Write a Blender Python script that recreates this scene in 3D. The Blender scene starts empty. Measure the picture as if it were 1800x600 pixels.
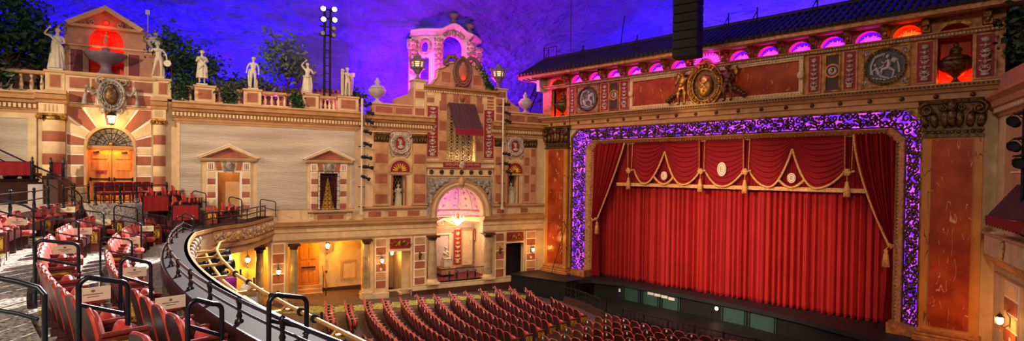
import bpy, math, random
from math import sin, cos, pi, sqrt, radians, atan2, hypot
from mathutils import Matrix, Vector, Euler
from mathutils.geometry import tessellate_polygon
random.seed(7)
SC = bpy.context.scene
COL = SC.collection
I4 = Matrix.Identity(4)
EYE = 6.8

# ------------------------------------------------------------------ materials
def lin(c):
    return tuple((v/255/12.92 if v/255 <= .04045 else ((v/255+.055)/1.055)**2.4) for v in c)+(1,)
def new_mat(name):
    m = bpy.data.materials.new(name); m.use_nodes = True
    n = m.node_tree.nodes; l = m.node_tree.links
    return m, n, l, n['Principled BSDF']
def mat(name, col, rough=.65, metal=0, var=0, vs=3, col2=None, bump=0, bs=40, stretch=None, emit=0, sheen=0, spec=.4, detail=4):
    m, n, l, b = new_mat(name)
    c = lin(col)
    b.inputs['Base Color'].default_value = c
    b.inputs['Roughness'].default_value = rough
    b.inputs['Metallic'].default_value = metal
    b.inputs['Specular IOR Level'].default_value = spec
    if sheen: b.inputs['Sheen Weight'].default_value = sheen
    co = None
    if var or bump:
        tc = n.new('ShaderNodeTexCoord'); mp = n.new('ShaderNodeMapping')
        l.new(tc.outputs['Object'], mp.inputs[0]); co = mp.outputs[0]
        if stretch: mp.inputs['Scale'].default_value = stretch
    if var:
        t = n.new('ShaderNodeTexNoise'); t.inputs['Scale'].default_value = vs; t.inputs['Detail'].default_value = detail
        l.new(co, t.inputs['Vector'])
        r = n.new('ShaderNodeMapRange'); r.inputs['From Min'].default_value = .35; r.inputs['From Max'].default_value = .65
        l.new(t.outputs['Fac'], r.inputs['Value'])
        x = n.new('ShaderNodeMix'); x.data_type = 'RGBA'
        d = lin(col2) if col2 else tuple(v*(1-var) for v in c[:3])+(1,)
        x.inputs['A'].default_value = c; x.inputs['B'].default_value = d
        l.new(r.outputs[0], x.inputs['Factor']); l.new(x.outputs['Result'], b.inputs['Base Color'])
    if bump:
        t = n.new('ShaderNodeTexNoise'); t.inputs['Scale'].default_value = bs; t.inputs['Detail'].default_value = 5
        l.new(co, t.inputs['Vector'])
        k = n.new('ShaderNodeBump'); k.inputs['Strength'].default_value = bump; k.inputs['Distance'].default_value = .05
        l.new(t.outputs['Fac'], k.inputs['Height']); l.new(k.outputs[0], b.inputs['Normal'])
    if emit:
        b.inputs['Emission Color'].default_value = c; b.inputs['Emission Strength'].default_value = emit
    return m
def marble(name, c1, c2, vein, vs=1.2, rough=.25, amount=.008):
    m, n, l, b = new_mat(name)
    tc = n.new('ShaderNodeTexCoord')
    t = n.new('ShaderNodeTexNoise'); t.inputs['Scale'].default_value = vs; t.inputs['Detail'].default_value = 6
    l.new(tc.outputs['Object'], t.inputs['Vector'])
    r = n.new('ShaderNodeValToRGB'); r.color_ramp.elements[0].position = .35; r.color_ramp.elements[1].position = .68
    r.color_ramp.elements[0].color = lin(c1); r.color_ramp.elements[1].color = lin(c2)
    l.new(t.outputs['Fac'], r.inputs[0])
    mp = n.new('ShaderNodeMapping'); mp.inputs['Rotation'].default_value = (.4, .75, .3); mp.inputs['Scale'].default_value = (1.5, .8, .32)
    l.new(tc.outputs['Object'], mp.inputs[0])
    v = n.new('ShaderNodeTexNoise'); v.inputs['Scale'].default_value = vs*1.3; v.inputs['Detail'].default_value = 2.5; l.new(mp.outputs[0], v.inputs['Vector'])
    sb = n.new('ShaderNodeMath'); sb.operation = 'SUBTRACT'; sb.inputs[1].default_value = .5; l.new(v.outputs['Fac'], sb.inputs[0])
    ab = n.new('ShaderNodeMath'); ab.operation = 'ABSOLUTE'; l.new(sb.outputs[0], ab.inputs[0])
    t2 = n.new('ShaderNodeTexNoise'); t2.inputs['Scale'].default_value = vs*1.6; l.new(tc.outputs['Object'], t2.inputs['Vector'])
    a = n.new('ShaderNodeMath'); a.operation = 'LESS_THAN'; a.inputs[1].default_value = amount; l.new(ab.outputs[0], a.inputs[0])
    g = n.new('ShaderNodeMath'); g.operation = 'GREATER_THAN'; g.inputs[1].default_value = .56; l.new(t2.outputs['Fac'], g.inputs[0])
    p = n.new('ShaderNodeMath'); p.operation = 'MULTIPLY'; l.new(a.outputs[0], p.inputs[0]); l.new(g.outputs[0], p.inputs[1])
    x = n.new('ShaderNodeMix'); x.data_type = 'RGBA'; l.new(p.outputs[0], x.inputs['Factor'])
    l.new(r.outputs[0], x.inputs['A']); x.inputs['B'].default_value = lin(vein)
    l.new(x.outputs['Result'], b.inputs['Base Color']); b.inputs['Roughness'].default_value = rough
    return m
def glow(name, col, s):
    m, n, l, b = new_mat(name)
    b.inputs['Base Color'].default_value = lin(col)
    b.inputs['Emission Color'].default_value = lin(col); b.inputs['Emission Strength'].default_value = s
    return m
M = {}
M['cream'] = mat('cream plaster', (218, 186, 142), .7, var=.22, vs=1.6, bump=.15, bs=30)
M['cream2'] = mat('warm cream stone', (224, 194, 150), .7, var=.2, vs=2.5)
M['ochre'] = mat('ochre painted moulding', (188, 136, 86), .55, var=.25, vs=3)
M['tan'] = mat('tan painted moulding', (200, 156, 110), .6, var=.2, vs=2)
M['tanblock'] = mat('tan scagliola block', (200, 150, 104), .65, var=.25, vs=2.5)
M['terra'] = mat('terracotta block', (166, 96, 70), .7, var=.3, vs=2.2, bump=.2, bs=25)
M['terra2'] = mat('dark terracotta block', (150, 90, 68), .7, var=.3, vs=2.5)
M['joint'] = mat('pale joint line', (244, 232, 214), .7)
M['stucco'] = mat('combed stucco', (204, 190, 172), .85, var=.3, vs=.7, col2=(172, 156, 140), bump=1.0, bs=9, stretch=(.35, 1, 3.2), detail=8)
M['white'] = mat('painted white', (225, 218, 205), .6)
M['stone'] = mat('white statue plaster', (208, 196, 170), .6, var=.18, vs=4)
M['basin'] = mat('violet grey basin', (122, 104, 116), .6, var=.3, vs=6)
M['darkorn'] = mat('dark carved ornament', (112, 78, 66), .6, var=.4, vs=6)
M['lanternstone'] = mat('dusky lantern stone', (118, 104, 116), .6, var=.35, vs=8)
M['greystone'] = mat('grey carved stone', (168, 160, 148), .65, var=.4, vs=6, col2=(110, 96, 86))
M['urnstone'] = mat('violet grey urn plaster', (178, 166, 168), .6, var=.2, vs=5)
M['gold'] = mat('old gilding', (188, 138, 62), .38, .75, var=.4, vs=7, col2=(104, 66, 28))
M['darkgold'] = mat('dark bronze gilding', (120, 88, 50), .45, .55, var=.45, vs=8, col2=(58, 38, 24))
M['brightgold'] = mat('bright gold relief', (248, 208, 80), .35, .35, var=.3, vs=12, col2=(200, 150, 40))
M['framegold'] = mat('pale gilt frame', (222, 168, 112), .5, .1, var=.3, vs=9, col2=(176, 118, 70))
M['orangewood'] = mat('gilt wood moulding', (196, 132, 76), .45, .15, var=.35, vs=5, col2=(150, 88, 48))
M['redpanel'] = mat('crimson painted ground', (140, 28, 40), .6)
M['plumpanel'] = mat('plum painted panel', (110, 42, 50), .65)
M['coral'] = mat('coral painted ground', (182, 128, 102), .6, var=.2)
M['paleorn'] = mat('pale relief ornament', (205, 190, 172), .55, var=.3, vs=9, col2=(150, 120, 110))
M['creamorn'] = mat('cream relief ornament', (220, 190, 140), .55, var=.25, vs=9)
M['marble'] = marble('russet marble', (136, 46, 20), (178, 74, 32), (214, 160, 118), 1.3, amount=.007)
M['ochremarble'] = marble('honey marble', (176, 112, 50), (200, 136, 70), (110, 58, 26), 1.0)
M['columnstone'] = marble('grey buff marble', (150, 126, 94), (186, 160, 122), (120, 92, 62), 2.5)
M['velvet'] = mat('red velvet curtain', (172, 34, 32), .7, var=.12, vs=1, spec=.25)
M['velvet2'] = mat('deep red velvet swag', (140, 12, 20), .7, var=.12, vs=1, spec=.25)
M['fringe'] = mat('gold fringe', (236, 184, 108), .6, .1, var=.3, vs=20, col2=(170, 112, 52))
M['seatred'] = mat('red seat velvet', (212, 74, 54), .42, var=.25, vs=6, sheen=.2, col2=(168, 38, 30), spec=.5)
M['seatred2'] = mat('wine red upholstery', (120, 22, 28), .6, var=.25, vs=6)
M['seatwood'] = mat('mahogany seat shell', (84, 42, 40), .32, var=.35, vs=5, spec=.6)
M['armwood'] = mat('red brown arm wood', (116, 40, 32), .35, spec=.6)
M['black'] = mat('black painted steel', (26, 30, 38), .32, .3, spec=.6)
M['matteblack'] = mat('matte black', (14, 14, 16), .8)
M['blackcloth'] = mat('black stage cloth', (11, 11, 13), .9, var=.3, vs=2)
M['stage'] = mat('black stage boards', (34, 32, 34), .55, var=.4, vs=1.5)
M['redcloth'] = mat('red drape cloth', (156, 22, 26), .7, var=.15, vs=2)
M['green'] = mat('dark green panel', (48, 82, 74), .6, var=.2, vs=1)
M['brass'] = mat('aged brass pipe', (206, 158, 84), .45, .3, var=.3, vs=5)
M['whitepipe'] = mat('white painted pipe', (205, 192, 168), .5)
M['wood'] = mat('honey oak door', (226, 150, 66), .45, var=.25, vs=2.5, col2=(200, 116, 42), stretch=(3, 3, .4))
M['brown'] = mat('dark brown base', (74, 42, 32), .6, var=.2)
M['ledge'] = mat('dark plum ledge', (46, 25, 29), .7, var=.35, vs=1.5, col2=(34, 20, 24), spec=.15)
M['fascia'] = mat('dark brown fascia', (58, 30, 28), .5)
M['leaf'] = mat('dark green leaf', (40, 74, 46), .5, var=.6, vs=30)
M['leaf2'] = mat('silvery leaf', (86, 104, 84), .5, var=.5, vs=30)
M['bark'] = mat('bark', (70, 50, 38), .8)
M['tile'] = mat('dark roof tile', (40, 29, 36), .6, var=.4, vs=2)
M['sky'] = mat('rough blue sky plaster', (92, 74, 236), .9, var=.3, vs=.6, bump=1.0, bs=1.6, stretch=(1, 1, 2.2), detail=9)
for _n in M['sky'].node_tree.nodes:
    if _n.type == 'BUMP': _n.inputs['Distance'].default_value = .5
M['bluerec'] = mat('blue painted recess', (46, 40, 150), .7)
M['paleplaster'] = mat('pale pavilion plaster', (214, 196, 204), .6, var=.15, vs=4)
M['awn'] = mat('plum striped awning', (78, 40, 44), .7, var=.3, vs=4)
M['awnred'] = mat('crimson awning fringe', (128, 18, 30), .7)
M['lattice'] = mat('dark iron lattice', (40, 26, 24), .6)
M['dark'] = mat('dark interior', (24, 14, 12), .8)
M['paper'] = mat('cream paper card', (226, 214, 186), .6)
M['ink'] = mat('grey print', (120, 108, 92), .6)
M['signred'] = mat('red sign enamel', (190, 44, 20), .4)
M['whitetag'] = mat('white number tag', (235, 235, 230), .4)
M['glass'] = mat('leaded amber glass', (150, 142, 130), .25, var=.5, vs=9, col2=(84, 82, 84))
M['amberglass'] = mat('amber window glass', (196, 140, 40), .3, var=.4, vs=6, emit=.22)  # light from behind the window is put into the glass as emission
M['curtaindark'] = mat('burgundy window drape', (92, 12, 26), .7, var=.3, vs=5)
M['lamp'] = glow('warm lamp glass', (255, 214, 140), 9)
M['lamphot'] = glow('white hot lamp lens', (255, 250, 240), 40)
M['lampcryst'] = glow('crystal lamp glow', (255, 226, 170), 7)
M['pinklens'] = glow('pink flood lens', (255, 120, 220), 12)
M['winlit'] = glow('lit lantern pane', (255, 222, 140), .9)
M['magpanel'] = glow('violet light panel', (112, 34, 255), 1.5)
M['redglow'] = mat('red-lit niche plaster', (214, 80, 52), .7)  # red of the niche floodlights is put into the base colour
M['magenta'] = mat('painted magenta mesh', (190, 60, 190), .7)
M['silver'] = mat('silver scroll ornament', (168, 158, 156), .45, .3)
M['purpleorn'] = mat('lilac fresco', (168, 120, 190), .6, var=.9, vs=9, col2=(220, 170, 130))
M['fresco'] = mat('pale fresco', (226, 190, 140), .65, var=.6, vs=2.5, col2=(196, 150, 160))
M['pinkmarble'] = marble('pale lilac marble', (196, 170, 166), (214, 190, 182), (170, 140, 140), 1.5)
M['damask'] = mat('red damask', (168, 50, 40), .6)
M['roundel'] = mat('blue grey relief ground', (84, 84, 98), .6, var=.3, vs=6)
M['skirt'] = mat('dark metal foil', (22, 22, 28), .5)

def _vary(m, c2, sc):
    n = m.node_tree.nodes; l = m.node_tree.links; b = n['Principled BSDF']
    tc = n.new('ShaderNodeTexCoord'); t = n.new('ShaderNodeTexNoise'); t.inputs['Scale'].default_value = sc; l.new(tc.outputs['Object'], t.inputs['Vector'])
    r = n.new('ShaderNodeMapRange'); r.inputs['From Min'].default_value = .42; r.inputs['From Max'].default_value = .6; l.new(t.outputs['Fac'], r.inputs['Value'])
    x = n.new('ShaderNodeMix'); x.data_type = 'RGBA'; x.inputs['A'].default_value = b.inputs['Emission Color'].default_value[:]; x.inputs['B'].default_value = lin(c2)
    l.new(r.outputs[0], x.inputs['Factor']); l.new(x.outputs['Result'], b.inputs['Emission Color'])
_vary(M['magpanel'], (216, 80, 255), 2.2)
def carpet(name, a, b_, c_, sc=14):
    m, n, l, b = new_mat(name)
    tc = n.new('ShaderNodeTexCoord')
    v = n.new('ShaderNodeTexVoronoi'); v.inputs['Scale'].default_value = sc; l.new(tc.outputs['Object'], v.inputs['Vector'])
    t = n.new('ShaderNodeTexNoise'); t.inputs['Scale'].default_value = sc*.9; t.inputs['Detail'].default_value = 5; l.new(tc.outputs['Object'], t.inputs['Vector'])
    r = n.new('ShaderNodeValToRGB'); e = r.color_ramp.elements
    e[0].position = .36; e[0].color = lin(a); e[1].position = .6; e[1].color = lin(c_)
    k = e.new(.48); k.color = lin(b_)
    l.new(t.outputs['Fac'], r.inputs[0])
    x = n.new('ShaderNodeMix'); x.data_type = 'RGBA'; x.blend_type = 'MULTIPLY'; x.inputs['Factor'].default_value = .5
    bw = n.new('ShaderNodeRGBToBW'); l.new(v.outputs['Color'], bw.inputs[0])
    l.new(r.outputs[0], x.inputs['A']); l.new(bw.outputs[0], x.inputs['B'])
    l.new(x.outputs['Result'], b.inputs['Base Color']); b.inputs['Roughness'].default_value = .95
    b.inputs['Specular IOR Level'].default_value = .1
    return m
M['carpet'] = carpet('speckled grey carpet', (118, 106, 98), (206, 196, 182), (234, 226, 210), 17)
M['carpetgreen'] = carpet('moss green carpet', (110, 108, 40), (176, 170, 84), (206, 198, 130), 12)
M['orchfloor'] = mat('dark plum floor', (92, 66, 62), .75, var=.3, vs=1.2)
M['stonewall'] = carpet('speckled parapet carpet', (104, 90, 78), (176, 160, 140), (206, 190, 170), 11)
M['orchaisle'] = carpet('mottled rose carpet', (160, 134, 122), (206, 182, 168), (222, 200, 176), 12)

# ------------------------------------------------------------------ mesh builder
class MB:
    def __init__(s):
        s.v = []; s.f = []; s.mi = []; s.sm = []; s.mats = []; s.cur = 0
    def use(s, m):
        m = M[m] if isinstance(m, str) else m
        if m not in s.mats: s.mats.append(m)
        s.cur = s.mats.index(m); return s
    def add(s, vs, fs, smooth=False, T=None):
        b = len(s.v)
        s.v += [tuple(T @ Vector(v)) for v in vs] if T is not None else [tuple(v) for v in vs]
        for f in fs:
            s.f.append([b+i for i in f]); s.mi.append(s.cur); s.sm.append(smooth)
        return s
    def box(s, x0, x1, y0, y1, z0, z1, T=None):
        vs = [(x, y, z) for z in (z0, z1) for y in (y0, y1) for x in (x0, x1)]
        return s.add(vs, [(0, 2, 3, 1), (4, 5, 7, 6), (0, 1, 5, 4), (2, 6, 7, 3), (0, 4, 6, 2), (1, 3, 7, 5)], T=T)
    def bbox(s, x0, x1, y0, y1, z0, z1, b=.01, T=None):
        # bevelled box
        vs = []; 
        for (X, sx) in ((x0, 1), (x1, -1)):
            for (Y, sy) in ((y0, 1), (y1, -1)):
                for (Z, sz) in ((z0, 1), (z1, -1)):
                    vs += [(X, Y+sy*b, Z+sz*b), (X+sx*b, Y, Z+sz*b), (X+sx*b, Y+sy*b, Z)]
        k = lambda i, j, q, a: ((i*2+j)*2+q)*3+a
        fs = []
        for i in (0, 1):
            fs.append([k(i, 0, 0, 0), k(i, 1, 0, 0), k(i, 1, 1, 0), k(i, 0, 1, 0)])
            fs.append([k(0, i, 0, 1), k(1, i, 0, 1), k(1, i, 1, 1), k(0, i, 1, 1)])
            fs.append([k(0, 0, i, 2), k(1, 0, i, 2), k(1, 1, i, 2), k(0, 1, i, 2)])
            for j in (0, 1):
                fs.append([k(i, j, 0, 0), k(i, j, 1, 0), k(i, j, 1, 1), k(i, j, 0, 1)])
                fs.append([k(i, 0, j, 0), k(i, 1, j, 0), k(i, 1, j, 2), k(i, 0, j, 2)])
                fs.append([k(0, i, j, 1), k(1, i, j, 1), k(1, i, j, 2), k(0, i, j, 2)])
                for q in (0, 1): fs.append([k(i, j, q, 0), k(i, j, q, 1), k(i, j, q, 2)])
        return s.add(vs, fs, T=T)
    def rings(s, rings, cap=True, closed=False, smooth=True):
        n = len(rings[0]); vs = [p for r in rings for p in r]; fs = []
        m = len(rings)
        for i in range(m if closed else m-1):
            a = i*n; b = ((i+1) % m)*n
            for j in range(n):
                k = (j+1) % n; fs.append((a+j, a+k, b+k, b+j))
        s.add(vs, fs, smooth)
        if cap and not closed:
            s.add(rings[0], [tuple(range(n))[::-1]]); s.add(rings[-1], [tuple(range(n))])
        return s
    def tube(s, pts, r, n=8, closed=False, cap=True, flat=1):
        pts = [Vector(p) for p in pts]; m = len(pts); R = []
        rs = r if isinstance(r, (list, tuple)) else [r]*m
        up = Vector((0, 0, 1)); prev = None
        for i, p in enumerate(pts):
            if closed: d = pts[(i+1) % m]-pts[i-1]
            else: d = pts[min(i+1, m-1)]-pts[max(i-1, 0)]
            if d.length < 1e-9: d = Vector((0, 0, 1))
            d.normalize()
            if prev is None:
                a = up if abs(d.z) < .9 else Vector((1, 0, 0))
                u = d.cross(a).normalized()
            else:
                u = prev-d*prev.dot(d)
                u = u.normalized() if u.length > 1e-6 else d.orthogonal().normalized()
            prev = u; w = d.cross(u)
            R.append([tuple(p+(u*cos(2*pi*j/n)+w*flat*sin(2*pi*j/n))*rs[i]) for j in range(n)])
        return s.rings(R, cap, closed)
    def cyl(s, p0, p1, r0, r1=None, n=12):
        return s.tube([p0, p1], [r0, r0 if r1 is None else r1], n)
    def lathe(s, prof, c=(0, 0, 0), n=16, sx=1, sy=1, a0=0, a1=2*pi, flute=0, nf=8, smooth=True):
        full = abs(a1-a0-2*pi) < 1e-6; k = n if full else n+1; R = []
        for r, z in prof:
            R.append([(c[0]+sx*r*(1+flute*cos(nf*(a0+(a1-a0)*j/n)))*cos(a0+(a1-a0)*j/n), c[1]+sy*r*(1+flute*cos(nf*(a0+(a1-a0)*j/n)))*sin(a0+(a1-a0)*j/n), c[2]+z) for j in range(k)])
        vs = [p for r in R for p in r]; fs = []
        for i in range(len(R)-1):
            for j in range(n):
                q = (j+1) % k if full else j+1
                fs.append((i*k+j, i*k+q, (i+1)*k+q, (i+1)*k+j))
        s.add(vs, fs, smooth)
        if full:
            for i in (0, len(R)-1):
                if prof[i][0] > 1e-4: s.add(R[i], [tuple(range(k))])
        return s
    def ball(s, c, r, n=8, m=None, T=None):
        r = r if isinstance(r, (tuple, list)) else (r, r, r); m = m or max(4, n//2+1)
        vs = [(c[0], c[1], c[2]-r[2])]; fs = []
        for i in range(1, m):
            t = -pi/2+pi*i/m
            vs += [(c[0]+r[0]*cos(t)*cos(2*pi*j/n), c[1]+r[1]*cos(t)*sin(2*pi*j/n), c[2]+r[2]*sin(t)) for j in range(n)]
        vs.append((c[0], c[1], c[2]+r[2])); top = len(vs)-1
        for j in range(n):
            k = (j+1) % n
            fs.append((0, 1+k, 1+j)); fs.append((top, 1+(m-2)*n+j, 1+(m-2)*n+k))
            for i in range(m-2): fs.append((1+i*n+j, 1+i*n+k, 1+(i+1)*n+k, 1+(i+1)*n+j))
        return s.add(vs, fs, True, T)
    def plate(s, outer, y0, y1, holes=(), ax='y'):
        # polygon in (x,z) extruded y0->y1 (ax y) or in (x,y) extruded in z (ax z)
        loops = [list(outer)]+[list(h) for h in holes]
        P = (lambda a, b, d: (a, d, b)) if ax == 'y' else (lambda a, b, d: (a, b, d)) if ax == 'z' else (lambda a, b, d: (d, a, b))
        tri = tessellate_polygon([[Vector((a, b, 0)) for a, b in L] for L in loops])
        flat = [p for L in loops for p in L]
        s.add([P(a, b, y0) for a, b in flat], [tuple(t) for t in tri])
        s.add([P(a, b, y1) for a, b in flat], [tuple(t)[::-1] for t in tri])
        for L in loops:
            n = len(L)
            s.add([P(a, b, y0) for a, b in L]+[P(a, b, y1) for a, b in L], [(i, (i+1) % n, n+(i+1) % n, n+i) for i in range(n)])
        return s
    def grid(s, fn, nu, nv, smooth=True, closeu=False):
        vs = [fn(i/nu, j/nv) for i in range(nu+(0 if closeu else 1)) for j in range(nv+1)]; w = nv+1; k = nu if closeu else nu+1
        fs = [(i*w+j, ((i+1) % k)*w+j, ((i+1) % k)*w+j+1, i*w+j+1) for i in range(nu) for j in range(nv)]
        return s.add(vs, fs, smooth)
    def bar(s, x0, x1, prof):
        # moulding profile [(y,z)...] extruded along x
        n = len(prof); vs = [(x0, y, z) for y, z in prof]+[(x1, y, z) for y, z in prof]
        fs = [(i, (i+1) % n, n+(i+1) % n, n+i) for i in range(n)]
        tri = tessellate_polygon([[Vector((y, z, 0)) for y, z in prof]])
        fs += [tuple(t) for t in tri]+[tuple(n+i for i in t) for t in tri]
        return s.add(vs, fs)
    def sweep(s, prof, path, closed=False, smooth=False):
        # prof [(d,z)] d = outward (left normal) offset; path [(x,y,z)]
        m = len(path); R = []
        for i, p in enumerate(path):
            a = Vector(path[i-1] if (i or closed) else path[i])[:2]; b = Vector(path[(i+1) % m] if (i < m-1 or closed) else path[i])[:2]
            d = Vector((b[0]-a[0], b[1]-a[1])); d.normalize(); nrm = Vector((-d.y, d.x))
            R.append([(p[0]+nrm.x*q, p[1]+nrm.y*q, p[2]+z) for q, z in prof])
        return s.rings(R, not closed, closed, smooth)
    def build(s, name, parent=None, T=None, **tags):
        me = bpy.data.meshes.new(name); me.from_pydata(s.v, [], s.f); me.update()
        for m in s.mats: me.materials.append(m)
        me.polygons.foreach_set('material_index', s.mi)
        me.polygons.foreach_set('use_smooth', s.sm)
        import bmesh as _b
        bm = _b.new(); bm.from_mesh(me); _b.ops.recalc_face_normals(bm, faces=bm.faces); bm.to_mesh(me); bm.free()
        return link(name, me, parent, T, **tags)
def link(name, data, parent=None, T=None, **tags):
    o = bpy.data.objects.new(name, data); COL.objects.link(o)
    if parent is not None: o.parent = parent
    o.matrix_local = T if T is not None else I4
    for k, v in tags.items(): o[k] = v
    return o
def T_(x=0, y=0, z=0, rz=0, s=1):
    return Matrix.Translation((x, y, z)) @ Matrix.Rotation(rz, 4, 'Z') @ (Matrix.Scale(s, 4) if s != 1 else I4)
def thing(name, label, cat, T=I4, group=None):
    o = bpy.data.objects.new(name, None); COL.objects.link(o); o.matrix_local = T; o.empty_display_size = .2
    o['label'] = label; o['category'] = cat
    if group: o['group'] = group
    return o
def tagd(label, cat, group=None):
    d = dict(label=label, category=cat)
    if group: d['group'] = group
    return d
KIDS = {}
def kids(o): return [c for c in o.children]
def copy_tree(o, parent=None, T=None, label=None, group=None):
    c = o.copy(); COL.objects.link(c)
    if parent is not None: c.parent = parent
    if T is not None: c.matrix_local = T
    if label: c['label'] = label
    if group: c['group'] = group
    for k in list(o.children): copy_tree(k, c)
    return c
TR = [0]
def trim(mb, T=I4, name=None):
    TR[0] += 1
    return mb.build(name or 'trim_%d' % TR[0], None, T, kind='structure')
def circ(cx, cz, r, n=24, a0=0, a1=2*pi, rz=None):
    rz = r if rz is None else rz
    full = abs(a1-a0-2*pi) < 1e-6
    return [(cx+r*cos(a0+(a1-a0)*i/n), cz+rz*sin(a0+(a1-a0)*i/n)) for i in range(n if full else n+1)]
def rect(x0, x1, z0, z1): return [(x0, z0), (x1, z0), (x1, z1), (x0, z1)]
def archp(x0, x1, z0, zs, rise=None, n=18):
    r = (x1-x0)/2; rise = r if rise is None else rise
    return [(x0, z0), (x1, z0)]+[((x0+x1)/2+r*cos(pi*i/n), zs+rise*sin(pi*i/n)) for i in range(n+1)]
def ordn(i):
    w = 'first second third fourth fifth sixth seventh eighth ninth tenth eleventh twelfth thirteenth fourteenth fifteenth sixteenth seventeenth eighteenth nineteenth twentieth'.split()
    return w[i] if i < len(w) else 'twenty-'+w[i-20]

# ------------------------------------------------------------------ frames
AL = radians(16)
CLX, CLY = -24.97, 28.0
ML = Matrix(((sin(AL), -cos(AL), 0, CLX), (cos(AL), sin(AL), 0, CLY), (0, 0, 1, 0), (0, 0, 0, 1)))   # wall: x toward stage, y into wall
MP = Matrix.Translation((0, 28.0, 0))
CRX = -1.6
MR = Matrix(((sin(AL), cos(AL), 0, CRX), (-cos(AL), sin(AL), 0, 28.0), (0, 0, 1, 0), (0, 0, 0, 1)))   # right wall: x away from stage, y into wall

# ------------------------------------------------------------------ shared ornament
def spiral(mb, c, r, turns=1.25, a0=0, d=1, th=.02, y=0, n=14, sy=1):
    pts = [(c[0]+r*(1-.8*i/n)*cos(a0+d*2*pi*turns*i/n), y, c[1]+sy*r*(1-.8*i/n)*sin(a0+d*2*pi*turns*i/n)) for i in range(n+1)]
    mb.tube(pts, [th*(1-.4*i/n) for i in range(n+1)], 4)
def leafb(mb, x, z, a, L, w, y, th=.03):
    T = Matrix.Translation((x, y, z)) @ Matrix.Rotation(-a, 4, 'Y')
    mb.ball((L/2, 0, 0), (L/2, th, w/2), 6, 4, T)
def candelabra(mb, w, h, y=-.03, seed=0, cx=0, z0=0):
    # upright ornament: vases, leaves and scrolls on a centre line
    rn = random.Random(seed); z = z0+.04*h; k = 0
    mb.ball((cx, y, z0+.05*h), (w*.3, .03, h*.04), 8)
    steps = 7
    for i in range(steps):
        zz = z0+h*(.1+.8*i/(steps-1)); t = i % 3
        ww = w*(.42-.16*i/steps)
        mb.ball((cx, y, zz), (w*.12, .045, h*.055), 8)
        if t == 0:
            mb.ball((cx, y, zz), (w*.26, .05, h*.035), 8)
        for sx in (-1, 1):
            if t == 1:
                spiral(mb, (cx+sx*ww*.6, zz), ww*.42, 1.1, pi/2, sx, w*.055, y, 9)
            else:
                leafb(mb, cx+sx*w*.05, zz, (pi/2-sx*.9) if t == 0 else (pi/2-sx*1.3), ww*1.05, h*.04, y)
    for a in (-.7, -.35, 0, .35, .7): leafb(mb, cx, z0+h*.9, pi/2+a, h*.1, w*.12, y)
def shieldorn(mb, w, h, y=-.04):
    # cartouche: oval rim, shield belly and scrolls
    pts = [(w*.5*cos(t), y, h*.5*sin(t)) for t in [2*pi*i/28 for i in range(28)]]
    mb.tube(pts, w*.07, 6, True)
    mb.tube([(p[0]*.78, p[1]-.02, p[2]*.78) for p in pts], w*.03, 5, True)
    for i in range(20):
        t = 2*pi*i/20; mb.ball((w*.42*cos(t), y-.04, h*.42*sin(t)), (w*.05, .03, w*.05), 6)
    for sx in (-1, 1):
        spiral(mb, (sx*w*.42, h*.45), w*.2, 1.2, pi/2, -sx, w*.05, y)
        spiral(mb, (sx*w*.3, -h*.5), w*.16, 1.2, -pi/2, sx, w*.05, y)
    mb.ball((0, y, h*.5), (w*.16, .06, h*.09), 8); mb.ball((0, y, -h*.52), (w*.1, .05, h*.07), 8)
def dentils(mb, x0, x1, y0, y1, z0, z1, pitch=.17, fill=.55):
    n = int((x1-x0)/pitch); p = (x1-x0)/n
    for i in range(n): mb.box(x0+p*i, x0+p*(i+fill), y0, y1, z0, z1)
def block(mb, x0, x1, z0, z1, m, y=0, j=.035, d=.03, joint='joint'):
    mb.use(joint).box(x0, x1, y-d*.4, y+.02, z0, z1)
    mb.use(m).box(x0+j, x1-j, y-d, y, z0+j, z1-j)
def stack(mb, x0, x1, z0, z1, n, y=0, ms=('cream2', 'terra'), d=.03):
    h = (z1-z0)/n
    for i in range(n): block(mb, x0, x1, z0+h*i, z0+h*(i+1), ms[i % len(ms)], y, d=d)
def lamp_pt(name, loc, col, w, r=.1, T=I4):
    d = bpy.data.lights.new(name, 'POINT'); d.color = lin(col)[:3]; d.energy = w; d.shadow_soft_size = r
    o = bpy.data.objects.new(name, d); COL.objects.link(o); o.location = T @ Vector(loc); return o
def lamp_area(name, loc, tgt, col, w, sx, sy, T=I4, spread=pi):
    d = bpy.data.lights.new(name, 'AREA'); d.shape = 'RECTANGLE'; d.color = lin(col)[:3]; d.energy = w; d.size = sx; d.size_y = sy; d.spread = spread
    o = bpy.data.objects.new(name, d); COL.objects.link(o)
    a = T @ Vector(loc); b = T @ Vector(tgt); o.location = a
    o.rotation_euler = (b-a).to_track_quat('-Z', 'Y').to_euler(); return o
def lamp_spot(name, loc, tgt, col, w, ang, blend=.3, r=.15, T=I4):
    d = bpy.data.lights.new(name, 'SPOT'); d.color = lin(col)[:3]; d.energy = w; d.spot_size = radians(ang); d.spot_blend = blend; d.shadow_soft_size = r
    o = bpy.data.objects.new(name, d); COL.objects.link(o)
    a = T @ Vector(loc); b = T @ Vector(tgt); o.location = a
    o.rotation_euler = (b-a).to_track_quat('-Z', 'Y').to_euler(); return o

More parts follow.
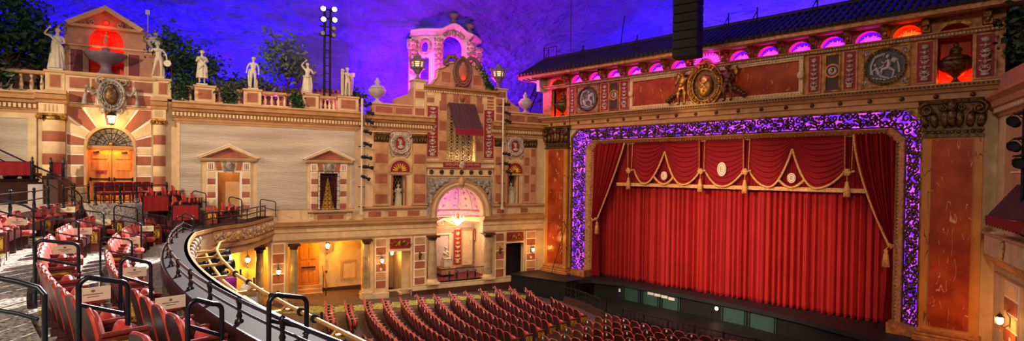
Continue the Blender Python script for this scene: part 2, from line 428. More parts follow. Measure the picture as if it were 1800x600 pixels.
# ------------------------------------------------------------------ camera
def make_camera():
    f, psi, p, roll, hz = 950.0, radians(45.15), radians(1.0), radians(.7), 303.6
    F = Vector((-sin(psi)*cos(p), cos(psi)*cos(p), -sin(p)))
    R0 = Vector((cos(psi), sin(psi), 0)); U0 = R0.cross(F)
    R = R0*cos(roll)+U0*sin(roll); U = R.cross(F)
    cam = bpy.data.cameras.new('camera'); o = bpy.data.objects.new('camera', cam); COL.objects.link(o)
    o.matrix_world = Matrix(((R.x, U.x, -F.x, 0), (R.y, U.y, -F.y, 0), (R.z, U.z, -F.z, EYE), (0, 0, 0, 1)))
    cam.sensor_width = 36; cam.lens = f/1800*36
    cam.shift_y = ((hz-300)+f*math.tan(p))/1800
    cam.clip_start = .05; cam.clip_end = 300
    SC.camera = o
make_camera()
# ================================================================== LEFT WALL
PX = -24.355
def left_wall():
    out = [(-46, -1.8), (.5, -1.8), (.5, 10.1), (-3.95, 10.1), (-3.95, 11.9), (-8.7, 11.9), (-8.7, 10.1), (-46, 10.1)]
    niche = [(-8.5, -.17), (-4.0, -.17), (-4.0, 2.83), (-4.7, 2.83), (-4.7, 4.2)]+[(-6.3+1.6*cos(pi*i/20), 4.2+1.6*sin(pi*i/20)) for i in range(1, 20)]+[(-7.9, 4.2), (-7.9, 2.83), (-8.5, 2.83)]
    holes = [archp(-25.31, -23.4, 5.2, 7.8, .98), rect(-19.95, -18.79, 4.5, 6.69), rect(-14.92, -13.83, 4.53, 6.69),
             rect(-10.68, -9.96, 4.61, 6.56), rect(-2.83, -2.13, 4.61, 6.6), rect(-7.27, -5.26, 7.45, 11.05), niche,
             rect(-10.95, -9.5, -1.0, 1.98), rect(-3.02, -1.58, -.2, 2.07), rect(-16.5, -12.0, -1.1, 2.75), rect(-23.5, -17.5, -1.1, 2.62)]
    b = MB().use('cream').plate(out, 0, .5, holes)
    b.build('wall_left', None, ML, kind='structure')
    # combed stucco fields
    b = MB().use('stucco').plate(rect(-21.55, -12.95, 4.62, 9.1), -.03, .02, [rect(-20.62, -18.05, 4.4+.25, 7.45), rect(-15.55, -13.1, 4.65, 7.5)])
    b.use('tan').bar(-21.7, -12.8, [(0, 9.08), (-.06, 9.08), (-.09, 9.16), (0, 9.2)])
    b.use('cream2').box(-21.7, -21.55, -.05, .01, 4.6, 9.1)
    trim(b, ML)
    b = MB().use('stucco').plate(rect(-31, -27.35, 5.2, 8.95), -.03, .02)
    b.use('cream2')
    b.plate(rect(-31.3, -27.05, 5.0, 9.2), -.06, .01, [rect(-31, -27.35, 5.2, 8.95)])
    trim(b, ML)
    # entablatures
    prof = [(.02, 9.2), (-.06, 9.2), (-.06, 9.34), (-.12, 9.36), (-.12, 9.42), (-.16, 9.62), (-.3, 9.66), (-.34, 9.78), (-.48, 9.82), (-.5, 9.98), (-.56, 10.06), (.02, 10.06)]
    for x0, x1 in ((-21.85, -12.6), (-12.4, -8.25), (-4.2, .0), (-31, -26.95)):
        b = MB(); b.use('ochre').bar(x0, x1, prof); b.use('cream2'); dentils(b, x0, x1, -.24, -.05, 9.43, 9.61, .165)
        b.use('tan').box(x0, x1, -.58, .0, 10.06, 10.13)
        trim(b, ML)
    # ledges between the storeys
    for x0, x1 in ((-17.3, -7.9), (-4.7, -.05)):
        b = MB().use('tan').bar(x0, x1, [(.02, 3.55), (-.08, 3.58), (-.1, 3.68), (-.22, 3.72), (-.26, 3.86), (-.3, 3.92), (.02, 3.95)])
        b.use('ochre').bar(x0, x1, [(.02, 3.28), (-.05, 3.3), (-.05, 3.36), (.02, 3.38)])
        b.use('ochre').bar(x0, x1, [(.02, 2.85), (-.06, 2.86), (-.06, 2.93), (.02, 2.95)])
        b.use('cream2').box(x0, x1, -.04, .01, 2.95, 3.56)
        trim(b, ML)
    for x0, x1 in ((-12.45, -8.6), (-4.0, -.05)):
        b = MB().use('tan').bar(x0, x1, [(.02, 4.5), (-.1, 4.52), (-.16, 4.6), (-.16, 4.7), (.02, 4.74)])
        b.use('ochre').bar(x0, x1, [(.02, 3.95), (-.05, 3.96), (-.05, 4.03), (.02, 4.06)])
        n = 3 if x0 < -10 else 2
        for i in range(n):
            q = x0+.3+(x1-x0-.3)*i/n
            block(b, q, q+(x1-x0)/n-.5 if n == 3 and i != 1 else q+.55, 4.08, 4.42, 'terra', 0, .03, .03, 'tan')
        trim(b, ML)
left_wall()

def portal():
    # banded wall round the arch: courses below the spring, fanned stones above
    b = MB()
    zs = [5.2, 5.88, 6.4, 6.9, 7.4, 7.8]
    for i in range(5):
        m = ('cream2', 'terra')[i % 2]
        block(b, -26.0, -25.31, zs[i], zs[i+1], m); block(b, -23.4, -22.72, zs[i], zs[i+1], m)
    cx, cz, r = PX, 7.8, .98
    X0, X1, Z1 = -26.0, -22.72, 9.62
    def edge(a):
        c, s_ = cos(a), sin(a); t = 1e9
        if c > 1e-6: t = min(t, (X1-cx)/c)
        if c < -1e-6: t = min(t, (X0-cx)/c)
        if s_ > 1e-6: t = min(t, (Z1-cz)/s_)
        return t
    n = 9; ca = atan2(Z1-cz, X1-cx); cb = atan2(Z1-cz, X0-cx)
    for i in range(n):
        a0, a1 = pi*i/n, pi*(i+1)/n
        def wedge(e, ri):
            A0, A1 = a0+e, a1-e; p = [(cx+ri*cos(A0+(A1-A0)*k/5), cz+ri*sin(A0+(A1-A0)*k/5)) for k in range(6)][::-1]
            q = [A0]+[a for a in (ca, cb) if A0 < a < A1]+[A1]
            return p+[(cx+(edge(a)-e)*cos(a), cz+(edge(a)-e)*sin(a)) for a in q]
        b.use('joint').plate(wedge(.0, r), -.012, .02)
        b.use(('terra', 'cream2')[i % 2]).plate(wedge(.03, r+.05), -.035, .01)
    # frieze above and parapet courses
    b.use('tan').bar(-26.0, -22.72, [(.02, 9.62), (-.08, 9.64), (-.12, 9.72), (.02, 9.74)])
    for i in range(3): block(b, -25.95+1.09*i, -24.9+1.09*i, 9.78, 10.35, 'terra')
    trim(b, ML)
    b = MB().use('cream').box(-26.05, -22.55, 0, .8, 10.05, 11.1)
    for i in range(4): block(b, -25.9+.82*i, -25.15+.82*i, 10.45, 10.98, ('terra', 'terra2')[i % 2], 0, .03, .04, 'tan')
    b.use('tan').bar(-26.05, -22.55, [(.8, 11.06), (-.08, 11.06), (-.12, 11.14), (-.12, 11.22), (.8, 11.22)])
    trim(b, ML)
    # jambs, soffit
    b = MB().use('tan')
    b.box(-25.36, -25.26, -.06, .5, 5.2, 7.8); b.box(-23.45, -23.35, -.06, .5, 5.2, 7.8)
    R = []
    for i in range(19):
        a = pi*i/18; c, s_ = cos(a), sin(a)
        R.append([(cx+(r+.02)*c, -.07, cz+(r+.02)*s_), (cx+(r-.09)*c, -.07, cz+(r-.09)*s_), (cx+(r-.09)*c, .5, cz+(r-.09)*s_), (cx+(r+.02)*c, .5, cz+(r+.02)*s_)])
    b.rings(R, smooth=False)
    b.use('ochre').box(-25.31, -23.4, .1, .4, 7.68, 7.84)
    trim(b, ML)
portal()

def half_column(x, r, label, narrow=1.0):
    t = thing('column', label, 'column', ML @ T_(x, -.05, 0), 'banded columns of the doorway')
    b = MB()
    zs = [5.3, 5.88, 6.4, 6.9, 7.4, 7.95, 8.42, 8.92]
    for i in range(7):
        b.use(('cream2', 'terra')[i % 2])
        q = .97-.02*i/7
        b.lathe([(r*.94, zs[i]), (r*q, zs[i]+.02), (r*q, zs[i+1]-.02), (r*.94, zs[i+1])], n=18, a0=pi, a1=2*pi)
    b.build('shaft', t)
    b = MB().use('gold'); b.box(-r*1.15, r*1.15, -r*1.1, .1, 9.12, 9.22)
    b.lathe([(r*.9, 8.9), (r*1.0, 8.95), (r*.95, 9.0), (r*1.02, 9.12)], n=14, a0=pi, a1=2*pi)
    for sx in (-1, 1):
        spiral(b, (sx*r*.95, 9.05), r*.32, 1.5, pi/2, -sx, .04, -r*1.05)
        b.cyl((sx*r*.95, -r*1.08, 9.05), (sx*r*.95, 0, 9.05), r*.26, n=10)
    b.build('capital', t)
    b = MB().use('cream2').box(-r*1.05, r*1.05, -r*.95, .05, 9.22, 9.66)
    b.use('tan')
    for k in range(4): b.box(-r*.6+r*.32*k, -r*.46+r*.32*k, -r, -r*.9, 9.3, 9.6)
    b.use('ochre').bar(-r*1.3, r*1.3, [(.05, 9.66), (-r*1.0, 9.68), (-r*1.1, 9.8), (-r*1.35, 9.86), (-r*1.45, 10.05), (.05, 10.1)])
    b.use('tan').box(-r*1.3, r*1.3, -r*1.5, .05, 10.08, 10.2)
    b.build('entablature_block', t)
    b = MB().use('terra').box(-r*1.05, r*1.05, -r*1.1, .05, 5.2, 5.3); b.build('plinth', t)
half_column(-26.44, .43, 'broad banded half column with scroll capital between the red panels and the double doors')
half_column(-22.4, .27, 'slim banded half column between the orange double doors and the stucco wall')

def doors():
    # double doors with fanlight
    d = MB().use('dark').box(-25.6, -23.1, 1.5, 1.6, 5.0, 8.9); trim(d, ML)
    o = MB().use('wood')
    for (x0, x1) in ((-25.26, -24.37), (-24.34, -23.45)):
        o.box(x0, x1, .38, .44, 5.25, 7.7)
        for (a, c) in ((.12, .55), (.68, 1.05), (1.4, 1.85), (1.95, 2.35)):
            o.bbox(x0+.13, x1-.13, .355, .39, 5.25+a, 5.25+c, .02)
    door = o.build('door_1', None, ML, kind='structure')
    h = MB().use('matteblack')
    for x0, x1 in ((-25.2, -24.42), (-24.29, -23.5)):
        h.box(x0, x1, .28, .33, 6.22, 6.29); h.box(x0, x0+.06, .28, .38, 6.16, 6.33); h.box(x1-.06, x1, .28, .38, 6.16, 6.33)
    h.build('panic_bar', door)
    h = MB().use('matteblack')
    for x in (-24.95, -23.85):
        h.box(x-.12, x+.12, .28, .38, 7.5, 7.57); h.tube([(x, .3, 7.57), (x+.2, .2, 7.6), (x+.25, .36, 7.64)], .015, 5)
    h.build('door_closer', door)
    g = MB().use('glass').plate(archp(-25.25, -23.46, 7.8, 7.84, .9), .24, .27)
    fl = g.build('window_3', None, ML, kind='structure')
    m = MB().use('lattice')
    for i in range(11):
        a = pi*i/10; m.tube([(PX+.12*cos(a), .22, 7.86+.12*sin(a)), (PX+.88*cos(a), .22, 7.86+.86*sin(a))], .012, 4)
    for rr in (.3, .6): m.tube([(PX+rr*cos(pi*i/16), .22, 7.86+rr*sin(pi*i/16)) for i in range(17)], .012, 4)
    for i in range(5):
        a = pi*(i+.5)/5; spiral(m, (PX+.5*cos(a), 7.86+.48*sin(a)), .12, 1.2, a, 1, .012, .22, 10)
    m.use('gold').ball((PX, .21, 7.92), (.1, .03, .1), 10)
    m.build('leading', fl)
    s = MB().use('signred').box(-24.98, -24.6, .34, .352, 6.5, 6.68)
    s.use('whitetag')
    sg = s.build('door_sign', None, ML, **tagd('small red enamel sign on the double door leaf', 'sign'))
    for k, z in enumerate((6.54, 6.6)):
        t = MB().use('dark').box(-24.93, -24.66, .335, .341, z, z+.025); t.build('text_line', sg)
    lamp_area('door_head_lamp', (PX, .2, 7.66), (PX, .36, 6.2), (255, 150, 50), 26, 1.5, .05, ML)
    # side reveals of the recess
    r = MB().use('wood'); r.box(-25.31, -25.26, .3, .6, 5.2, 7.75); r.box(-23.45, -23.4, .3, .6, 5.2, 7.75)
    r.use('brass'); 
    for i in range(12): r.ball((-23.45, .18, 5.4+i*.19), (.02, .05, .06), 6)
    trim(r, ML)
doors()

def pedimented(xc, hw, zb, ztop, label, open_=True, z0=4.6):
    # doorway and window surrounds: banded jambs, frieze, pediment
    b = MB(); n = 6; h = (ztop-z0)/n
    for sx in (-1, 1):
        for i in range(n):
            xa, xb = xc+sx*hw, xc+sx*(hw+.42)
            block(b, min(xa, xb), max(xa, xb), z0+h*i, z0+h*(i+1), ('terra', 'cream2')[i % 2], -.05, .025, .05)
        xj = xc+sx*(hw-.02)
        b.use('white').box(xj-.05, xj+.05, -.1, .5, z0, ztop)
    b.use('white').box(xc-hw, xc+hw, -.1, .5, ztop-.06, ztop+.02)
    b.use('cream2').box(xc-hw-.45, xc+hw+.45, -.08, .02, ztop, ztop+.5)
    for sx in (-1, 1):
        xa = xc+sx*(hw*.75); b.use('terra').plate([(xa-.12, ztop+.04), (xa+.12, ztop+.04), (xa+.12+sx*.08, ztop+.48), (xa-.12+sx*.08, ztop+.48)], -.11, 0)
        xa = xc+sx*(hw+.24); b.use('white').box(xa-.16, xa+.16, -.12, 0, ztop+.06, ztop+.44)
        b.use('terra2')
        for k in range(3): b.box(xa-.11+.08*k, xa-.07+.08*k, -.13, -.1, ztop+.1, ztop+.4)
    zt = ztop+.5; W = hw+.72
    b.use('cream2').bar(xc-W, xc+W, [(.02, zt), (-.18, zt+.02), (-.26, zt+.1), (-.3, zt+.16), (.02, zt+.18)])
    ap = zt+.18+.55
    for sx in (-1, 1):
        p = [(xc+sx*W, zt+.16), (xc, ap), (xc, ap+.17), (xc+sx*(W+.1), zt+.2)]
        b.use('cream2').plate(p, -.3, .02)
        q = [(xc+sx*(W-.2), zt+.17), (xc, ap-.06), (xc, ap), (xc+sx*W, zt+.17)]
        b.use('white').plate([(xc+sx*(W+.12), zt+.2), (xc, ap+.15), (xc, ap+.19), (xc+sx*(W+.12), zt+.24)], -.33, .02)
        b.use('ochre').plate(q, -.2, .0)
    b.use('terra').plate([(xc-W*.72, zt+.18), (xc+W*.72, zt+.18), (xc, ap-.1)], -.06, .02)
    trim(b, ML)
    # crest shield
    t = thing('crest', label, 'crest', ML @ T_(xc, -.1, ztop+.28), 'crests over the stucco wall openings')
    s = MB().use('greystone'); shieldorn(s, .52, .5, -.03); s.build('scroll_frame', t)
    s = MB().use('greystone').ball((0, -.05, 0), (.17, .08, .2), 12); s.build('shield', t)
pedimented(-19.37, .58, 4.6, 6.69, 'grey carved crest above the open doorway in the stucco wall')
pedimented(-14.37, .56, 4.5, 6.69, 'grey carved crest above the barred window with burgundy drapes')
def openings():
    # passage behind the open doorway
    b = MB().use('ochre'); b.box(-20.6, -18.1, 2.2, 2.3, 4.4, 7.4); b.box(-20.7, -20.6, .5, 2.3, 4.4, 7.4); b.box(-18.2, -18.1, .5, 2.3, 4.4, 7.4)
    b.use('carpet').box(-20.7, -18.1, .0, 2.3, 4.3, 4.42); b.use('tan').box(-20.7, -18.1, .5, 2.3, 7.3, 7.4)
    b.build('wall_passage', None, ML, kind='structure')
    b = MB().use('cream2').box(-19.5, -18.3, 2.12, 2.2, 4.42, 6.1); b.build('door_2', None, ML, kind='structure')
    lamp_pt('passage_light', (-19.3, 1.3, 6.9), (255, 206, 140), 34, .15, ML)
    # barred window
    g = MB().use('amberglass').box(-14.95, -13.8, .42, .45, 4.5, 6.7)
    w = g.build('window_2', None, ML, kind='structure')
    m = MB().use('lattice')
    for i in range(9):
        z = 4.7+i*.23
        for j in range(4):
            x = -14.37+(j-1.5)*.22
            m.tube([(x+.1*cos(t), .4, z+.11*sin(t)) for t in [2*pi*k/8 for k in range(8)]], .01, 4, True)
    m.build('leading', w)
    for sx in (-1, 1):
        def drape(u, v, sx=sx):
            z = 6.66-2.1*v; wd = .53*(1-.62*v**1.3)
            x = -14.37+sx*(.545-wd*u*1.0)
            return (x, .3+.05*sin(u*22+sx), z)
        c = MB().use('curtaindark').grid(drape, 20, 14)
        c.build('window_drape', None, ML, **tagd('burgundy drape tied back %s of the barred window' % ('on the doorway side' if sx < 0 else 'on the light pipe side'), 'drape'))
    v = MB().use('curtaindark').grid(lambda u, v: (-14.92+1.09*u, .26+.03*sin(u*40), 6.68-(.22+.1*abs(sin(u*pi*3)))*v), 40, 4)
    v.build('window_pelmet', None, ML, **tagd('scalloped burgundy pelmet across the top of the barred window', 'pelmet'))
    gt = thing('window_grille', 'black iron bar grille on the window with burgundy drapes', 'grille', ML)
    k = MB().use('matteblack')
    for i in range(7): k.box(-14.98+.19*i, -14.96+.19*i, -.16, -.14, 4.52, 6.78)
    k.build('upright_bars', gt); k = MB().use('matteblack')
    for i in range(9): k.box(-14.99, -13.8, -.17, -.15, 4.56+.27*i, 4.58+.27*i)
    for x in (-14.98, -13.82):
        for z in (4.56, 6.72): k.box(x, x+.02, -.15, .05, z, z+.02)
    k.build('cross_bars', gt)
    # sill panel with brackets below it
    b = MB().use('tan').bar(-15.5, -13.05, [(.02, 4.4), (-.2, 4.42), (-.24, 4.5), (-.2, 4.56), (.02, 4.56)])
    block(b, -15.05, -13.5, 3.98, 4.34, 'terra', -.02, .05, .04, 'cream2')
    b.use('terra2').tube([(-14.27+.08*cos(t), -.08, 4.16+.08*sin(t)) for t in [2*pi*k/12 for k in range(12)]], .02, 5, True)
    for x in (-15.3, -13.25):
        b.use('cream2').box(x-.13, x+.13, -.1, .0, 3.96, 4.4); spiral(b, (x, 4.27), .09, 1.2, pi/2, 1, .03, -.12); spiral(b, (x, 4.05), .07, 1.2, -pi/2, 1, .03, -.12)
    trim(b, ML)
openings()

# ------------------------------------------------------------------ arch bay (upper storey)
def archbay():
    for x0, x1, nm in ((-11.85, -10.98, 0), (-9.5, -8.62, 1), (-3.95, -3.42, 2), (-1.74, -.75, 3)):
        b = MB(); n = 6; w = (x1-x0)
        b.use('tan').box(x0, x1, -.12, 0, 4.74, 8.5)
        h = (8.45-4.85)/n
        for i in range(n):
            for k in range(2 if nm == 3 else 1):
                q = w/(2 if nm == 3 else 1)
                block(b, x0+.05+q*k, x0+q*(k+1)-.05, 4.85+h*i, 4.85+h*(i+1), ('terra', 'tanblock')[(i+k) % 2], -.12, .025, .03, 'tan')
        b.use('tan').box(x0-.05, x1+.05, -.2, 0, 4.74, 4.86)
        b.use('gold').box(x0-.04, x1+.04, -.2, 0, 8.96, 9.08)
        b.use('darkgold').box(x0, x1, -.14, 0, 8.5, 8.96)
        for k in range(5): leafb(b, x0+w*(k+.5)/5, 8.52, pi/2, .34, w*.2, -.17, .05)
        for sx in (0, 1): spiral(b, (x0+.1+sx*(w-.2), 8.88), .11, 1.2, pi/2, 1-2*sx, .03, -.2)
        trim(b, ML)
    # painted niches with shell lunettes
    for x0, x1, xc in ((-10.68, -9.96, -10.25), (-2.83, -2.13, -2.36)):
        b = MB().use('dark').box(x0-.2, x1+.2, .85, .9, 4.5, 6.8)
        b.use('coral').box(x0-.25, x0, .45, .9, 4.5, 6.8); b.box(x1, x1+.25, .45, .9, 4.5, 6.8)
        b.use('cream2').box(x0-.25, x1+.25, -.05, .9, 4.52, 4.61); b.box(x0-.2, x1+.2, .45, .9, 6.7, 6.8)
        b.use('lattice')
        for i in range(-4, 11):
            for d in (-1, 1):
                pts = []
                for q in range(21):
                    z = 4.65+2.0*q/20; x = x0+.18*i+d*(z-4.65)*.5
                    if x0 <= x <= x1: pts.append((x, .7, z))
                if len(pts) > 1: b.use('cream2').tube([pts[0], pts[-1]], .012, 4)
        for sx in (x0-.1, x1): b.use('terra').box(sx, sx+.1, -.05, 0, 4.62, 6.6)
        b.use('tan').box(xc-.62, xc+.62, -.06, 0, 6.62, 6.74)
        b.use('tan').plate(archp(xc-.72, xc+.72, 6.74, 6.86, .72), -.08, 0, [archp(xc-.6, xc+.6, 6.745, 6.86, .58)])
        b.use('redpanel').plate(archp(xc-.6, xc+.6, 6.745, 6.86, .58), -.02, .01)
        b.use('brightgold')
        for i in range(9):
            a = pi*(i+.5)/9; leafb(b, xc+.08*cos(a), 6.8+.08*sin(a), a, .42, .09, -.04)
        trim(b, ML)
    # oval relief medallions
    for xc, zc, lb in ((-10.27, 8.45, 'carved oval portrait medallion with red ground above the niche beside the stage light pipe'), (-2.37, 8.54, 'carved oval portrait medallion with red ground between the pipe and the proscenium')):
        t = thing('medallion', lb, 'medallion', ML @ T_(xc, -.04, zc), 'portrait medallions of the arch wall')
        b = MB().use('greystone').plate(circ(0, 0, .5, 28, rz=.55), -.06, .04, [circ(0, 0, .3, 24, rz=.4)])
        b.use('paleorn'); shieldorn(b, 1.15, 1.15, -.07)
        b.plate(rect(-.62, .62, -.62, .62), -.02, .04)
        for sx in (-1, 1):
            for sz in (-1, 1): spiral(b, (sx*.48, sz*.48), .16, 1.3, 0, sx*sz, .035, -.06)
        b.build('carved_frame', t)
        b = MB().use('redpanel').plate(circ(0, 0, .31, 24, rz=.41), -.04, .03); b.build('red_ground', t)
        b = MB().use('paleorn'); b.ball((.0, -.07, .08), (.13, .07, .17), 10); b.ball((.03, -.07, -.2), (.2, .06, .12), 10); b.ball((-.1, -.08, .2), (.1, .05, .08), 8); b.ball((.12, -.07, .05), (.05, .04, .03), 6)
        b.build('portrait_head', t)
    # central tower: red ornamental strips, window frame, frieze, spandrels
    for x0, x1, lb in ((-8.57, -7.87, 'crimson panel with pale candelabra relief on the pipe side of the awning window'), (-4.69, -3.99, 'crimson panel with pale candelabra relief on the proscenium side of the awning window')):
        t = thing('relief_panel', lb, 'relief panel', ML, 'crimson panels beside the awning window')
        b = MB().use('redpanel').box(x0, x1, -.04, .01, 7.72, 10.84)
        b.use('tan').plate(rect(x0-.05, x1+.05, 7.67, 10.89), -.06, .01, [rect(x0, x1, 7.72, 10.84)]); b.build('ground', t)
        b = MB().use('paleorn'); candelabra(b, .66, 1.5, -.06, 1, (x0+x1)/2, 7.76); candelabra(b, .66, 1.5, -.06, 2, (x0+x1)/2, 9.3); b.build('ornament', t)
    b = MB(); n = 6
    for sx in (0, 1):
        for i in range(n):
            x0 = -7.8 if not sx else -5.26
            block(b, x0, x0+.53, 7.5+.62*i, 7.5+.62*(i+1), ('tanblock', 'terra')[i % 2], 0, .03, .04, 'tan')
    for i in range(7):
        x0 = -7.7+.41*i; block(b, x0, x0+.4, 11.15, 11.78, ('terra', 'tanblock')[i % 2], 0, .03, .04, 'tan')
    b.use('ochre').bar(-8.85, -3.8, [(.02, 11.8), (-.1, 11.82), (-.16, 11.92), (-.32, 11.98), (-.38, 12.1), (.02, 12.14)])
    b.use('cream2'); dentils(b, -8.7, -3.95, -.14, 0, 11.72, 11.8, .16)
    b.use('terra2').ball((-6.28, -.1, 11.5), (.2, .12, .28), 10); b.ball((-6.28, -.2, 11.5), (.08, .08, .14), 8)
    trim(b, ML)
    # frieze under window
    b = MB().use('tan').box(-8.65, -3.95, -.14, 0, 7.4, 7.5); b.use('redpanel').box(-7.5, -4.95, -.12, 0, 7.08, 7.4)
    b.use('tan').bar(-8.6, -4.0, [(.02, 7.0), (-.2, 7.01), (-.24, 7.06), (.02, 7.1)])
    b.use('cream2').box(-8.55, -4.05, -.1, 0, 6.55, 7.0)
    b.use('paleorn')
    for i in range(10): spiral(b, (-7.3+.245*i, 7.24), .11, 1.2, i*pi, (-1)**i, .022, -.13, 9)
    b.ball((-6.28, -.16, 7.2), (.2, .12, .26), 10); b.ball((-6.28, -.26, 7.2), (.06, .06, .1), 6)
    trim(b, ML)
    for i in range(7):
        x = -8.3+.67*i
        o = MB().use('darkgold'); o.tube([(x+.12*cos(t), -.13, 6.78+.12*sin(t)) for t in [2*pi*k/12 for k in range(12)]], .035, 5, True); o.ball((x, -.14, 6.78), (.07, .06, .07), 8)
        for k in range(6): o.ball((x+.075*cos(k*pi/3), -.13, 6.78+.075*sin(k*pi/3)), (.035, .03, .035), 6)
        o.build('rosette', None, ML, **tagd('bronze rosette, %s from the proscenium in the band over the arch' % ordn(6-i), 'rosette', 'rosettes over the arch'))
    # arch ring + spandrels
    b = MB().use('greystone')
    hole = archp(-8.4, -4.2, 3.95, 4.2, 2.1, 24)
    b.plate(rect(-8.55, -4.05, 3.92, 6.42), -.06, .02, [hole])
    trim(b, ML)
    for sx, lb in ((-1, 'grey relief of reclining winged figure on the pipe side of the arch'), (1, 'grey relief of reclining winged figure on the proscenium side of the arch')):
        b = MB().use('greystone'); xc = -6.3
        pts = [(xc+sx*2.0, 5.2), (xc+sx*1.85, 5.55), (xc+sx*1.6, 5.85), (xc+sx*1.25, 6.1)]
        for k, (x, z) in enumerate(pts): b.ball((x, -.1, z), (.17-.02*k, .1, .2-.02*k), 8)
        b.ball((xc+sx*1.0, -.12, 6.22), (.11, .1, .12), 8)
        b.tube([(xc+sx*1.5, -.12, 5.95), (xc+sx*1.0, -.14, 5.95), (xc+sx*.75, -.12, 6.1)], [.08, .06, .04], 6)
        b.tube([(xc+sx*2.0, -.12, 5.1), (xc+sx*2.05, -.12, 4.7), (xc+sx*2.12, -.1, 4.3)], [.11, .09, .05], 6)
        for k in range(5): leafb(b, xc+sx*1.75, 5.9, (pi/2-sx*(.3+.25*k)), .5-.04*k, .12, -.08)
        for k in range(4): spiral(b, (xc+sx*(2.02-.1*k), 4.1+.3*k), .1, 1.1, 0, sx, .025, -.08, 8)
        b.build('spandrel_relief', None, ML, **tagd(lb, 'relief', 'spandrel reliefs'))
    b = MB()
    for (r0, r1, m, d) in ((1.6, 1.78, 'tan', .1), (1.78, 1.98, 'cream2', .14), (1.98, 2.12, 'ochre', .18)):
        b.use(m).plate([(-6.3+r1*cos(pi*i/28), 4.2+r1*sin(pi*i/28)) for i in range(29)]+[(-6.3+r0*cos(pi*(28-i)/28), 4.2+r0*sin(pi*(28-i)/28)) for i in range(29)], -d, .02)
        for sx in (-1, 1):
            xa, xb = -6.3+sx*r0, -6.3+sx*r1; b.box(min(xa, xb), max(xa, xb), -d, .02, 3.95, 4.2)
    b.use('tan').ball((-6.3, -.2, 6.2), (.2, .14, .3), 10); b.ball((-6.3, -.32, 6.22), (.07, .06, .1), 6)
    trim(b, ML)
archbay()

# awning + window grille of the tower
def awning():
    t = thing('awning', 'plum striped cloth awning over the gilded lattice window', 'awning', ML)
    Y = lambda v: -.05-1.25*v; Z = lambda v: 11.15-1.72*v
    def f(u, v, e=0): return (-7.22+1.88*u, Y(v)-e*.5, Z(v)+.03*sin(u*pi*14)*.3-.08*sin(pi*v)+e)
    b = MB().use('awn'); b.grid(lambda u, v: f(u, v), 42, 8); b.grid(lambda u, v: f(u, v, -.02), 42, 8); b.build('cloth', t)
    b = MB().use('awnred')
    for i in range(14):
        u0 = i/14; x0 = -7.22+1.88*u0; x1 = x0+1.88/14
        b.plate([(x0, 9.44), (x1, 9.44), (x1, 9.1), ((x0+x1)/2, 9.02), (x0, 9.1)], -1.31, -1.29)
    b.build('valance', t)
    b = MB().use('brass')
    for x in (-7.22, -5.34): b.tube([(x, -1.28, 9.42), (x, -.05, 8.7)], .018, 6)
    b.tube([(-7.22, -1.28, 9.43), (-5.34, -1.28, 9.43)], .02, 6); b.build('support_rod', t)
    g = thing('window_lattice', 'gilded scrollwork lattice filling the window beneath the plum awning', 'lattice', ML)
    b = MB().use('creamorn'); w = 2.0/5
    for i in range(5):
        for j in range(9):
            x = -7.27+w*(i+.5); z = 7.5+.4*(j+.5)
            for sx in (-1, 1):
                spiral(b, (x+sx*.1, z+.1), .11, 1.6, pi/2, sx, .026, .2, 14); spiral(b, (x+sx*.1, z-.1), .11, 1.6, -pi/2, -sx, .026, .2, 14)
            b.tube([(x, .2, z-.2), (x, .2, z+.2)], .014, 4); b.ball((x, .2, z), (.05, .03, .03), 6)
    lamp_area('lattice_lamp', (-6.27, .45, 7.5), (-6.27, .2, 8.6), (255, 206, 150), 60, 1.8, .05, ML)
    b.build('scrollwork', g)
    b = MB().use('dark').box(-7.4, -5.1, .8, .85, 7.3, 11.2); b.build('backing', g)
awning()
# ================================================================== ARCADE UNDER THE LEFT WALL
def column(x, zb, zt, r, label, y=-.05):
    t = thing('column', label, 'column', ML @ T_(x, y, 0), 'buff marble columns of the arcade')
    b = MB().use('cream2'); b.box(-r*1.4, r*1.4, -r*1.4, r*1.4, zb, zb+.12); b.lathe([(r*1.3, zb+.12), (r*1.35, zb+.2), (r*1.12, zb+.26), (r*1.15, zb+.32)], n=18); b.build('base', t)
    b = MB().use('columnstone').lathe([(r*1.05, zb+.3), (r*1.04, zb+.3+(zt-zb)*.33), (r*.88, zt-.28)], n=20); b.build('shaft', t)
    b = MB().use('brown'); b.lathe([(r*.95, zt-.28), (r*1.0, zt-.24), (r*.95, zt-.2), (r*1.25, zt-.1)], n=18); b.box(-r*1.4, r*1.4, -r*1.4, r*1.4, zt-.1, zt); b.build('capital', t)
    return t
column(-17.9, -.85, 2.62, .2, 'buff marble column standing under the balcony box, before the amber wall')
column(-16.2, -.85, 2.72, .22, 'buff marble column beside the orange door and steps')
column(-12.24, -.38, 2.8, .22, 'buff marble column between the yellow recess and the banded pier')
column(-8.17, -.17, 2.83, .27, 'buff marble column at the banded pier side of the statue niche')
column(-4.32, -.17, 2.83, .27, 'buff marble column on the stage side of the statue niche')
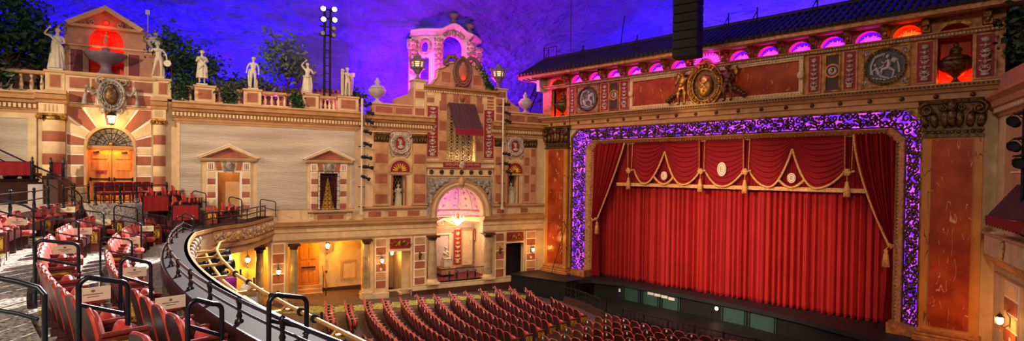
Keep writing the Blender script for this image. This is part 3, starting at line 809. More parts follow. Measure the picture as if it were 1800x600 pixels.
def arcade():
    for x0, x1, n in ((-17.36, -16.61, 6), (-11.77, -11.0, 6), (-9.41, -8.57, 6), (-3.84, -3.07, 5), (-1.49, -.63, 6)):
        b = MB(); stack(b, x0+.06, x1-.06, -.17 if x0 > -12 else -.5, 2.8, n, -.06, ('terra', 'tanblock')); b.use('cream2').box(x0, x1, -.06, 0, -.4, 2.85)
        trim(b, ML)
    b = MB()
    for x0, x1 in ((-11.0, -9.45), (-3.07, -1.55)):
        b.use('cream2').plate(rect(x0, x1, -.4, 2.85), -.08, .0, [rect(x0+.08, x1-.08, -.3, 1.98 if x0 < -5 else 2.07)])
    trim(b, ML)
    for x0, x1, zc, lb in ((-10.92, -9.54, 2.45, 'carved dark red relief over the doorway with the hanging lantern'), (-3.03, -1.62, 2.5, 'carved dark red relief over the black doorway near the stage')):
        t = thing('relief_panel', lb, 'relief panel', ML, 'red reliefs over the arcade doorways')
        b = MB().use('redpanel').box(x0+.06, x1-.06, -.11, 0, zc-.3, zc+.3); b.build('ground', t)
        b = MB().use('gold'); xm = (x0+x1)/2
        b.ball((xm, -.13, zc), (.16, .07, .2), 10)
        for sx in (-1, 1):
            spiral(b, (xm+sx*.34, zc), .2, 1.4, pi/2, sx, .04, -.13); spiral(b, (xm+sx*.55, zc-.05), .14, 1.3, 0, -sx, .035, -.13); leafb(b, xm+sx*.15, zc, pi/2-sx*.9, .3, .1, -.13)
        b.build('ornament', t)
    # plinth band, dark base
    b = MB().use('cream2').bar(-9.45, .2, [(.02, -.5), (-.1, -.5), (-.1, -.2), (-.14, -.17), (.02, -.17)]); b.box(-12.6, -10.95, -.35, .1, -.78, -.4); b.use('cream2').box(-12.6, -11.9, -.3, .3, -.42, -.38)
    trim(b, ML)
    b = MB().use('brown').box(-9.45, .5, -.12, .02, -1.6, -.5); b.box(-12.6, -10.95, -.36, .02, -1.6, -.78); b.box(-17.4, -16.5, -.1, .1, -1.6, -.85)
    b.build('baseboard_left', None, ML, kind='structure')
    # rear passage
    b = MB().use('cream2')
    b.box(-25, -9.3, 2.5, 2.6, -1.6, 3.4); b.box(-11.95, -11.7, .5, 2.5, -1.6, 3.4)
    b.box(-25, -9.2, .5, 2.6, 2.9, 3.0)
    b.build('wall_rear', None, ML, kind='structure')
    b = MB().use('orchaisle').box(-25, -9.2, 0, 2.6, -1.3, -1.0); b.use('brown').box(-14.4, -11.95, 2.42, 2.5, -1.1, -.36); b.box(-25, -17.4, 2.42, 2.5, -1.1, -.2)
    b.build('baseboard_rear', None, ML, kind='structure')
    b = MB().use('tan').plate(rect(-13.2, -12.2, .02, 1.25), 2.46, 2.5, [rect(-13.08, -12.32, .14, 1.13)])
    b.build('wall_panel', None, ML, **tagd('plain tan framed panel on the yellow recess wall', 'panel'))
    b = MB().use('brown').box(-14.1, -13.98, 2.46, 2.5, .55, .68); b.build('wall_switch', None, ML, **tagd('small dark switch plate on the yellow recess wall under the sconce', 'switch'))
    # orange door with steps
    d = MB().use('wood').box(-15.65, -14.5, 2.4, 2.46, -.05, 2.4)
    for z0, z1 in ((.1, .7), (.85, 1.3), (1.45, 2.2)):
        for x0 in (-15.55, -15.05): d.bbox(x0, x0+.42, 2.37, 2.41, z0, z1, .02)
    dd = d.build('door_3', None, ML, kind='structure'); k = MB().use('matteblack').box(-15.5, -14.7, 2.3, 2.36, .95, 1.02); k.build('panic_bar', dd)
    st = MB().use('tan')
    for i in range(5): st.box(-15.75, -14.35, 1.3+.22*(i), 2.5, -1.0+.0, -.85+.19*i)
    st.build('entry_steps', None, ML, **tagd('flight of tan steps rising to the orange door behind the arcade', 'steps'))
    h = thing('handrail', 'dark wooden handrail on the steps to the orange door', 'handrail', ML)
    k = MB().use('armwood').tube([(-14.3, 1.0, -.1), (-14.3, 1.1, .15), (-14.3, 2.3, 1.0)], .04, 8); k.build('rail', h)
    k = MB().use('matteblack')
    for y, z in ((1.1, .1), (2.0, .75)): k.cyl((-14.3, y, -1.0), (-14.3, y, z), .025)
    k.build('post', h)
    # passage behind doorway with lantern: bluish wall, steps
    b = MB().use('pinkmarble').box(-11.3, -9.2, 2.38, 2.45, -1.1, 2.9); b.use('cream2').box(-9.95, -9.4, .5, 2.4, -1.1, 2.9)
    trim(b, ML)
    s2 = MB().use('cream2')
    for i in range(3): s2.box(-10.35+.2*i, -9.95, .3, 1.2, -1.0, -.8+.18*i)
    s2.build('side_steps', None, ML, **tagd('low pale steps inside the doorway with the hanging lantern', 'steps'))
    b = MB().use('dark').box(-3.2, -1.4, .8, .85, -.4, 2.3); b.box(-3.2, -3.02, .4, .85, -.4, 2.3); b.box(-1.58, -1.4, .4, .85, -.4, 2.3); b.build('door_4', None, ML, kind='structure')
arcade()

def niche():
    # apse behind the great arch
    b = MB().use('cream2'); xc = -6.3
    W = 2.3; D = 2.9
    b.box(xc-W-.1, xc-W, .5, D, -.17, 3.4); b.box(xc+W, xc+W+.1, .5, D, -.17, 3.4)
    b.use('pinkmarble').box(xc-W, xc+W, D, D+.1, -.17, 3.4)
    b.build('wall_niche', None, ML, kind='structure')
    b = MB().use('plumpanel').box(xc-W, xc+W, 0, D, -.3, -.17); b.build('floor_niche', None, ML, kind='structure')
    # half dome with painted bands
    b = MB()
    def dome(r, z0):
        return lambda u, v: (xc-r*cos(pi*u)*cos(v*pi/2*.98), .45+(D-.5)*sin(pi*u)*cos(v*pi/2*.98), z0+1.75*sin(v*pi/2*.98))
    fn = dome(2.25, 4.15)
    for i in range(9):
        b.use('purpleorn' if i % 2 else 'fresco')
        b.grid(lambda u, v, i=i: fn((i+u)/9, v), 4, 10)
    b.use('cream2').grid(lambda u, v: (xc-2.25*cos(pi*u), .45+(D-.5)*sin(pi*u), 3.35+.8*v), 24, 2)
    b.use('purpleorn').grid(lambda u, v: (xc-2.2*cos(pi*u), .45+(D-.55)*sin(pi*u), 3.85+.25*v), 24, 1)
    b.use('creamorn')
    for i in range(1, 9):
        b.tube([fn(i/9, k/10) for k in range(11)], .05, 5)
    for i in range(9):
        for k in range(4):
            p = fn((i+.5)/9, .12+.2*k); b.ball((p[0]*.98+xc*.02, p[1]-.03, p[2]-.02), (.12-.02*k, .05, .1), 6)
    b.use('ochre')
    for z in (3.36, 3.8, 4.14): b.tube([(xc-2.2*cos(pi*i/24), .45+(D-.55)*sin(pi*i/24), z) for i in range(25)], .05, 5)
    b.build('ceiling_niche', None, ML, kind='structure')
    lamp_area('dome_lamp', (xc-.9, 1.1, 4.0), (xc-1.2, 2.0, 5.6), (180, 80, 255), 55, 1.2, .3, ML)
    # aedicule on back wall: pediment, pilasters, red damask strips
    b = MB().use('cream2')
    y = D-.12
    b.box(-7.35, -5.75, y-.05, D, 2.5, 2.62); b.box(-7.3, -7.1, y, D, .35, 2.5); b.box(-5.9, -5.7, y, D, .35, 2.5)
    b.use('coral').box(-7.4, -5.4, y-.02, D, 2.62, 3.0)
    for sx in (0, 1):
        p = [(-7.45, 3.05), (-6.4, 3.5), (-6.4, 3.65), (-7.6, 3.1)] if not sx else [(-5.35, 3.05), (-6.4, 3.5), (-6.4, 3.65), (-5.2, 3.1)]
        b.use('creamorn').plate(p, y-.15, D)
    b.use('creamorn').bar(-7.6, -5.2, [(D, 2.98), (y-.1, 3.0), (y-.15, 3.08), (D, 3.1)])
    b.use('coral').plate([(-7.2, 3.1), (-5.6, 3.1), (-6.4, 3.46)], y-.04, D)
    b.use('creamorn'); spiral(b, (-6.7, 3.2), .12, 1.2, 0, 1, .03, y-.06); spiral(b, (-6.1, 3.2), .12, 1.2, pi, -1, .03, y-.06); b.ball((-6.4, y-.06, 3.26), (.1, .05, .1), 8)
    b.use('cream2').box(-4.98, -4.25, y-.25, D, .35, 2.75); b.use('ochre').box(-5.02, -4.2, y-.3, D, 2.75, 2.9)
    b.use('tan').box(-8.6, -4.0, y-.1, D, .2, .36)
    trim(b, ML)
    for x0, x1, lb in ((-5.56, -5.02, 'tall red damask strip with pale vases beside the seated statue'), (-4.2, -4.06, 'narrow red ornamental strip at the corner of the statue niche')):
        t = thing('damask_panel', lb, 'panel', ML, 'red strips in the statue niche')
        yy = y-.06 if x0 < -5 else y-.3
        b = MB().use('damask').box(x0, x1, yy, yy+.04, .4 if x0 < -5 else 2.0, 2.8); b.build('ground', t)
        b = MB().use('creamorn'); z0 = .45 if x0 < -5 else 2.05
        candelabra(b, (x1-x0)*.95, 2.8-z0-.1, yy-.03, 3, (x0+x1)/2, z0); b.build('ornament', t)
    # iron railing
    t = thing('iron_railing', 'low black iron railing across the statue niche', 'railing', ML)
    b = MB().use('lattice'); b.box(-7.75, -4.55, .0, .04, .62, .66); b.box(-7.75, -4.55, .0, .04, -.1, -.07)
    b.build('rails', t)
    b = MB().use('lattice')
    for i in range(33): b.box(-7.75+.1*i, -7.735+.1*i, .01, .025, -.17, .62)
    b.build('bars', t)
    b = MB().use('matteblack')
    for x in (-7.0, -6.5, -5.75, -5.2): b.ball((x, -.01, .2), (.07, .03, .2), 8); spiral(b, (x, .42), .09, 1.2, 0, 1, .02, -.01); spiral(b, (x, .0), .08, 1.2, pi, 1, .02, -.01)
    b.build('cast_motif', t)
niche()

# ================================================================== lamps on the walls
def sconce(x, y, z, label, M_=None, w=25, s=1.0):
    t = thing('wall_sconce', label, 'sconce', (M_ or ML) @ T_(x, y, z, 0, s), 'amber wall sconces')
    b = MB().use('darkgold'); b.ball((0, .0, 0), (.07, .03, .2), 8); b.tube([(0, -.02, -.1), (0, -.16, -.2), (0, -.26, -.08)], .02, 6); b.ball((0, -.24, -.3), (.03, .03, .09), 6); b.tube([(0, 0, .1), (0, -.1, .32), (0, -.02, .4)], .015, 5)
    b.build('bracket', t)
    b = MB().use('lamp'); b.lathe([(.05, -.1), (.09, -.04), (.11, .08), (.07, .14)], (0, -.26, 0), 10); b.build('glass_shade', t)
    b = MB().use('darkgold'); b.lathe([(.12, .14), (.08, .18), (.02, .26), (.0, .3)], (0, -.26, 0), 10)
    for k in range(6): b.tube([(.115*cos(k*pi/3), -.26+.115*sin(k*pi/3), -.1), (.12*cos(k*pi/3), -.26+.12*sin(k*pi/3), .15)], .01, 4)
    b.build('cage', t)
    lamp_pt('sconce_light', (x, y-.45, z+.05), (255, 190, 62), w, .08, M_ or ML)
sconce(-14.03, 2.45, 2.2, 'glowing sconce high on the yellow recess wall', w=520, s=1.25)
sconce(-11.39, -.1, 1.5, 'glowing sconce on the banded pier before the lantern doorway')
sconce(-1.06, -.1, 1.55, 'glowing sconce on the last banded pier before the stage')
sconce(-18.37, 2.45, 1.65, 'glowing sconce on the amber wall under the balcony box', w=620, s=1.2)
sconce(-17.0, -.1, 1.28, 'glowing sconce on the banded pier between the two arcade columns', w=30)
for x, z, lb in ((-11.39, .98, 'small white notice under the sconce by the lantern doorway'), (-1.06, 1.02, 'small white notice under the last sconce before the stage')):
    b = MB().use('whitetag').box(x-.06, x+.06, -.11, -.09, z-.08, z+.08); b.build('notice', None, ML, **tagd(lb, 'notice'))
for x, lb in ((-9.0, 'unlit bronze wall bracket on the pier at the pipe side of the statue niche'), (-3.46, 'unlit bronze wall bracket on the pier at the stage side of the statue niche')):
    t = thing('wall_bracket', lb, 'bracket', ML @ T_(x, -.1, 1.65), 'unlit brackets flanking the niche')
    b = MB().use('darkgold'); b.ball((0, 0, 0), (.08, .04, .28), 8); b.build('back_plate', t)
    b = MB().use('darkgold'); b.tube([(0, 0, -.1), (0, -.2, -.16), (0, -.24, .05)], .02, 6); b.lathe([(.02, .05), (.08, .12), (.07, .16)], (0, -.24, 0), 8); b.build('arm', t)
def lantern(x, y, z, label, s=1.0, w=40, M_=None, drop=.5):
    t = thing('hanging_lantern', label, 'lantern', (M_ or ML) @ T_(x, y, z, 0, s), 'hanging lanterns')
    b = MB().use('lamp').lathe([(.1, -.22), (.16, .12)], n=6, smooth=False); b.build('glass', t)
    b = MB().use('matteblack'); b.lathe([(.0, .34), (.05, .28), (.12, .22), (.2, .13), (.16, .11)], n=6, smooth=False); b.lathe([(.11, -.22), (.08, -.27), (.0, -.33)], n=6, smooth=False)
    for k in range(6): b.tube([(.11*cos(k*pi/3), .11*sin(k*pi/3), -.22), (.165*cos(k*pi/3), .165*sin(k*pi/3), .12)], .012, 4)
    b.build('frame', t)
    b = MB().use('matteblack').tube([(0, 0, .3), (0, 0, .3+drop)], .012, 5); b.build('chain', t)
    lamp_pt('lantern_light', (x, y-.3 if not M_ else y, z-.3*s), (255, 190, 96), w, .12, M_ or ML)
lantern(-24.27, -.35, 9.12, 'lit hexagonal lantern hanging over the fanlight of the double doors', 1.05, 45, drop=.3)
lantern(-10.35, 1.2, 1.75, 'small lit lantern hanging inside the arcade doorway', .75, 25, drop=1.0)
def chandelier():
    x, y, z = -5.85, 1.4, 3.65
    t = thing('chandelier', 'brilliant crystal chandelier hanging in the great arch', 'chandelier', ML @ T_(x, y, z))
    b = MB().use('brass'); b.tube([(0, 0, .3), (0, 0, 2.15)], .015, 5); b.lathe([(.02, .4), (.08, .3), (.05, .2), (.1, .1), (.04, 0)], n=10)
    for k in range(8):
        a = k*pi/4; b.tube([(.05*cos(a), .05*sin(a), .1), (.25*cos(a), .25*sin(a), -.05), (.4*cos(a), .4*sin(a), .08)], .012, 5)
    b.build('frame', t)
    for k in range(8):
        a = k*pi/4; MB().use('lampcryst').ball((.4*cos(a), .4*sin(a), .15), (.035, .035, .08), 6).build('candle_bulb', t)
    b = MB().use('lampcryst'); 
    for rr, zz, n in ((.42, -.02, 24), (.3, -.12, 18), (.18, -.22, 12), (.07, -.32, 6)):
        for k in range(n): b.ball((rr*cos(2*pi*k/n), rr*sin(2*pi*k/n), zz), (.022, .022, .06), 5, 4)
    b.build('crystal_drops', t)
    lamp_pt('chandelier_light', (x, y, z-.45), (255, 220, 180), 190, .25, ML)
chandelier()
# ================================================================== pipes with stage lights
def stage_light(T, label, group, L=.42, r=.11, yoke=True):
    t = thing('stage_light', label, 'stage light', T, group)
    b = MB().use('matteblack'); b.lathe([(r*.5, -L*.5), (r*.8, -L*.45), (r*.85, -L*.1), (r*.62, -L*.05), (r*.62, L*.2), (r*.95, L*.3), (r*.98, L*.5), (r*.85, L*.5), (r*.8, L*.42)], n=12); b.build('barrel', t)
    b = MB().use('matteblack'); b.tube([(-r*1.1, 0, 0), (-r*1.15, .12, .02), (0, r*1.8, .02), (r*1.15, .12, .02), (r*1.1, 0, 0)], .016, 5); b.build('yoke', t)
    return t
def pipe(x, z0, z1, y, label, lights, glabel, side):
    t = thing('lighting_pipe', label, 'pipe', ML @ T_(x, y, 0))
    b = MB().use('whitepipe').cyl((0, 0, z0), (0, 0, z1), .06, n=10); b.use('whitepipe').box(-.08, .08, -.08, .08, z0, z0+.15); b.build('tube', t)
    b = MB().use('brass').cyl((.17, .05, z0+.3), (.17, .05, z1-.3), .022, n=6); b.build('conduit', t)
    b = MB().use('matteblack')
    for i in range(6):
        z = z0+.4+(z1-z0-.8)*i/5; b.box(-.04, .2, -.02, .06, z, z+.04); b.box(-.03, .03, .0, -y, z, z+.04)
    b.build('clamps', t)
    for k, (dx, z, rz, tilt, L) in enumerate(lights):
        T = ML @ T_(x+dx, y-.1, z) @ Matrix.Rotation(rz, 4, 'Z') @ Matrix.Rotation(tilt, 4, 'X')
        stage_light(T, '%s, %s from the top' % (glabel, ordn(k)), glabel+'s', L)
        b = MB().use('matteblack'); b.box(0, dx, -.02, .02, z+.1, z+.13)
        b.build('hanger_arm', t)
pipe(-12.7, 4.3, 10.9, -.7, 'tall white lighting pipe fixed in front of the stucco wall edge', [(.3, 10.55, .6, 1.2, .45), (.42, 10.1, 1.1, 1.9, .42), (.4, 9.62, 1.3, 2.0, .5), (.3, 9.0, 1.3, 1.9, .5), (.3, 8.3, 1.3, 1.9, .5), (.25, 7.55, 1.4, 1.7, .62), (.33, 7.0, 1.4, 1.7, .62), (.2, 6.4, 1.3, 2.0, .55)], 'black stage light on the pipe at the stucco wall edge', 1)
pipe(-3.65, 4.4, 11.6, -.7, 'white lighting pipe in front of the arch wall near the proscenium', [(.22, 11.2, .9, 1.6, .4), (.25, 10.65, 1.1, 1.9, .45), (.3, 10.15, 1.2, 2.0, .45), (.2, 8.0, 1.2, 1.7, .5), (.28, 7.35, 1.2, 1.8, .42), (.42, 6.8, 1.2, 2.0, .42)], 'black stage light on the pipe near the proscenium', 1)
def ladder():
    t = thing('ladder', 'narrow brass ladder hooked on the pipe near the proscenium', 'ladder', ML @ T_(-3.4, -.55, 0))
    b = MB().use('brass'); b.cyl((-.1, 0, 4.35), (-.1, 0, 6.5), .03, n=6); b.cyl((.16, 0, 4.35), (.16, 0, 6.5), .03, n=6); b.build('stiles', t)
    b = MB().use('brass')
    for i in range(9): b.cyl((-.1, 0, 4.5+.22*i), (.16, 0, 4.5+.22*i), .014, n=6)
    b.build('rungs', t)
ladder()
# ================================================================== FIGURES
def skin_body(J, E, R, sub=1):
    me = bpy.data.meshes.new('tmp'); keys = list(J); me.from_pydata([J[k] for k in keys], [(keys.index(a), keys.index(b)) for a, b in E], [])
    o = bpy.data.objects.new('tmp', me); COL.objects.link(o)
    o.modifiers.new('s', 'SKIN').use_smooth_shade = True
    for i, k in enumerate(keys):
        d = me.skin_vertices[0].data[i]; r = R[k]; d.radius = r if isinstance(r, tuple) else (r, r); d.use_root = (k == 'pelvis')
    m = o.modifiers.new('u', 'SUBSURF'); m.levels = sub; m.render_levels = sub
    dg = bpy.context.evaluated_depsgraph_get(); dg.update()
    ev = o.evaluated_get(dg); em = ev.to_mesh()
    vs = [tuple(v.co) for v in em.vertices]; fs = [tuple(p.vertices) for p in em.polygons]
    ev.to_mesh_clear(); bpy.data.objects.remove(o); bpy.data.meshes.remove(me)
    return vs, fs
def figure(pose, child=False):
    q = pose
    J = {'pelvis': (0, 0, .95), 'belly': (q.get('sway', 0)*.5, -.01, 1.1), 'chest': (q.get('sway', 0), 0, 1.3), 'nb': (q.get('sway', 0), .02, 1.47), 'neck': (q.get('sway', 0), .01, 1.56)}
    hx, hy = q.get('head', (0, 0)); cx = q.get('sway', 0)
    J['head'] = (cx+hx*.5, hy*.5-.015, 1.66); J['crown'] = (cx+hx, hy, 1.745)
    R = {'pelvis': (.135, .11), 'belly': (.12, .095), 'chest': (.155, .115), 'nb': .075, 'neck': .055, 'head': (.078, .095), 'crown': (.07, .08)}
    E = [('pelvis', 'belly'), ('belly', 'chest'), ('chest', 'nb'), ('nb', 'neck'), ('neck', 'head'), ('head', 'crown')]
    for s_, sx in (('l', -1), ('r', 1)):
        J['sh'+s_] = (cx+sx*.185, .01, 1.42); el = q['el'+s_]; wr = q['wr'+s_]
        J['el'+s_] = el; J['wr'+s_] = wr
        d = (Vector(wr)-Vector(el)).normalized(); J['pa'+s_] = tuple(Vector(wr)+d*.08)
        R['sh'+s_] = .068; R['el'+s_] = .045; R['wr'+s_] = .031; R['pa'+s_] = (.042, .022)
        E += [('chest', 'sh'+s_), ('sh'+s_, 'el'+s_), ('el'+s_, 'wr'+s_), ('wr'+s_, 'pa'+s_)]
        J['hip'+s_] = (sx*.1, 0, .9); kn = q.get('kn'+s_, (sx*.11, -.03, .5)); an = q.get('an'+s_, (sx*.11, .02, .08))
        J['kn'+s_] = kn; J['an'+s_] = an; J['toe'+s_] = (an[0]+sx*.03, an[1]-.17, max(.03, an[2]-.04))
        R['hip'+s_] = .1; R['kn'+s_] = .064; R['an'+s_] = .042; R['toe'+s_] = (.042, .028)
        E += [('pelvis', 'hip'+s_), ('hip'+s_, 'kn'+s_), ('kn'+s_, 'an'+s_), ('an'+s_, 'toe'+s_)]
    vs, fs = skin_body(J, E, R)
    b = MB(); b.use(q.get('mat', 'stone')).add(vs, fs, True)
    h = Vector(J['head']); 
    # face: brow, nose, mouth, chin, ears
    b.ball(h+Vector((0, -.105, -.005)), (.016, .022, .03), 6); b.ball(h+Vector((0, -.085, .03)), (.05, .02, .012), 6)
    b.ball(h+Vector((0, -.092, -.045)), (.026, .014, .009), 6); b.ball(h+Vector((0, -.08, -.078)), (.03, .024, .02), 6)
    for sx in (-1, 1):
        b.ball(h+Vector((sx*.082, .0, -.01)), (.012, .022, .032), 6); b.ball(h+Vector((sx*.033, -.086, .012)), (.014, .012, .009), 6)
    # five fingers
    for s_, sx in (('l', -1), ('r', 1)):
        w = Vector(J['wr'+s_]); p = Vector(J['pa'+s_]); d = (p-w).normalized(); sd = d.cross(Vector((0, 1, 0)))
        sd = sd.normalized() if sd.length > .1 else Vector((1, 0, 0)); cu = d.cross(sd).normalized()
        for k in range(4):
            o = p+sd*(.026*(k-1.5)/1.5); L = (.062, .075, .07, .052)[k]
            b.tube([o-d*.02, o+d*L*.5, o+d*L*.85+cu*.02], [.012, .011, .008], 5)
        o = w+d*.03-sd*.03; b.tube([o, o+d*.035-sd*.03, o+d*.07-sd*.032], [.013, .012, .009], 5)
    return b, J
def hair(b, J, style):
    h = Vector(J['head'])
    b.ball(h+Vector((0, .03, .05)), (.1, .105, .09), 10)
    if style == 'bun': b.ball(h+Vector((0, .13, .05)), (.055, .06, .05), 8)
    if style == 'wreath':
        for k in range(12): b.ball(h+Vector((.1*cos(k*pi/6), .02+.105*sin(k*pi/6), .065)), (.026, .026, .022), 5)
    if style == 'curly':
        for k in range(14):
            a = k*2.4; b.ball(h+Vector((.085*cos(a), .03+.09*sin(a), .03+.07*((k % 5)/5))), .034, 6)
def skirt(b, z0, z1, r0, r1, nf=9, fl=.1, cx=0, lean=0, a0=0, a1=2*pi, sy=.8):
    b.lathe([(r0+(r1-r0)*(t**1.2), z0+(z1-z0)*t) for t in [i/8 for i in range(9)]], (cx, 0, 0), 44, 1, sy, a0, a1, fl, nf)
def cloth_band(b, pts, r=.05):
    b.tube(pts, r, 6)
def statue(name, T, label, pose, robe=None, hairs='curly', extra=None, group='plaster statues along the wall top', plinth=.0, s=1.0):
    t = thing('statue', label, 'statue', T @ Matrix.Scale(s, 4), group)
    b, J = figure(pose); b.build('figure', t)
    c = MB().use(pose.get('mat', 'stone')); hair(c, J, hairs); c.build('hair', t)
    if robe: c = MB().use(pose.get('mat', 'stone')); robe(c, J); c.build('drapery', t)
    if extra: extra(t, J)
    p = MB().use(pose.get('mat', 'stone')).bbox(-.27, .27, -.24, .22, -.09, .0, .015); p.build('plinth', t)
    return t
def robe_long(c, J):
    skirt(c, 1.22, .02, .155, .3, 11, .1); c.lathe([(.16, 1.2), (.175, 1.3), (.15, 1.44)], (J['chest'][0], 0, 0), 18, 1.05, .85)
    cloth_band(c, [(-.2, -.1, 1.42), (0, -.16, 1.2), (.2, -.12, .98), (.24, .02, .8)], .05); cloth_band(c, [(.2, -.1, .95), (.25, -.05, .6), (.24, 0, .2)], .06)
def robe_hips(c, J):
    skirt(c, .98, .02, .17, .28, 10, .11); cloth_band(c, [(-.2, -.05, 1.0), (0, -.17, .93), (.2, -.1, 1.02), (.1, .14, 1.0), (-.12, .12, 1.0)], .05)
    cloth_band(c, [(.2, -.12, .95), (.26, -.1, .5), (.25, -.05, .15)], .055)
def robe_cloak(c, J):
    c.lathe([(.2, 1.46), (.25, 1.3), (.25, .8), (.27, .12)], (0, .02, 0), 28, 1.05, .85, -.3, pi+.3, .07, 12)
    cloth_band(c, [(-.2, -.05, 1.42), (-.05, -.17, 1.32), (.14, -.15, 1.22), (.24, -.02, 1.1)], .06)
def robe_wrap(c, J):
    skirt(c, 1.3, .3, .17, .26, 8, .12); cloth_band(c, [(-.2, -.1, 1.4), (0, -.2, 1.15), (.2, -.16, .9), (.22, -.05, .6)], .065); cloth_band(c, [(.2, -.16, 1.3), (.05, -.2, 1.0), (-.18, -.12, .75)], .06)
statue('s', ML @ T_(-26.4, .25, 11.32), 'tall robed plaster statue with arm raised to her head, beside the trees and red fountain', dict(sway=.03, head=(.02, -.01), ell=(-.42, -.02, 1.5), wrl=(-.26, -.06, 1.75), elr=(.3, -.05, 1.15), wrr=(.16, -.2, 1.1)), robe_long, 'bun', s=1.04)
def disc(t, J):
    b = MB().use('stone'); p = J['par']; b.cyl((p[0]+.02, p[1]-.05, p[2]-.1), (p[0]+.03, p[1]-.0, p[2]-.1), .17, n=16); b.build('discus', t)
def stump(t, J):
    b = MB().use('stone').lathe([(.13, 0), (.1, .2), (.09, .5), (.06, .56)], (.16, .16, 0), 9, flute=.1, nf=4); b.build('tree_stump', t)
statue('s', ML @ T_(-22.46, .25, 11.32), 'nude athlete statue lowering a discus, on the parapet at the stage side of the fountain', dict(sway=-.03, head=(-.03, -.02), ell=(-.38, -.1, 1.2), wrl=(-.36, -.3, 1.3), elr=(.34, .02, 1.15), wrr=(.36, -.06, .9), knl=(-.16, -.1, .5), anl=(-.26, .02, .08), knr=(.13, -.02, .5), anr=(.12, .05, .08)), None, 'curly', lambda t, J: (disc(t, J), stump(t, J)), s=.96)
statue('s', ML @ T_(-20.6, .3, 11.16), 'cloaked plaster statue hugging a bundle to its chest, first after the fountain bay', dict(sway=0, head=(.02, -.03), ell=(-.27, -.06, 1.16), wrl=(-.1, -.24, 1.32), elr=(.28, -.06, 1.16), wrr=(.1, -.24, 1.26)), robe_wrap, 'curly', s=.95)
statue('s', ML @ T_(-18.24, .3, 11.13), 'nude youth statue with both arms hanging, on the pedestal before the pink lamps', dict(sway=.02, head=(.01, 0), ell=(-.3, .03, 1.16), wrl=(-.33, -.1, .92), elr=(.3, .03, 1.15), wrr=(.3, -.08, .9), knl=(-.1, -.08, .5)), lambda c, J: cloth_band(c, [(-.15, .1, 1.1), (-.2, .14, .7), (-.16, .16, .1)], .08), 'curly', stump, s=.93)
def bowl(t, J):
    b = MB().use('stone'); p = J['par']; b.lathe([(.02, -.02), (.1, .02), (.14, .06)], (p[0], p[1]-.04, p[2]), 12); b.build('bowl', t)
statue('s', ML @ T_(-15.53, .3, 11.08), 'draped dancing statue with one arm arched over her head and a bowl in hand', dict(sway=.05, head=(-.03, 0), ell=(-.3, -.02, 1.62), wrl=(-.1, -.05, 1.86), elr=(.32, -.06, 1.18), wrr=(.36, -.28, 1.16)), robe_hips, 'bun', bowl, s=.95)
def wing(t, J):
    b = MB().use('stone'); b.bbox(-.4, -.25, -.05, .1, .05, 1.55, .03); b.ball((-.32, .02, 1.6), (.1, .1, .1), 8)
    for k in range(3): b.box(-.385+.04*k, -.37+.04*k, -.07, -.04, .1, 1.5)
    b.build('fluted_pillar', t)
statue('s', ML @ T_(-13.3, .3, 11.08), 'robed statue leaning on a tall fluted pillar, last before the arch wall', dict(sway=-.02, head=(-.02, 0), ell=(-.3, -.02, 1.25), wrl=(-.28, -.08, 1.5), elr=(.28, -.05, 1.16), wrr=(.12, -.2, 1.22)), robe_cloak, 'curly', wing, s=.93)
statue('s', ML @ T_(-10.27, .3, 4.7), 'small robed statue in the niche nearer the barred window', dict(sway=.02, head=(.02, 0), ell=(-.27, -.05, 1.17), wrl=(-.12, -.2, 1.15), elr=(.28, -.05, 1.17), wrr=(.2, -.22, 1.38)), robe_long, 'bun', group='robed statues in the wall niches', s=.72)
statue('s', ML @ T_(-2.44, .3, 4.7), 'small robed statue in the niche next to the proscenium', dict(sway=-.02, head=(-.02, 0), ell=(-.27, -.05, 1.17), wrl=(-.15, -.22, 1.36), elr=(.28, -.03, 1.16), wrr=(.27, -.12, .95)), robe_long, 'curly', group='robed statues in the wall niches', s=.78)
def seated():
    # seated robed figure on a rock, in the great arch
    t = thing('statue', 'white seated robed statue on a rock pedestal in the great arch', 'statue', ML @ T_(-6.42, 2.1, .42) @ Matrix.Scale(.98, 4))
    q = dict(sway=.0, head=(-.02, -.05), ell=(-.28, -.08, 1.14), wrl=(-.12, -.32, 1.02), elr=(.28, -.1, 1.14), wrr=(.14, -.32, 1.0), knl=(-.13, -.42, .92), anl=(-.12, -.36, .48), knr=(.14, -.44, .9), anr=(.13, -.46, .46))
    b, J = figure(q); T = Matrix.Translation((0, 0, -.38)); b.v = [tuple(T @ Vector(v)) for v in b.v]; b.build('figure', t)
    c = MB().use('stone'); hair(c, J, 'bun'); c.v = [tuple(T @ Vector(v)) for v in c.v]; c.build('hair', t)
    c = MB().use('stone')
    c.grid(lambda u, v: (-.3+.6*u+.015*sin(u*30), -.5+.0*v-.03*sin(u*26)*v+.03*cos(v*3), .56-.5*v), 30, 8); c.grid(lambda u, v: (-.28+.56*u, .1-.6*v, .6+.04*sin(v*3)+.02*sin(u*24)), 24, 8)
    for sx in (-1, 1): c.grid(lambda u, v, sx=sx: (sx*(.28+.03*sin(u*12)*v+.05*v), .1-.6*u, .6-.54*v), 12, 6)
    cloth_band(c, [(-.2, -.1, 1.0), (0, -.2, .85), (.22, -.1, .7)], .06); c.build('drapery', t)
    r = MB().use('stone')
    for k in range(14):
        a = k*2.1; r.ball((.22*cos(a), .05+.22*sin(a), .12+.03*(k % 9)), (.17, .15, .13), 7)
    r.build('rock', t)
    p = MB().use('tan'); p.bbox(-.5, .5, -.55, .4, -.48, -.02, .03); p.use('ochre').bbox(-.55, .55, -.6, .45, -.06, .02, .02); p.build('pedestal', t)
seated()

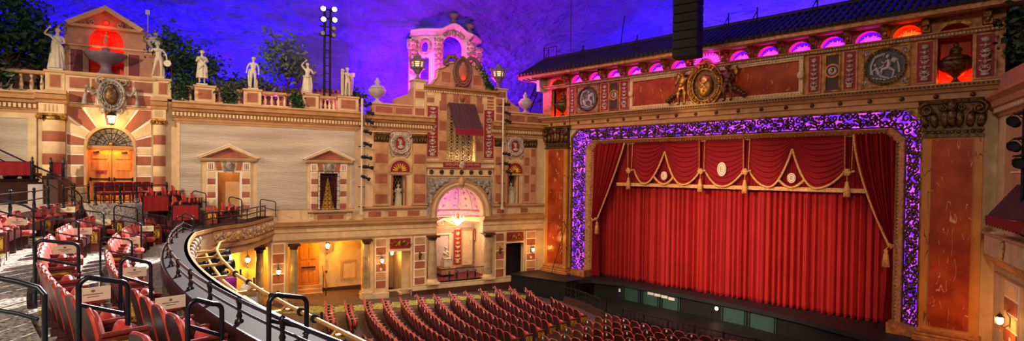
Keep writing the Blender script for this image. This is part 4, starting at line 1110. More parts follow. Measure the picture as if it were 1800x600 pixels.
# ================================================================== BALUSTRADE
def baluster_mb(x, z0, h, m='cream2'):
    b = MB().use(m).lathe([(.07, 0), (.07, .05), (.05, .07), (.085, .2*h+.05), (.08, .42*h), (.04, .7*h), (.035, .8*h), (.065, .9*h), (.07, h)], (x, .3, z0), 10)
    return b
def balustrade(x0, x1, n, label, zb=10.15, zt=10.98):
    t = thing('balustrade', label, 'balustrade', ML, 'balustrades along the wall top')
    b = MB().use('tan'); b.bar(x0, x1, [(.12, zt-.16), (.08, zt-.12), (.06, zt-.04), (.06, zt), (.54, zt), (.54, zt-.04), (.5, zt-.16)]); b.build('top_rail', t)
    b = MB().use('cream'); b.bar(x0, x1, [(.1, zb), (.1, zb+.12), (.5, zb+.12), (.5, zb)]); b.build('base_rail', t)
    for i in range(n): baluster_mb(x0+(x1-x0)*(i+.5)/n, zb+.12, zt-.16-zb-.12).build('baluster', t)
def pedestal(x0, x1, label, zb=10.12, zt=11.05, y0=-.02, y1=.62):
    t = thing('pedestal', label, 'pedestal', ML, 'statue pedestals on the wall top')
    b = MB().use('cream').box(x0, x1, y0, y1, zb, zt-.1); block(b, x0+.14, x1-.14, zb+.2, zt-.18, 'terra', y0, .04, .03, 'tan'); b.build('die', t)
    b = MB().use('tan').box(x0-.05, x1+.05, y0-.07, y1+.05, zt-.1, zt); b.build('cap', t); b = MB().use('tan').box(x0-.04, x1+.04, y0-.05, y1+.04, zb, zb+.1); b.build('base', t)
for x0, x1, n, lb in ((-21.9, -20.95, 3, 'short balustrade between the fountain bay and the bundle-holding statue'), (-19.95, -18.75, 4, 'balustrade span draped by the first dark ivy'), (-17.8, -15.85, 6, 'balustrade span with two pink floodlights behind it'), (-14.9, -13.95, 4, 'balustrade span between the dancing statue and the pillar statue'), (-30, -26.75, 9, 'balustrade span under the dark trees before the fountain bay')):
    balustrade(x0, x1, n, lb, 10.15, 10.98 if x0 > -25 else 11.15)
for x0, x1, lb in ((-20.92, -20.0, 'terracotta panelled pedestal under the bundle-holding statue'), (-18.7, -17.85, 'terracotta panelled pedestal under the nude youth statue'), (-15.8, -14.95, 'terracotta panelled pedestal under the dancing statue'), (-13.9, -12.75, 'terracotta panelled pedestal under the pillar statue')):
    pedestal(x0, x1, lb)
pedestal(-26.75, -26.05, 'terracotta panelled pedestal under the tall robed statue', 10.22, 11.22)
pedestal(-22.6, -21.92, 'terracotta panelled pedestal under the discus statue', 10.22, 11.22)
# terrace deck behind the balustrade and low wall with tiled coping
b = MB().use('tan').box(-40, .5, .5, 7, 10.0, 10.1); b.build('floor_terrace', None, ML, kind='structure')
b = MB().use('coral').box(-22.5, -12.0, 2.6, 2.9, 10.1, 11.55); b.use('terra2')
for i in range(34): b.cyl((-22.4+.31*i, 2.4, 11.62), (-22.4+.31*i, 3.1, 11.7), .09, n=8)
b.use('coral').box(-40, -26.6, 2.6, 2.9, 10.1, 12.2)
b.build('wall_terrace', None, ML, kind='structure')
b = MB().use('terra2').lathe([(.14, 0), (.22, .05), (.26, .3), (.2, .45), (.24, .5), (.2, .55)], (0, 0, 0), 14)
b.build('terracotta_jar', None, ML @ T_(-20.2, 2.2, 10.1, 0, 1.6), **tagd('terracotta jar on the terrace behind the bundle-holding statue', 'jar'))
# cartouche of the doorway bay
def cartouche(T, w, h, label, m1='greystone', m2='gold', wings=True):
    t = thing('cartouche', label, 'cartouche', T)
    b = MB().use(m1); shieldorn(b, w, h, -.05); b.plate(circ(0, 0, w*.46, 28, rz=h*.46), -.04, .08); b.build('carved_frame', t)
    b = MB().use(m2).ball((0, -.08, -.02), (w*.28, .16, h*.32), 14); b.ball((0, -.1, h*.27), (w*.14, .12, h*.1), 10); b.build('shield', t)
    b = MB().use(m1)
    if wings:
        for sx in (-1, 1):
            b.tube([(sx*w*.5, -.03, h*.1), (sx*w*.72, -.03, h*.0), (sx*w*.92, -.03, h*.22)], [.05, .07, .05], 6)
            b.tube([(sx*w*.95, -.03, h*.22), (sx*w*1.0, -.03, -h*.05), (sx*w*1.02, -.03, -h*.35)], [.04, .07, .12], 6); b.ball((sx*w*.93, -.06, h*.25), .08, 8)
            b.build('garland', t); b = MB().use(m1)
    return t
cartouche(ML @ T_(-24.29, -.14, 10.22), 1.0, 1.4, 'grey carved cartouche with bronze shield above the double doors', 'greystone', 'darkgold')

# fountain shrine behind the parapet
def shrine():
    b = MB(); xc = -24.68; y0 = 1.2
    b.use('coral').plate(rect(-26.3, -23.05, 10.1, 13.65), y0, y0+.4, [archp(-25.38, -23.98, 11.0, 12.9, .72)])
    for x0, x1 in ((-26.1, -25.55), (-23.83, -23.3)): block(b, x0, x1, 11.3, 12.5, 'plumpanel', y0, .04, .03, 'tan')
    b.use('tan').bar(-26.35, -23.0, [(y0, 12.62), (y0-.08, 12.64), (y0-.08, 12.72), (y0, 12.74)])
    b.use('terra').plate([(-26.0, 13.62), (-23.4, 13.62), (xc, 14.4)], y0-.05, y0+.4)
    for sx in (-1, 1):
        x1 = xc+sx*1.4
        b.use('tan').plate([(x1, 13.55), (xc, 14.42), (xc, 14.66), (xc+sx*1.55, 13.72)], y0-.35, y0+.4)
    b.use('tan').bar(-26.15, -23.2, [(y0, 13.5), (y0-.25, 13.55), (y0-.3, 13.66), (y0, 13.68)])
    b.use('greystone')
    for sx in (-1, 1):
        spiral(b, (xc+sx*.55, 13.82), .16, 1.3, pi/2, -sx, .04, y0-.1); spiral(b, (xc+sx*.9, 13.76), .1, 1.3, pi/2, -sx, .03, y0-.1); spiral(b, (xc+sx*1.62, 13.35), .28, 1.3, pi/2, -sx, .06, y0-.05)
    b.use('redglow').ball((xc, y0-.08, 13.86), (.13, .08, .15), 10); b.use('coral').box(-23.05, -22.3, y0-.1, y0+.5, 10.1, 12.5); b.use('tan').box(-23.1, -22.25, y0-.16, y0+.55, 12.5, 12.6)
    # shell half dome in the niche
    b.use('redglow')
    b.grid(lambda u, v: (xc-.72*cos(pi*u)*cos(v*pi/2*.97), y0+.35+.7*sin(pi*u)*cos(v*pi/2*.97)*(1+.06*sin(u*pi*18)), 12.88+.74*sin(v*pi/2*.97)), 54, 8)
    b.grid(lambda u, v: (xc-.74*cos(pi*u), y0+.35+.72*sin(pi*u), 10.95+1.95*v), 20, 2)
    trim(b, ML)
    urn(-22.68, y0+.2, 12.6, 'small pale urn on the side block above the discus statue', .85)
    t = thing('fountain', 'stone basin fountain with a small cherub under the red lit shell niche', 'fountain', ML @ T_(xc, y0-.2, 0))
    b = MB().use('basin'); b.lathe([(.55, 11.22), (.5, 11.3), (.26, 11.45), (.2, 11.7), (.3, 11.85), (.62, 12.0), (.82, 12.25), (.86, 12.34), (.8, 12.34), (.3, 12.25), (0, 12.25)], n=24, flute=.03, nf=16); b.build('basin', t)
    b = MB().use('basin'); b.lathe([(.2, 12.25), (.24, 12.34), (.16, 12.42), (.18, 12.6), (0, 12.6)], n=12); b.build('pedestal', t)
    q = dict(sway=.02, ell=(-.3, -.04, 1.24), wrl=(-.36, -.14, 1.46), elr=(.28, -.04, 1.2), wrr=(.12, -.2, 1.22), mat='coral')
    f, J = figure(q); hair(f, J, 'curly'); T = Matrix.Translation((0, 0, 12.6)) @ Matrix.Scale(.45, 4); f.v = [tuple(T @ Vector(v)) for v in f.v]; f.build('cherub', t)
    lamp_spot('niche_flood', (xc-.35, y0-.15, 12.45), (xc, y0+.8, 13.1), (255, 30, 10), 130, 120, .6, .08, ML)
    lamp_pt('niche_flood', (xc+.3, y0+.25, 12.5), (255, 30, 10), 18, .08, ML)
    lamp_pt('pediment_flood', (xc, y0-.45, 13.66), (255, 40, 14), 14, .06, ML)
# ================================================================== urns and lantern urns
def urn(x, y, z, label, s=1.0, m='urnstone', T=None, group='lidded urns', handles=False):
    t = thing('urn', label, 'urn', (T or ML) @ T_(x, y, z, 0, s), group)
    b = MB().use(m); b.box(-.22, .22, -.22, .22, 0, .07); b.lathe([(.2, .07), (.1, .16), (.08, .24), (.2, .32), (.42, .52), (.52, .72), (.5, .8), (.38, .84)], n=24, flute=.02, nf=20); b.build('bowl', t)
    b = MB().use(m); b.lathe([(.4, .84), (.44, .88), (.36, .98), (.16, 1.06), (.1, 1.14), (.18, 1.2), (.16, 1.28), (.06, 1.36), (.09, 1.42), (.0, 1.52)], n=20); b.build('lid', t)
    if handles:
        b = MB().use(m)
        for sx in (-1, 1): b.tube([(sx*.38, 0, .84), (sx*.62, 0, 1.0), (sx*.66, 0, .74), (sx*.5, 0, .6)], .05, 6); b.ball((sx*.64, 0, .96), .07, 6)
        b.build('handle', t)
    return t
shrine()
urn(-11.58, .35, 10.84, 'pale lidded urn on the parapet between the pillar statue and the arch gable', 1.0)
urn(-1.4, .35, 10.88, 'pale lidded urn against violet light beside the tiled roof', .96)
def lantern_urn(x, z, label):
    t = thing('lantern_urn', label, 'lantern', ML @ T_(x, .3, z), 'lantern urns on the arch gable')
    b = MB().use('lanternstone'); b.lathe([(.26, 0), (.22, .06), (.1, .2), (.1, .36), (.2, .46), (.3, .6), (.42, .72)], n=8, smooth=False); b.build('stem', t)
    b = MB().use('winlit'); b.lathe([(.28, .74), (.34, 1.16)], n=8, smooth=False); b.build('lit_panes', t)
    b = MB().use('lanternstone')
    for k in range(8):
        a = k*pi/4; b.tube([(.4*cos(a), .4*sin(a), .7), (.46*cos(a), .46*sin(a), 1.0), (.5*cos(a), .5*sin(a), 1.25)], [.06, .05, .04], 5)
        b.tube([(.46*cos(a), .46*sin(a), 1.2), (.58*cos(a), .58*sin(a), 1.32), (.5*cos(a), .5*sin(a), 1.42)], .035, 5)
        for zz in (.8, .92, 1.04, 1.14): b.tube([(.34*cos(a), .34*sin(a), zz), (.34*cos(a+pi/4), .34*sin(a+pi/4), zz)], .02, 4)
    b.lathe([(.48, .7), (.5, .74), (.4, .76)], n=8); b.build('cage', t)
    b = MB().use('matteblack'); b.use('lanternstone').lathe([(.5, 1.18), (.46, 1.26), (.26, 1.36), (.16, 1.5), (.1, 1.56), (.04, 1.66), (0, 1.74)], n=8, smooth=False); b.build('roof', t)
lantern_urn(-9.1, 12.4, 'carved lantern urn with lit panes on the tall pier beside the pink pavilion')
lantern_urn(-3.52, 12.35, 'carved lantern urn with lit panes on the pier next to the tiled roof')

# ================================================================== gable above the arch bay
def gable():
    b = MB().use('coral').box(-11.95, -9.4, 0, .6, 10.1, 10.72); b.use('tan').box(-12.0, -9.4, -.06, .66, 10.72, 10.82)
    for x0, x1 in ((-11.8, -10.7), (-10.6, -9.5)): block(b, x0, x1, 10.2, 10.66, 'terra', 0, .05, .03, 'tan')
    b.use('coral').plate([(-10.6, 10.8), (-9.4, 10.8), (-9.4, 11.9), (-9.55, 11.85), (-9.7, 11.5), (-10.1, 11.35), (-10.5, 11.2), (-10.65, 11.0)], 0, .5)
    b.use('cream').box(-9.45, -8.68, -.06, .7, 10.1, 12.3)
    for i in range(4): block(b, -9.4, -8.75, 10.2+.52*i, 10.68+.52*i, ('terra', 'cream2')[i % 2], -.06, .04, .03, 'tan')
    b.use('tan').box(-9.52, -8.6, -.14, .75, 12.3, 12.4)
    b.use('cream').box(-3.95, -3.05, -.06, .7, 10.1, 12.25); b.use('tan').box(-4.02, -2.98, -.14, .75, 12.25, 12.35)
    for i in range(4): block(b, -3.88, -3.12, 10.2+.5*i, 10.66+.5*i, ('terra', 'terra2')[i % 2], -.06, .04, .03, 'tan')
    b.use('coral').box(-3.05, .3, 0, .6, 10.1, 10.78); b.use('tan').box(-3.05, .3, -.06, .66, 10.78, 10.88)
    for x0, x1 in ((-2.9, -1.6), (-1.5, -.2)): block(b, x0, x1, 10.18, 10.7, 'terra2', 0, .05, .03, 'tan')
    b.use('coral').plate([(-3.05, 10.85), (-2.0, 10.85), (-2.1, 11.2), (-2.5, 11.35), (-2.85, 11.6), (-3.05, 11.9)], 0, .5)
    for i in range(4):
        b2 = block(b, -8.62, -8.1, 10.25+.4*i, 10.6+.4*i, ('terra', 'cream2')[i % 2], 0, .04, .03, 'tan'); block(b, -4.5, -4.0, 10.95+.2*i, 11.1+.2*i, 'terra', 0, .02, .03, 'tan')
    # curved gable
    L = [(-8.6, 12.14), (-8.3, 12.2), (-8.1, 12.5), (-7.95, 12.62), (-7.9, 13.2), (-7.5, 13.32), (-7.25, 13.62), (-6.28, 13.8)]
    R = [(-12.56-x, z) for x, z in L]
    b.use('coral').plate(L+R[::-1][1:], .02, .55)
    b.use('tan').tube([(x, .0, z) for x, z in L], .07, 6); b.tube([(x, .0, z) for x, z in R], .07, 6)
    block(b, -7.7, -7.0, 12.35, 13.1, 'terra', .02, .05, .03, 'tan'); block(b, -5.55, -4.85, 12.35, 13.1, 'terra', .02, .05, .03, 'tan')
    b.use('darkorn')
    for sx in (-1, 1):
        b.tube([(-6.28+sx*1.15, -.05, 13.62), (-6.28+sx*.95, -.05, 13.98), (-6.28+sx*.55, -.05, 14.1), (-6.28+sx*.35, -.05, 13.9)], [.12, .14, .14, .1], 8); spiral(b, (-6.28+sx*1.05, 13.6), .22, 1.3, pi/2, -sx, .07, -.06)
    trim(b, ML)
    cartouche(ML @ T_(-6.28, -.1, 13.1), 1.15, 1.75, 'dark carved cartouche crowning the curved gable over the awning', 'darkorn', 'terra', False)
    lamp_pt('cartouche_lamp', (-6.28, -.55, 12.6), (255, 70, 40), 6, .05, ML)
gable()
def garland(pts, label, n, r, m='leaf', seed=1, sz=.09):
    rn = random.Random(seed); t = thing('ivy', label, 'ivy', ML)
    b = MB().use('bark').tube(pts, .025, 5); b.build('stem', t)
    b = MB().use(m); P = [Vector(p) for p in pts]
    for k in range(n):
        u = rn.random()*(len(P)-1); i = int(u); p = P[i].lerp(P[i+1], u-i)+Vector((rn.gauss(0, r), rn.gauss(0, r*.6)-.03, rn.gauss(0, r)))
        leafq(b, p, sz*(.6+rn.random()*.8), rn)
    b.build('foliage', t, kind='stuff')
def leafq(b, p, s, rn):
    e = Euler((rn.random()*6.3, rn.random()*6.3, rn.random()*6.3)).to_matrix()
    vs = [p+e @ Vector(v)*s for v in ((0, -1, 0), (.5, 0, .12), (0, 1.1, 0), (-.5, 0, .12))]
    b.add(vs, [(0, 1, 2), (0, 2, 3)])
def tree(x, y, z0, ztop, w, n, label, m='leaf', seed=3, sz=.13, trunk=True, cat='tree', name='leafy_tree'):
    rn = random.Random(seed); t = thing(name, label, cat, ML @ T_(x, y, z0), 'trees on the terrace')
    H = ztop-z0; b = MB().use('bark'); tips = []
    b.tube([(0, 0, 0), (.05, .02, H*.3), (-.03, 0, H*.55)], [.08, .06, .04], 7)
    for k in range(11):
        a = k*2.4; zz = H*(.25+.3*(k/11)); r = w*(.5+.5*rn.random())*.5
        e = Vector((r*cos(a), r*sin(a)*.7, zz+H*(.15+.25*rn.random()))); tips.append(e)
        b.tube([(0, 0, zz), e*.5+Vector((0, 0, zz*.35)), e], [.035, .025, .012], 5)
    tips.append(Vector((0, 0, H*.9))); b.build('trunk', t)
    f = MB().use(m)
    for k in range(n):
        c = rn.choice(tips); p = c+Vector((rn.gauss(0, w*.16), rn.gauss(0, w*.13), rn.gauss(0, H*.1)))
        leafq(f, p, sz*(.6+rn.random()*.8), rn)
    f.build('crown', t, kind='stuff')
tree(-28.3, 1.1, 10.1, 14.6, 2.6, 1900, 'large dark tree in the top corner beyond the tall robed statue', 'leaf', 1, .14)
tree(-27.4, 1.9, 10.1, 13.6, 1.6, 900, 'narrow dark tree close behind the tall robed statue', 'leaf', 8, .12)
tree(-29.2, .75, 10.1, 11.9, 1.6, 1000, 'low dark bushy tree hanging over the balustrade at the outer end', 'leaf', 9, .12)
tree(-22.0, 1.4, 10.1, 13.9, 1.6, 1100, 'dark tree rising behind the discus statue', 'leaf', 2, .12)
tree(-20.9, 1.7, 10.1, 13.0, 2.0, 1300, 'dark broad tree behind the bundle-holding statue', 'leaf', 4, .12)
tree(-16.4, 1.5, 10.1, 14.3, 2.3, 1500, 'silvery leafed tree between the nude youth and the dancing statue', 'leaf2', 5, .12)
tree(-17.9, 2.0, 10.1, 12.0, 2.0, 700, 'low silvery shrub behind the pink floodlights', 'leaf2', 6, .11, name='leafy_shrub', cat='shrub')
tree(-19.0, 3.2, 10.1, 12.2, 1.7, 700, 'dark creeper shrub over the tiled terrace wall', 'leaf', 7, .12, name='leafy_shrub', cat='shrub')
garland([(-19.5, .0, 11.0), (-19.4, -.1, 10.7), (-19.3, -.15, 10.3)], 'dark ivy clump spilling over the balustrade after the bundle-holding statue', 500, .2, 'leaf', 1)
garland([(-16.2, .0, 11.0), (-16.1, -.1, 10.6), (-16.0, -.15, 10.1)], 'dark ivy clump spilling over the balustrade before the dancing statue', 500, .18, 'leaf', 2)
garland([(-4.95, .1, 13.5), (-4.65, -.02, 13.0), (-4.5, -.05, 12.6), (-4.25, -.05, 12.3), (-4.1, -.02, 12.15)], 'dark ivy trailing down the gable shoulder toward the proscenium', 420, .13, 'leaf', 3)
garland([(-29.4, -.1, 11.5), (-28.9, -.2, 11.1), (-28.2, -.2, 10.6)], 'dark branches hanging over the balustrade at the outer end', 600, .3, 'leaf', 6, .11)
garland([(-21.6, -.02, 11.2), (-21.5, -.1, 10.8), (-21.4, -.12, 10.4)], 'dark ivy hanging at the end of the fountain bay parapet', 360, .2, 'leaf', 4)
garland([(-13.0, 1.8, 11.5), (-12.4, 1.8, 11.4), (-11.9, 1.6, 11.0)], 'dark shrubbery strip behind the pillar statue', 400, .22, 'leaf', 5)
def flood(x, z, label, w=25):
    t = thing('floodlight', label, 'floodlight', ML @ T_(x, .75, z), 'pink floodlights behind the balustrade')
    b = MB().use('matteblack').lathe([(.05, -.14), (.1, -.1), (.12, .02)], n=10); b.v = [(v[0], v[2]*1.0, -v[1]) for v in b.v]; b.build('housing', t)
    b = MB().use('pinklens').ball((0, -.08, 0), (.1, .04, .1), 10); b.build('lens', t)
    b = MB().use('matteblack').box(-.02, .02, .0, .05, -.52, -.1); b.build('stake', t)
    lamp_pt('flood_light', (x, .5, z+.05), (255, 90, 230), w, .08, ML)
for x, lb in ((-17.64, 'glowing pink floodlight behind the balustrade, nearer the nude youth'), (-17.08, 'glowing pink floodlight behind the balustrade, nearer the dancing statue'), (-19.3, 'glowing pink floodlight behind the ivy draped balustrade'), (-14.3, 'glowing pink floodlight between the dancing and pillar statues')):
    flood(x, 10.72, lb, 9)
# lamp tower
def lamp_tower():
    t = thing('lamp_tower', 'tall black twin-pole lamp tower behind the balustrade', 'lamp tower', ML @ T_(-14.3, 1.1, 0))
    b = MB().use('matteblack'); b.cyl((-.16, 0, 10.1), (-.16, 0, 16.0), .07, n=8); b.build('pole', t); b = MB().use('matteblack'); b.cyl((.16, 0, 10.1), (.16, 0, 16.2), .06, n=8); b.build('pole', t)
    for i in range(12): MB().use('matteblack').box(-.16, .16, -.02, .02, 10.6+.45*i, 10.64+.45*i).build('spacer', t)
    for z in (14.6, 15.1, 15.6, 16.1): MB().use('matteblack').box(-.45, .5, -.05, .05, z, z+.05).build('crossbar', t)
    for k, (dx, z, hot) in enumerate(((-.3, 16.05, 1), (.32, 16.1, 1), (-.28, 15.45, 1), (.34, 15.5, 1), (.3, 15.0, 0), (-.32, 14.65, 0), (.3, 14.62, 0))):
        c = thing('tower_lamp', '%s lamp of the lamp tower, %s from the top' % ('blazing white' if hot else 'unlit black', ordn(k)), 'lamp', ML @ T_(-14.3+dx, .9, z), 'lamps on the tower')
        b = MB().use('matteblack').lathe([(.06, -.15), (.13, -.1), (.15, .15)], n=12); b.v = [(v[0], -v[2], v[1]) for v in b.v]; b.build('housing', c)
        b = MB().use('lamphot' if hot else 'glass').ball((0, -.15, 0), (.13, .04, .13), 10); b.build('lens', c)
        b = MB().use('matteblack').tube([(-.16, 0, 0), (-.17, .1, .02), (0, .2, .05), (.17, .1, .02), (.16, 0, 0)], .018, 5); b.build('yoke', c)
lamp_tower()

# ================================================================== pink pavilion behind the gable
def pavilion():
    T = ML @ T_(-5.55, 3.6, .35, 0)
    t = thing('pavilion', 'pale open baroque pavilion bathed in pink light behind the gable', 'pavilion', T)
    W = 2.55; zb = 10.1; zt = 15.6
    def face(name, p0, p1, op):
        # one wall panel between corner points with an opening
        a = Vector((p0[0], p0[1], 0)); c = Vector((p1[0], p1[1], 0)); L = (c-a).length; d = (c-a)/L
        X = Matrix(((d.x, -d.y, 0, a.x), (d.y, d.x, 0, a.y), (0, 0, 1, 0), (0, 0, 0, 1)))
        b = MB().use('paleplaster')
        if op == 'arch': b.plate(rect(0, L, zb, 16.2), 0, .35, [archp(L*.18, L*.82, zb+.1, 15.1, L*.32)])
        elif op == 'door': b.plate(rect(0, L, zb, 15.9), 0, .35, [rect(L*.3, L*.7, zb+.1, 14.3), circ(L*.5, 15.0, .3, 18, rz=.42)])
        else: b.plate(rect(0, L, zb, 15.9), 0, .35, [rect(L*.35, L*.65, zb+.1, 14.0)])
        b.v = [tuple(X @ Vector(v)) for v in b.v]
        return b.build(name, t), X, L
    F = [(-2.6, .9), (-1.2, -.35), (1.2, -.35), (2.35, .9), (2.35, 2.9), (1.2, 4.1), (-1.2, 4.1), (-2.6, 2.9)]
    ops = ['door', 'arch', 'none', 'none', 'none', 'arch', 'none', 'none']
    for i in range(8):
        if i in (3, 7, 4, 6): continue
        face('wall_panel', F[i], F[(i+1) % 8], ops[i] if i != 2 else 'door')
    # corner piers with stacked ornament
    for i in (0, 1, 2, 3, 5, 6):
        x, y = F[i]; b = MB().use('paleplaster')
        b.lathe([(.34, zb), (.34, zb+.5), (.24, zb+.6), (.22, 14.6), (.28, 14.8), (.36, 15.0), (.36, 15.5)], (x, y-.12, 0), 12); b.build('pier', t)
        o = MB().use('greystone')
        for z, r in ((15.35, .3), (15.0, .26), (14.65, .3), (14.3, .24), (13.95, .22), (13.6, .24), (13.2, .16)):
            o.ball((x, y-.38, z), (r*.75, .16, .18), 8)
            for sx in (-1, 1): spiral(o, (x+sx*r*.8, z), .13, 1.2, pi/2, -sx, .045, y-.4, 8)
        o.build('pier_ornament', t)
    # wavy cornice
    path = []
    for i in range(8):
        a, c = Vector(F[i]), Vector(F[(i+1) % 8])
        for k in range(8):
            p = a.lerp(c, k/8); wv = (.55*sin(pi*k/8)**2 if ops[i] == 'arch' else .05*sin(pi*k/8))
            path.append((p.x, p.y, 15.75+wv))
    b = MB().use('paleplaster').sweep([(.12, -.05), (-.12, 0), (-.22, .12), (-.36, .2), (-.4, .34), (-.3, .42), (.2, .42), (.2, -.05)], path, True)
    b.build('cornice', t)
    for x, y, z in ((-2.6, .9, 16.15), (0, -.35, 16.75), (2.35, .9, 16.15), (-.0, 4.1, 16.7), (1.2, -.35, 16.2)):
        b = MB().use('basin').lathe([(.22, 0), (.3, .12), (.12, .22), (.3, .4), (.38, .55), (.3, .64), (.1, .72), (0, .74)], (x, y, z), 12); b.build('finial', t)
    for sx in (-1, 1): o = MB().use('greystone'); spiral(o, (sx*.4, 15.95), .22, 1.2, pi/2, -sx, .07, -.5); o.ball((sx*.62, -.48, 15.85), (.2, .12, .14), 8); o.build('crest_scroll', t)
    o = MB().use('greystone')
    o.ball((0, -.5, 16.0), (.2, .14, .26), 8)
    o.build('crest_mask', t); o = MB().use('greystone')
    o.tube([(-1.95+.33*cos(2*pi*k/18), -.02+.0*k+.28*-cos(2*pi*k/18)*.9, 15.0+.46*sin(2*pi*k/18)) for k in range(18)], .08, 6, True)
    o.build('oval_window_rim', t)
    for loc, w in (((-1.9, -1.7, 12.4), 620), ((1.9, -1.6, 12.4), 620), ((0, 1.8, 11.0), 700), ((-3.4, -.6, 13.0), 320)):
        lamp_pt('pavilion_light', loc, (255, 50, 190), w, .2, T)
pavilion()
# ================================================================== PROSCENIUM (frame MP: x world, y from the wall plane, z)
XC = -13.3
def loop(xl, xr, zb, zt, c, y):
    return [(xl, y, zb), (xl, y, zt-c), (xl+c, y, zt), (xr-c, y, zt), (xr, y, zt-c), (xr, y, zb)]
def strip(b, A, B):
    n = len(A); b.add(A+B, [(i, i+1, n+i+1, n+i) for i in range(n-1)])
ZS = .07
LO = loop(-22.52, -3.95, ZS, 9.68, .55, 0); L1 = loop(-21.85, -4.6, ZS+.4, 8.98, .5, .6); L1b = loop(-21.85, -4.6, ZS, 8.98, .5, .6); L2 = loop(-21.5, -4.95, ZS, 8.72, .5, .98)
def proscenium():
    b = MB().use('cream')
    b.plate([(-25.2, -1.6), (-22.55, -1.6), (-22.55, 9.15), (-21.97, 9.7), (-4.5, 9.7), (-3.92, 9.15), (-3.92, -1.6), (-1.4, -1.6), (-1.4, 10.6), (-25.2, 10.6)], .02, .5)
    b.build('wall_stage', None, MP, kind='structure')
    # gilt inner frame
    b = MB().use('framegold')
    A = loop(-21.85, -4.6, ZS, 8.98, .5, .6); 
    A2 = loop(-21.8, -4.65, ZS, 8.92, .5, .5); B2 = loop(-21.62, -4.83, ZS, 8.8, .5, .72); B = L2; C = loop(-21.42, -5.03, ZS, 8.66, .5, 1.0); D = loop(-21.42, -5.03, ZS, 8.66, .5, 1.5)
    for p, q in ((A, A2), (A2, B2), (B2, B), (B, C), (C, D)): strip(b, p, q)
    # beads along the frame
    for p, q in ((B2, B),):
        for i in range(5):
            a, c = Vector(p[i]).lerp(Vector(q[i]), .3), Vector(p[i+1]).lerp(Vector(q[i+1]), .3); n = int((c-a).length/.16)
            for k in range(n): b.ball(a.lerp(c, (k+.5)/n)+Vector((0, -.02, 0)), .045, 5, 4)
    trim(b, MP)
    b = MB().use('gold'); O2 = loop(-22.62, -3.85, ZS, 9.74, .55, -.06); O1 = loop(-22.5, -3.97, ZS, 9.66, .55, -.06)
    strip(b, O2, O1); strip(b, O1, LO); strip(b, loop(-22.62, -3.85, ZS, 9.74, .55, .05), O2)
    b.use('orangewood').box(-22.6, -21.4, -.05, 1.2, ZS-.1, ZS+.42); b.box(-5.05, -3.9, -.05, 1.2, ZS-.1, ZS+.42)
    trim(b, MP)
    # fretwork band: light panel behind pierced scrolls
    t = thing('fretwork_border', 'pierced gilt scroll border lit violet from behind, framing the whole stage opening', 'border', MP)
    Z0 = ZS+.42
    q0 = [(-22.52, .0, Z0)]+LO[1:5]+[(-3.95, 0, Z0)]; q1 = [(-21.85, .6, Z0)]+L1[1:5]+[(-4.6, .6, Z0)]
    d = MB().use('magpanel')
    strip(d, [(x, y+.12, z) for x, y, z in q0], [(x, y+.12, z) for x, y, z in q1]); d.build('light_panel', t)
    b = MB().use('darkgold'); rn = random.Random(5)
    for i in range(5):
        a0, a1, c0, c1 = [Vector(v) for v in (q0[i], q0[i+1], q1[i], q1[i+1])]
        L = (a1-a0).length; n = max(1, int(L/.62))
        def P(u, v): return tuple(a0.lerp(a1, u).lerp(c0.lerp(c1, u), v))
        for k in range(n):
            U = 1/n; u0 = k*U; uu = lambda s_: u0+s_*U
            def S(cu, cv, r, a, dr, turns=1.35, th=.052, m=11):
                b.tube([P(uu(cu+r*(1-.8*j/m)*cos(a+dr*2*pi*turns*j/m)), cv+r*.9*(1-.8*j/m)*sin(a+dr*2*pi*turns*j/m)) for j in range(m+1)], [th*(1-.3*j/m) for j in range(m+1)], 4)
            if k % 3 == 1:
                b.ball(P(uu(.5), .5), .13, 8)
                for j in range(8): b.ball(P(uu(.5+.3*cos(j*pi/4)), .5+.28*sin(j*pi/4)), .07, 5, 4)
                S(.12, .18, .2, 0, 1); S(.12, .82, .2, 0, -1); S(.88, .18, .2, pi, -1); S(.88, .82, .2, pi, 1)
            else:
                f = 1 if k % 3 else -1
                S(.27, .3, .25, 0, f); S(.27, .72, .25, pi, f); S(.75, .3, .25, pi, -f); S(.75, .72, .25, 0, -f)
                b.ball(P(uu(.5), .5), .07, 6); b.ball(P(uu(.5), .2), .05, 5); b.ball(P(uu(.5), .8), .05, 5)
                for j in range(16): b.ball(P(uu(rn.random()), .06+.88*rn.random()), .03+.04*rn.random(), 5, 4)
        for e in (.03, .97): b.tube([P(0, e), P(1, e)], .03, 4)
    b.build('scrollwork', t)
proscenium()
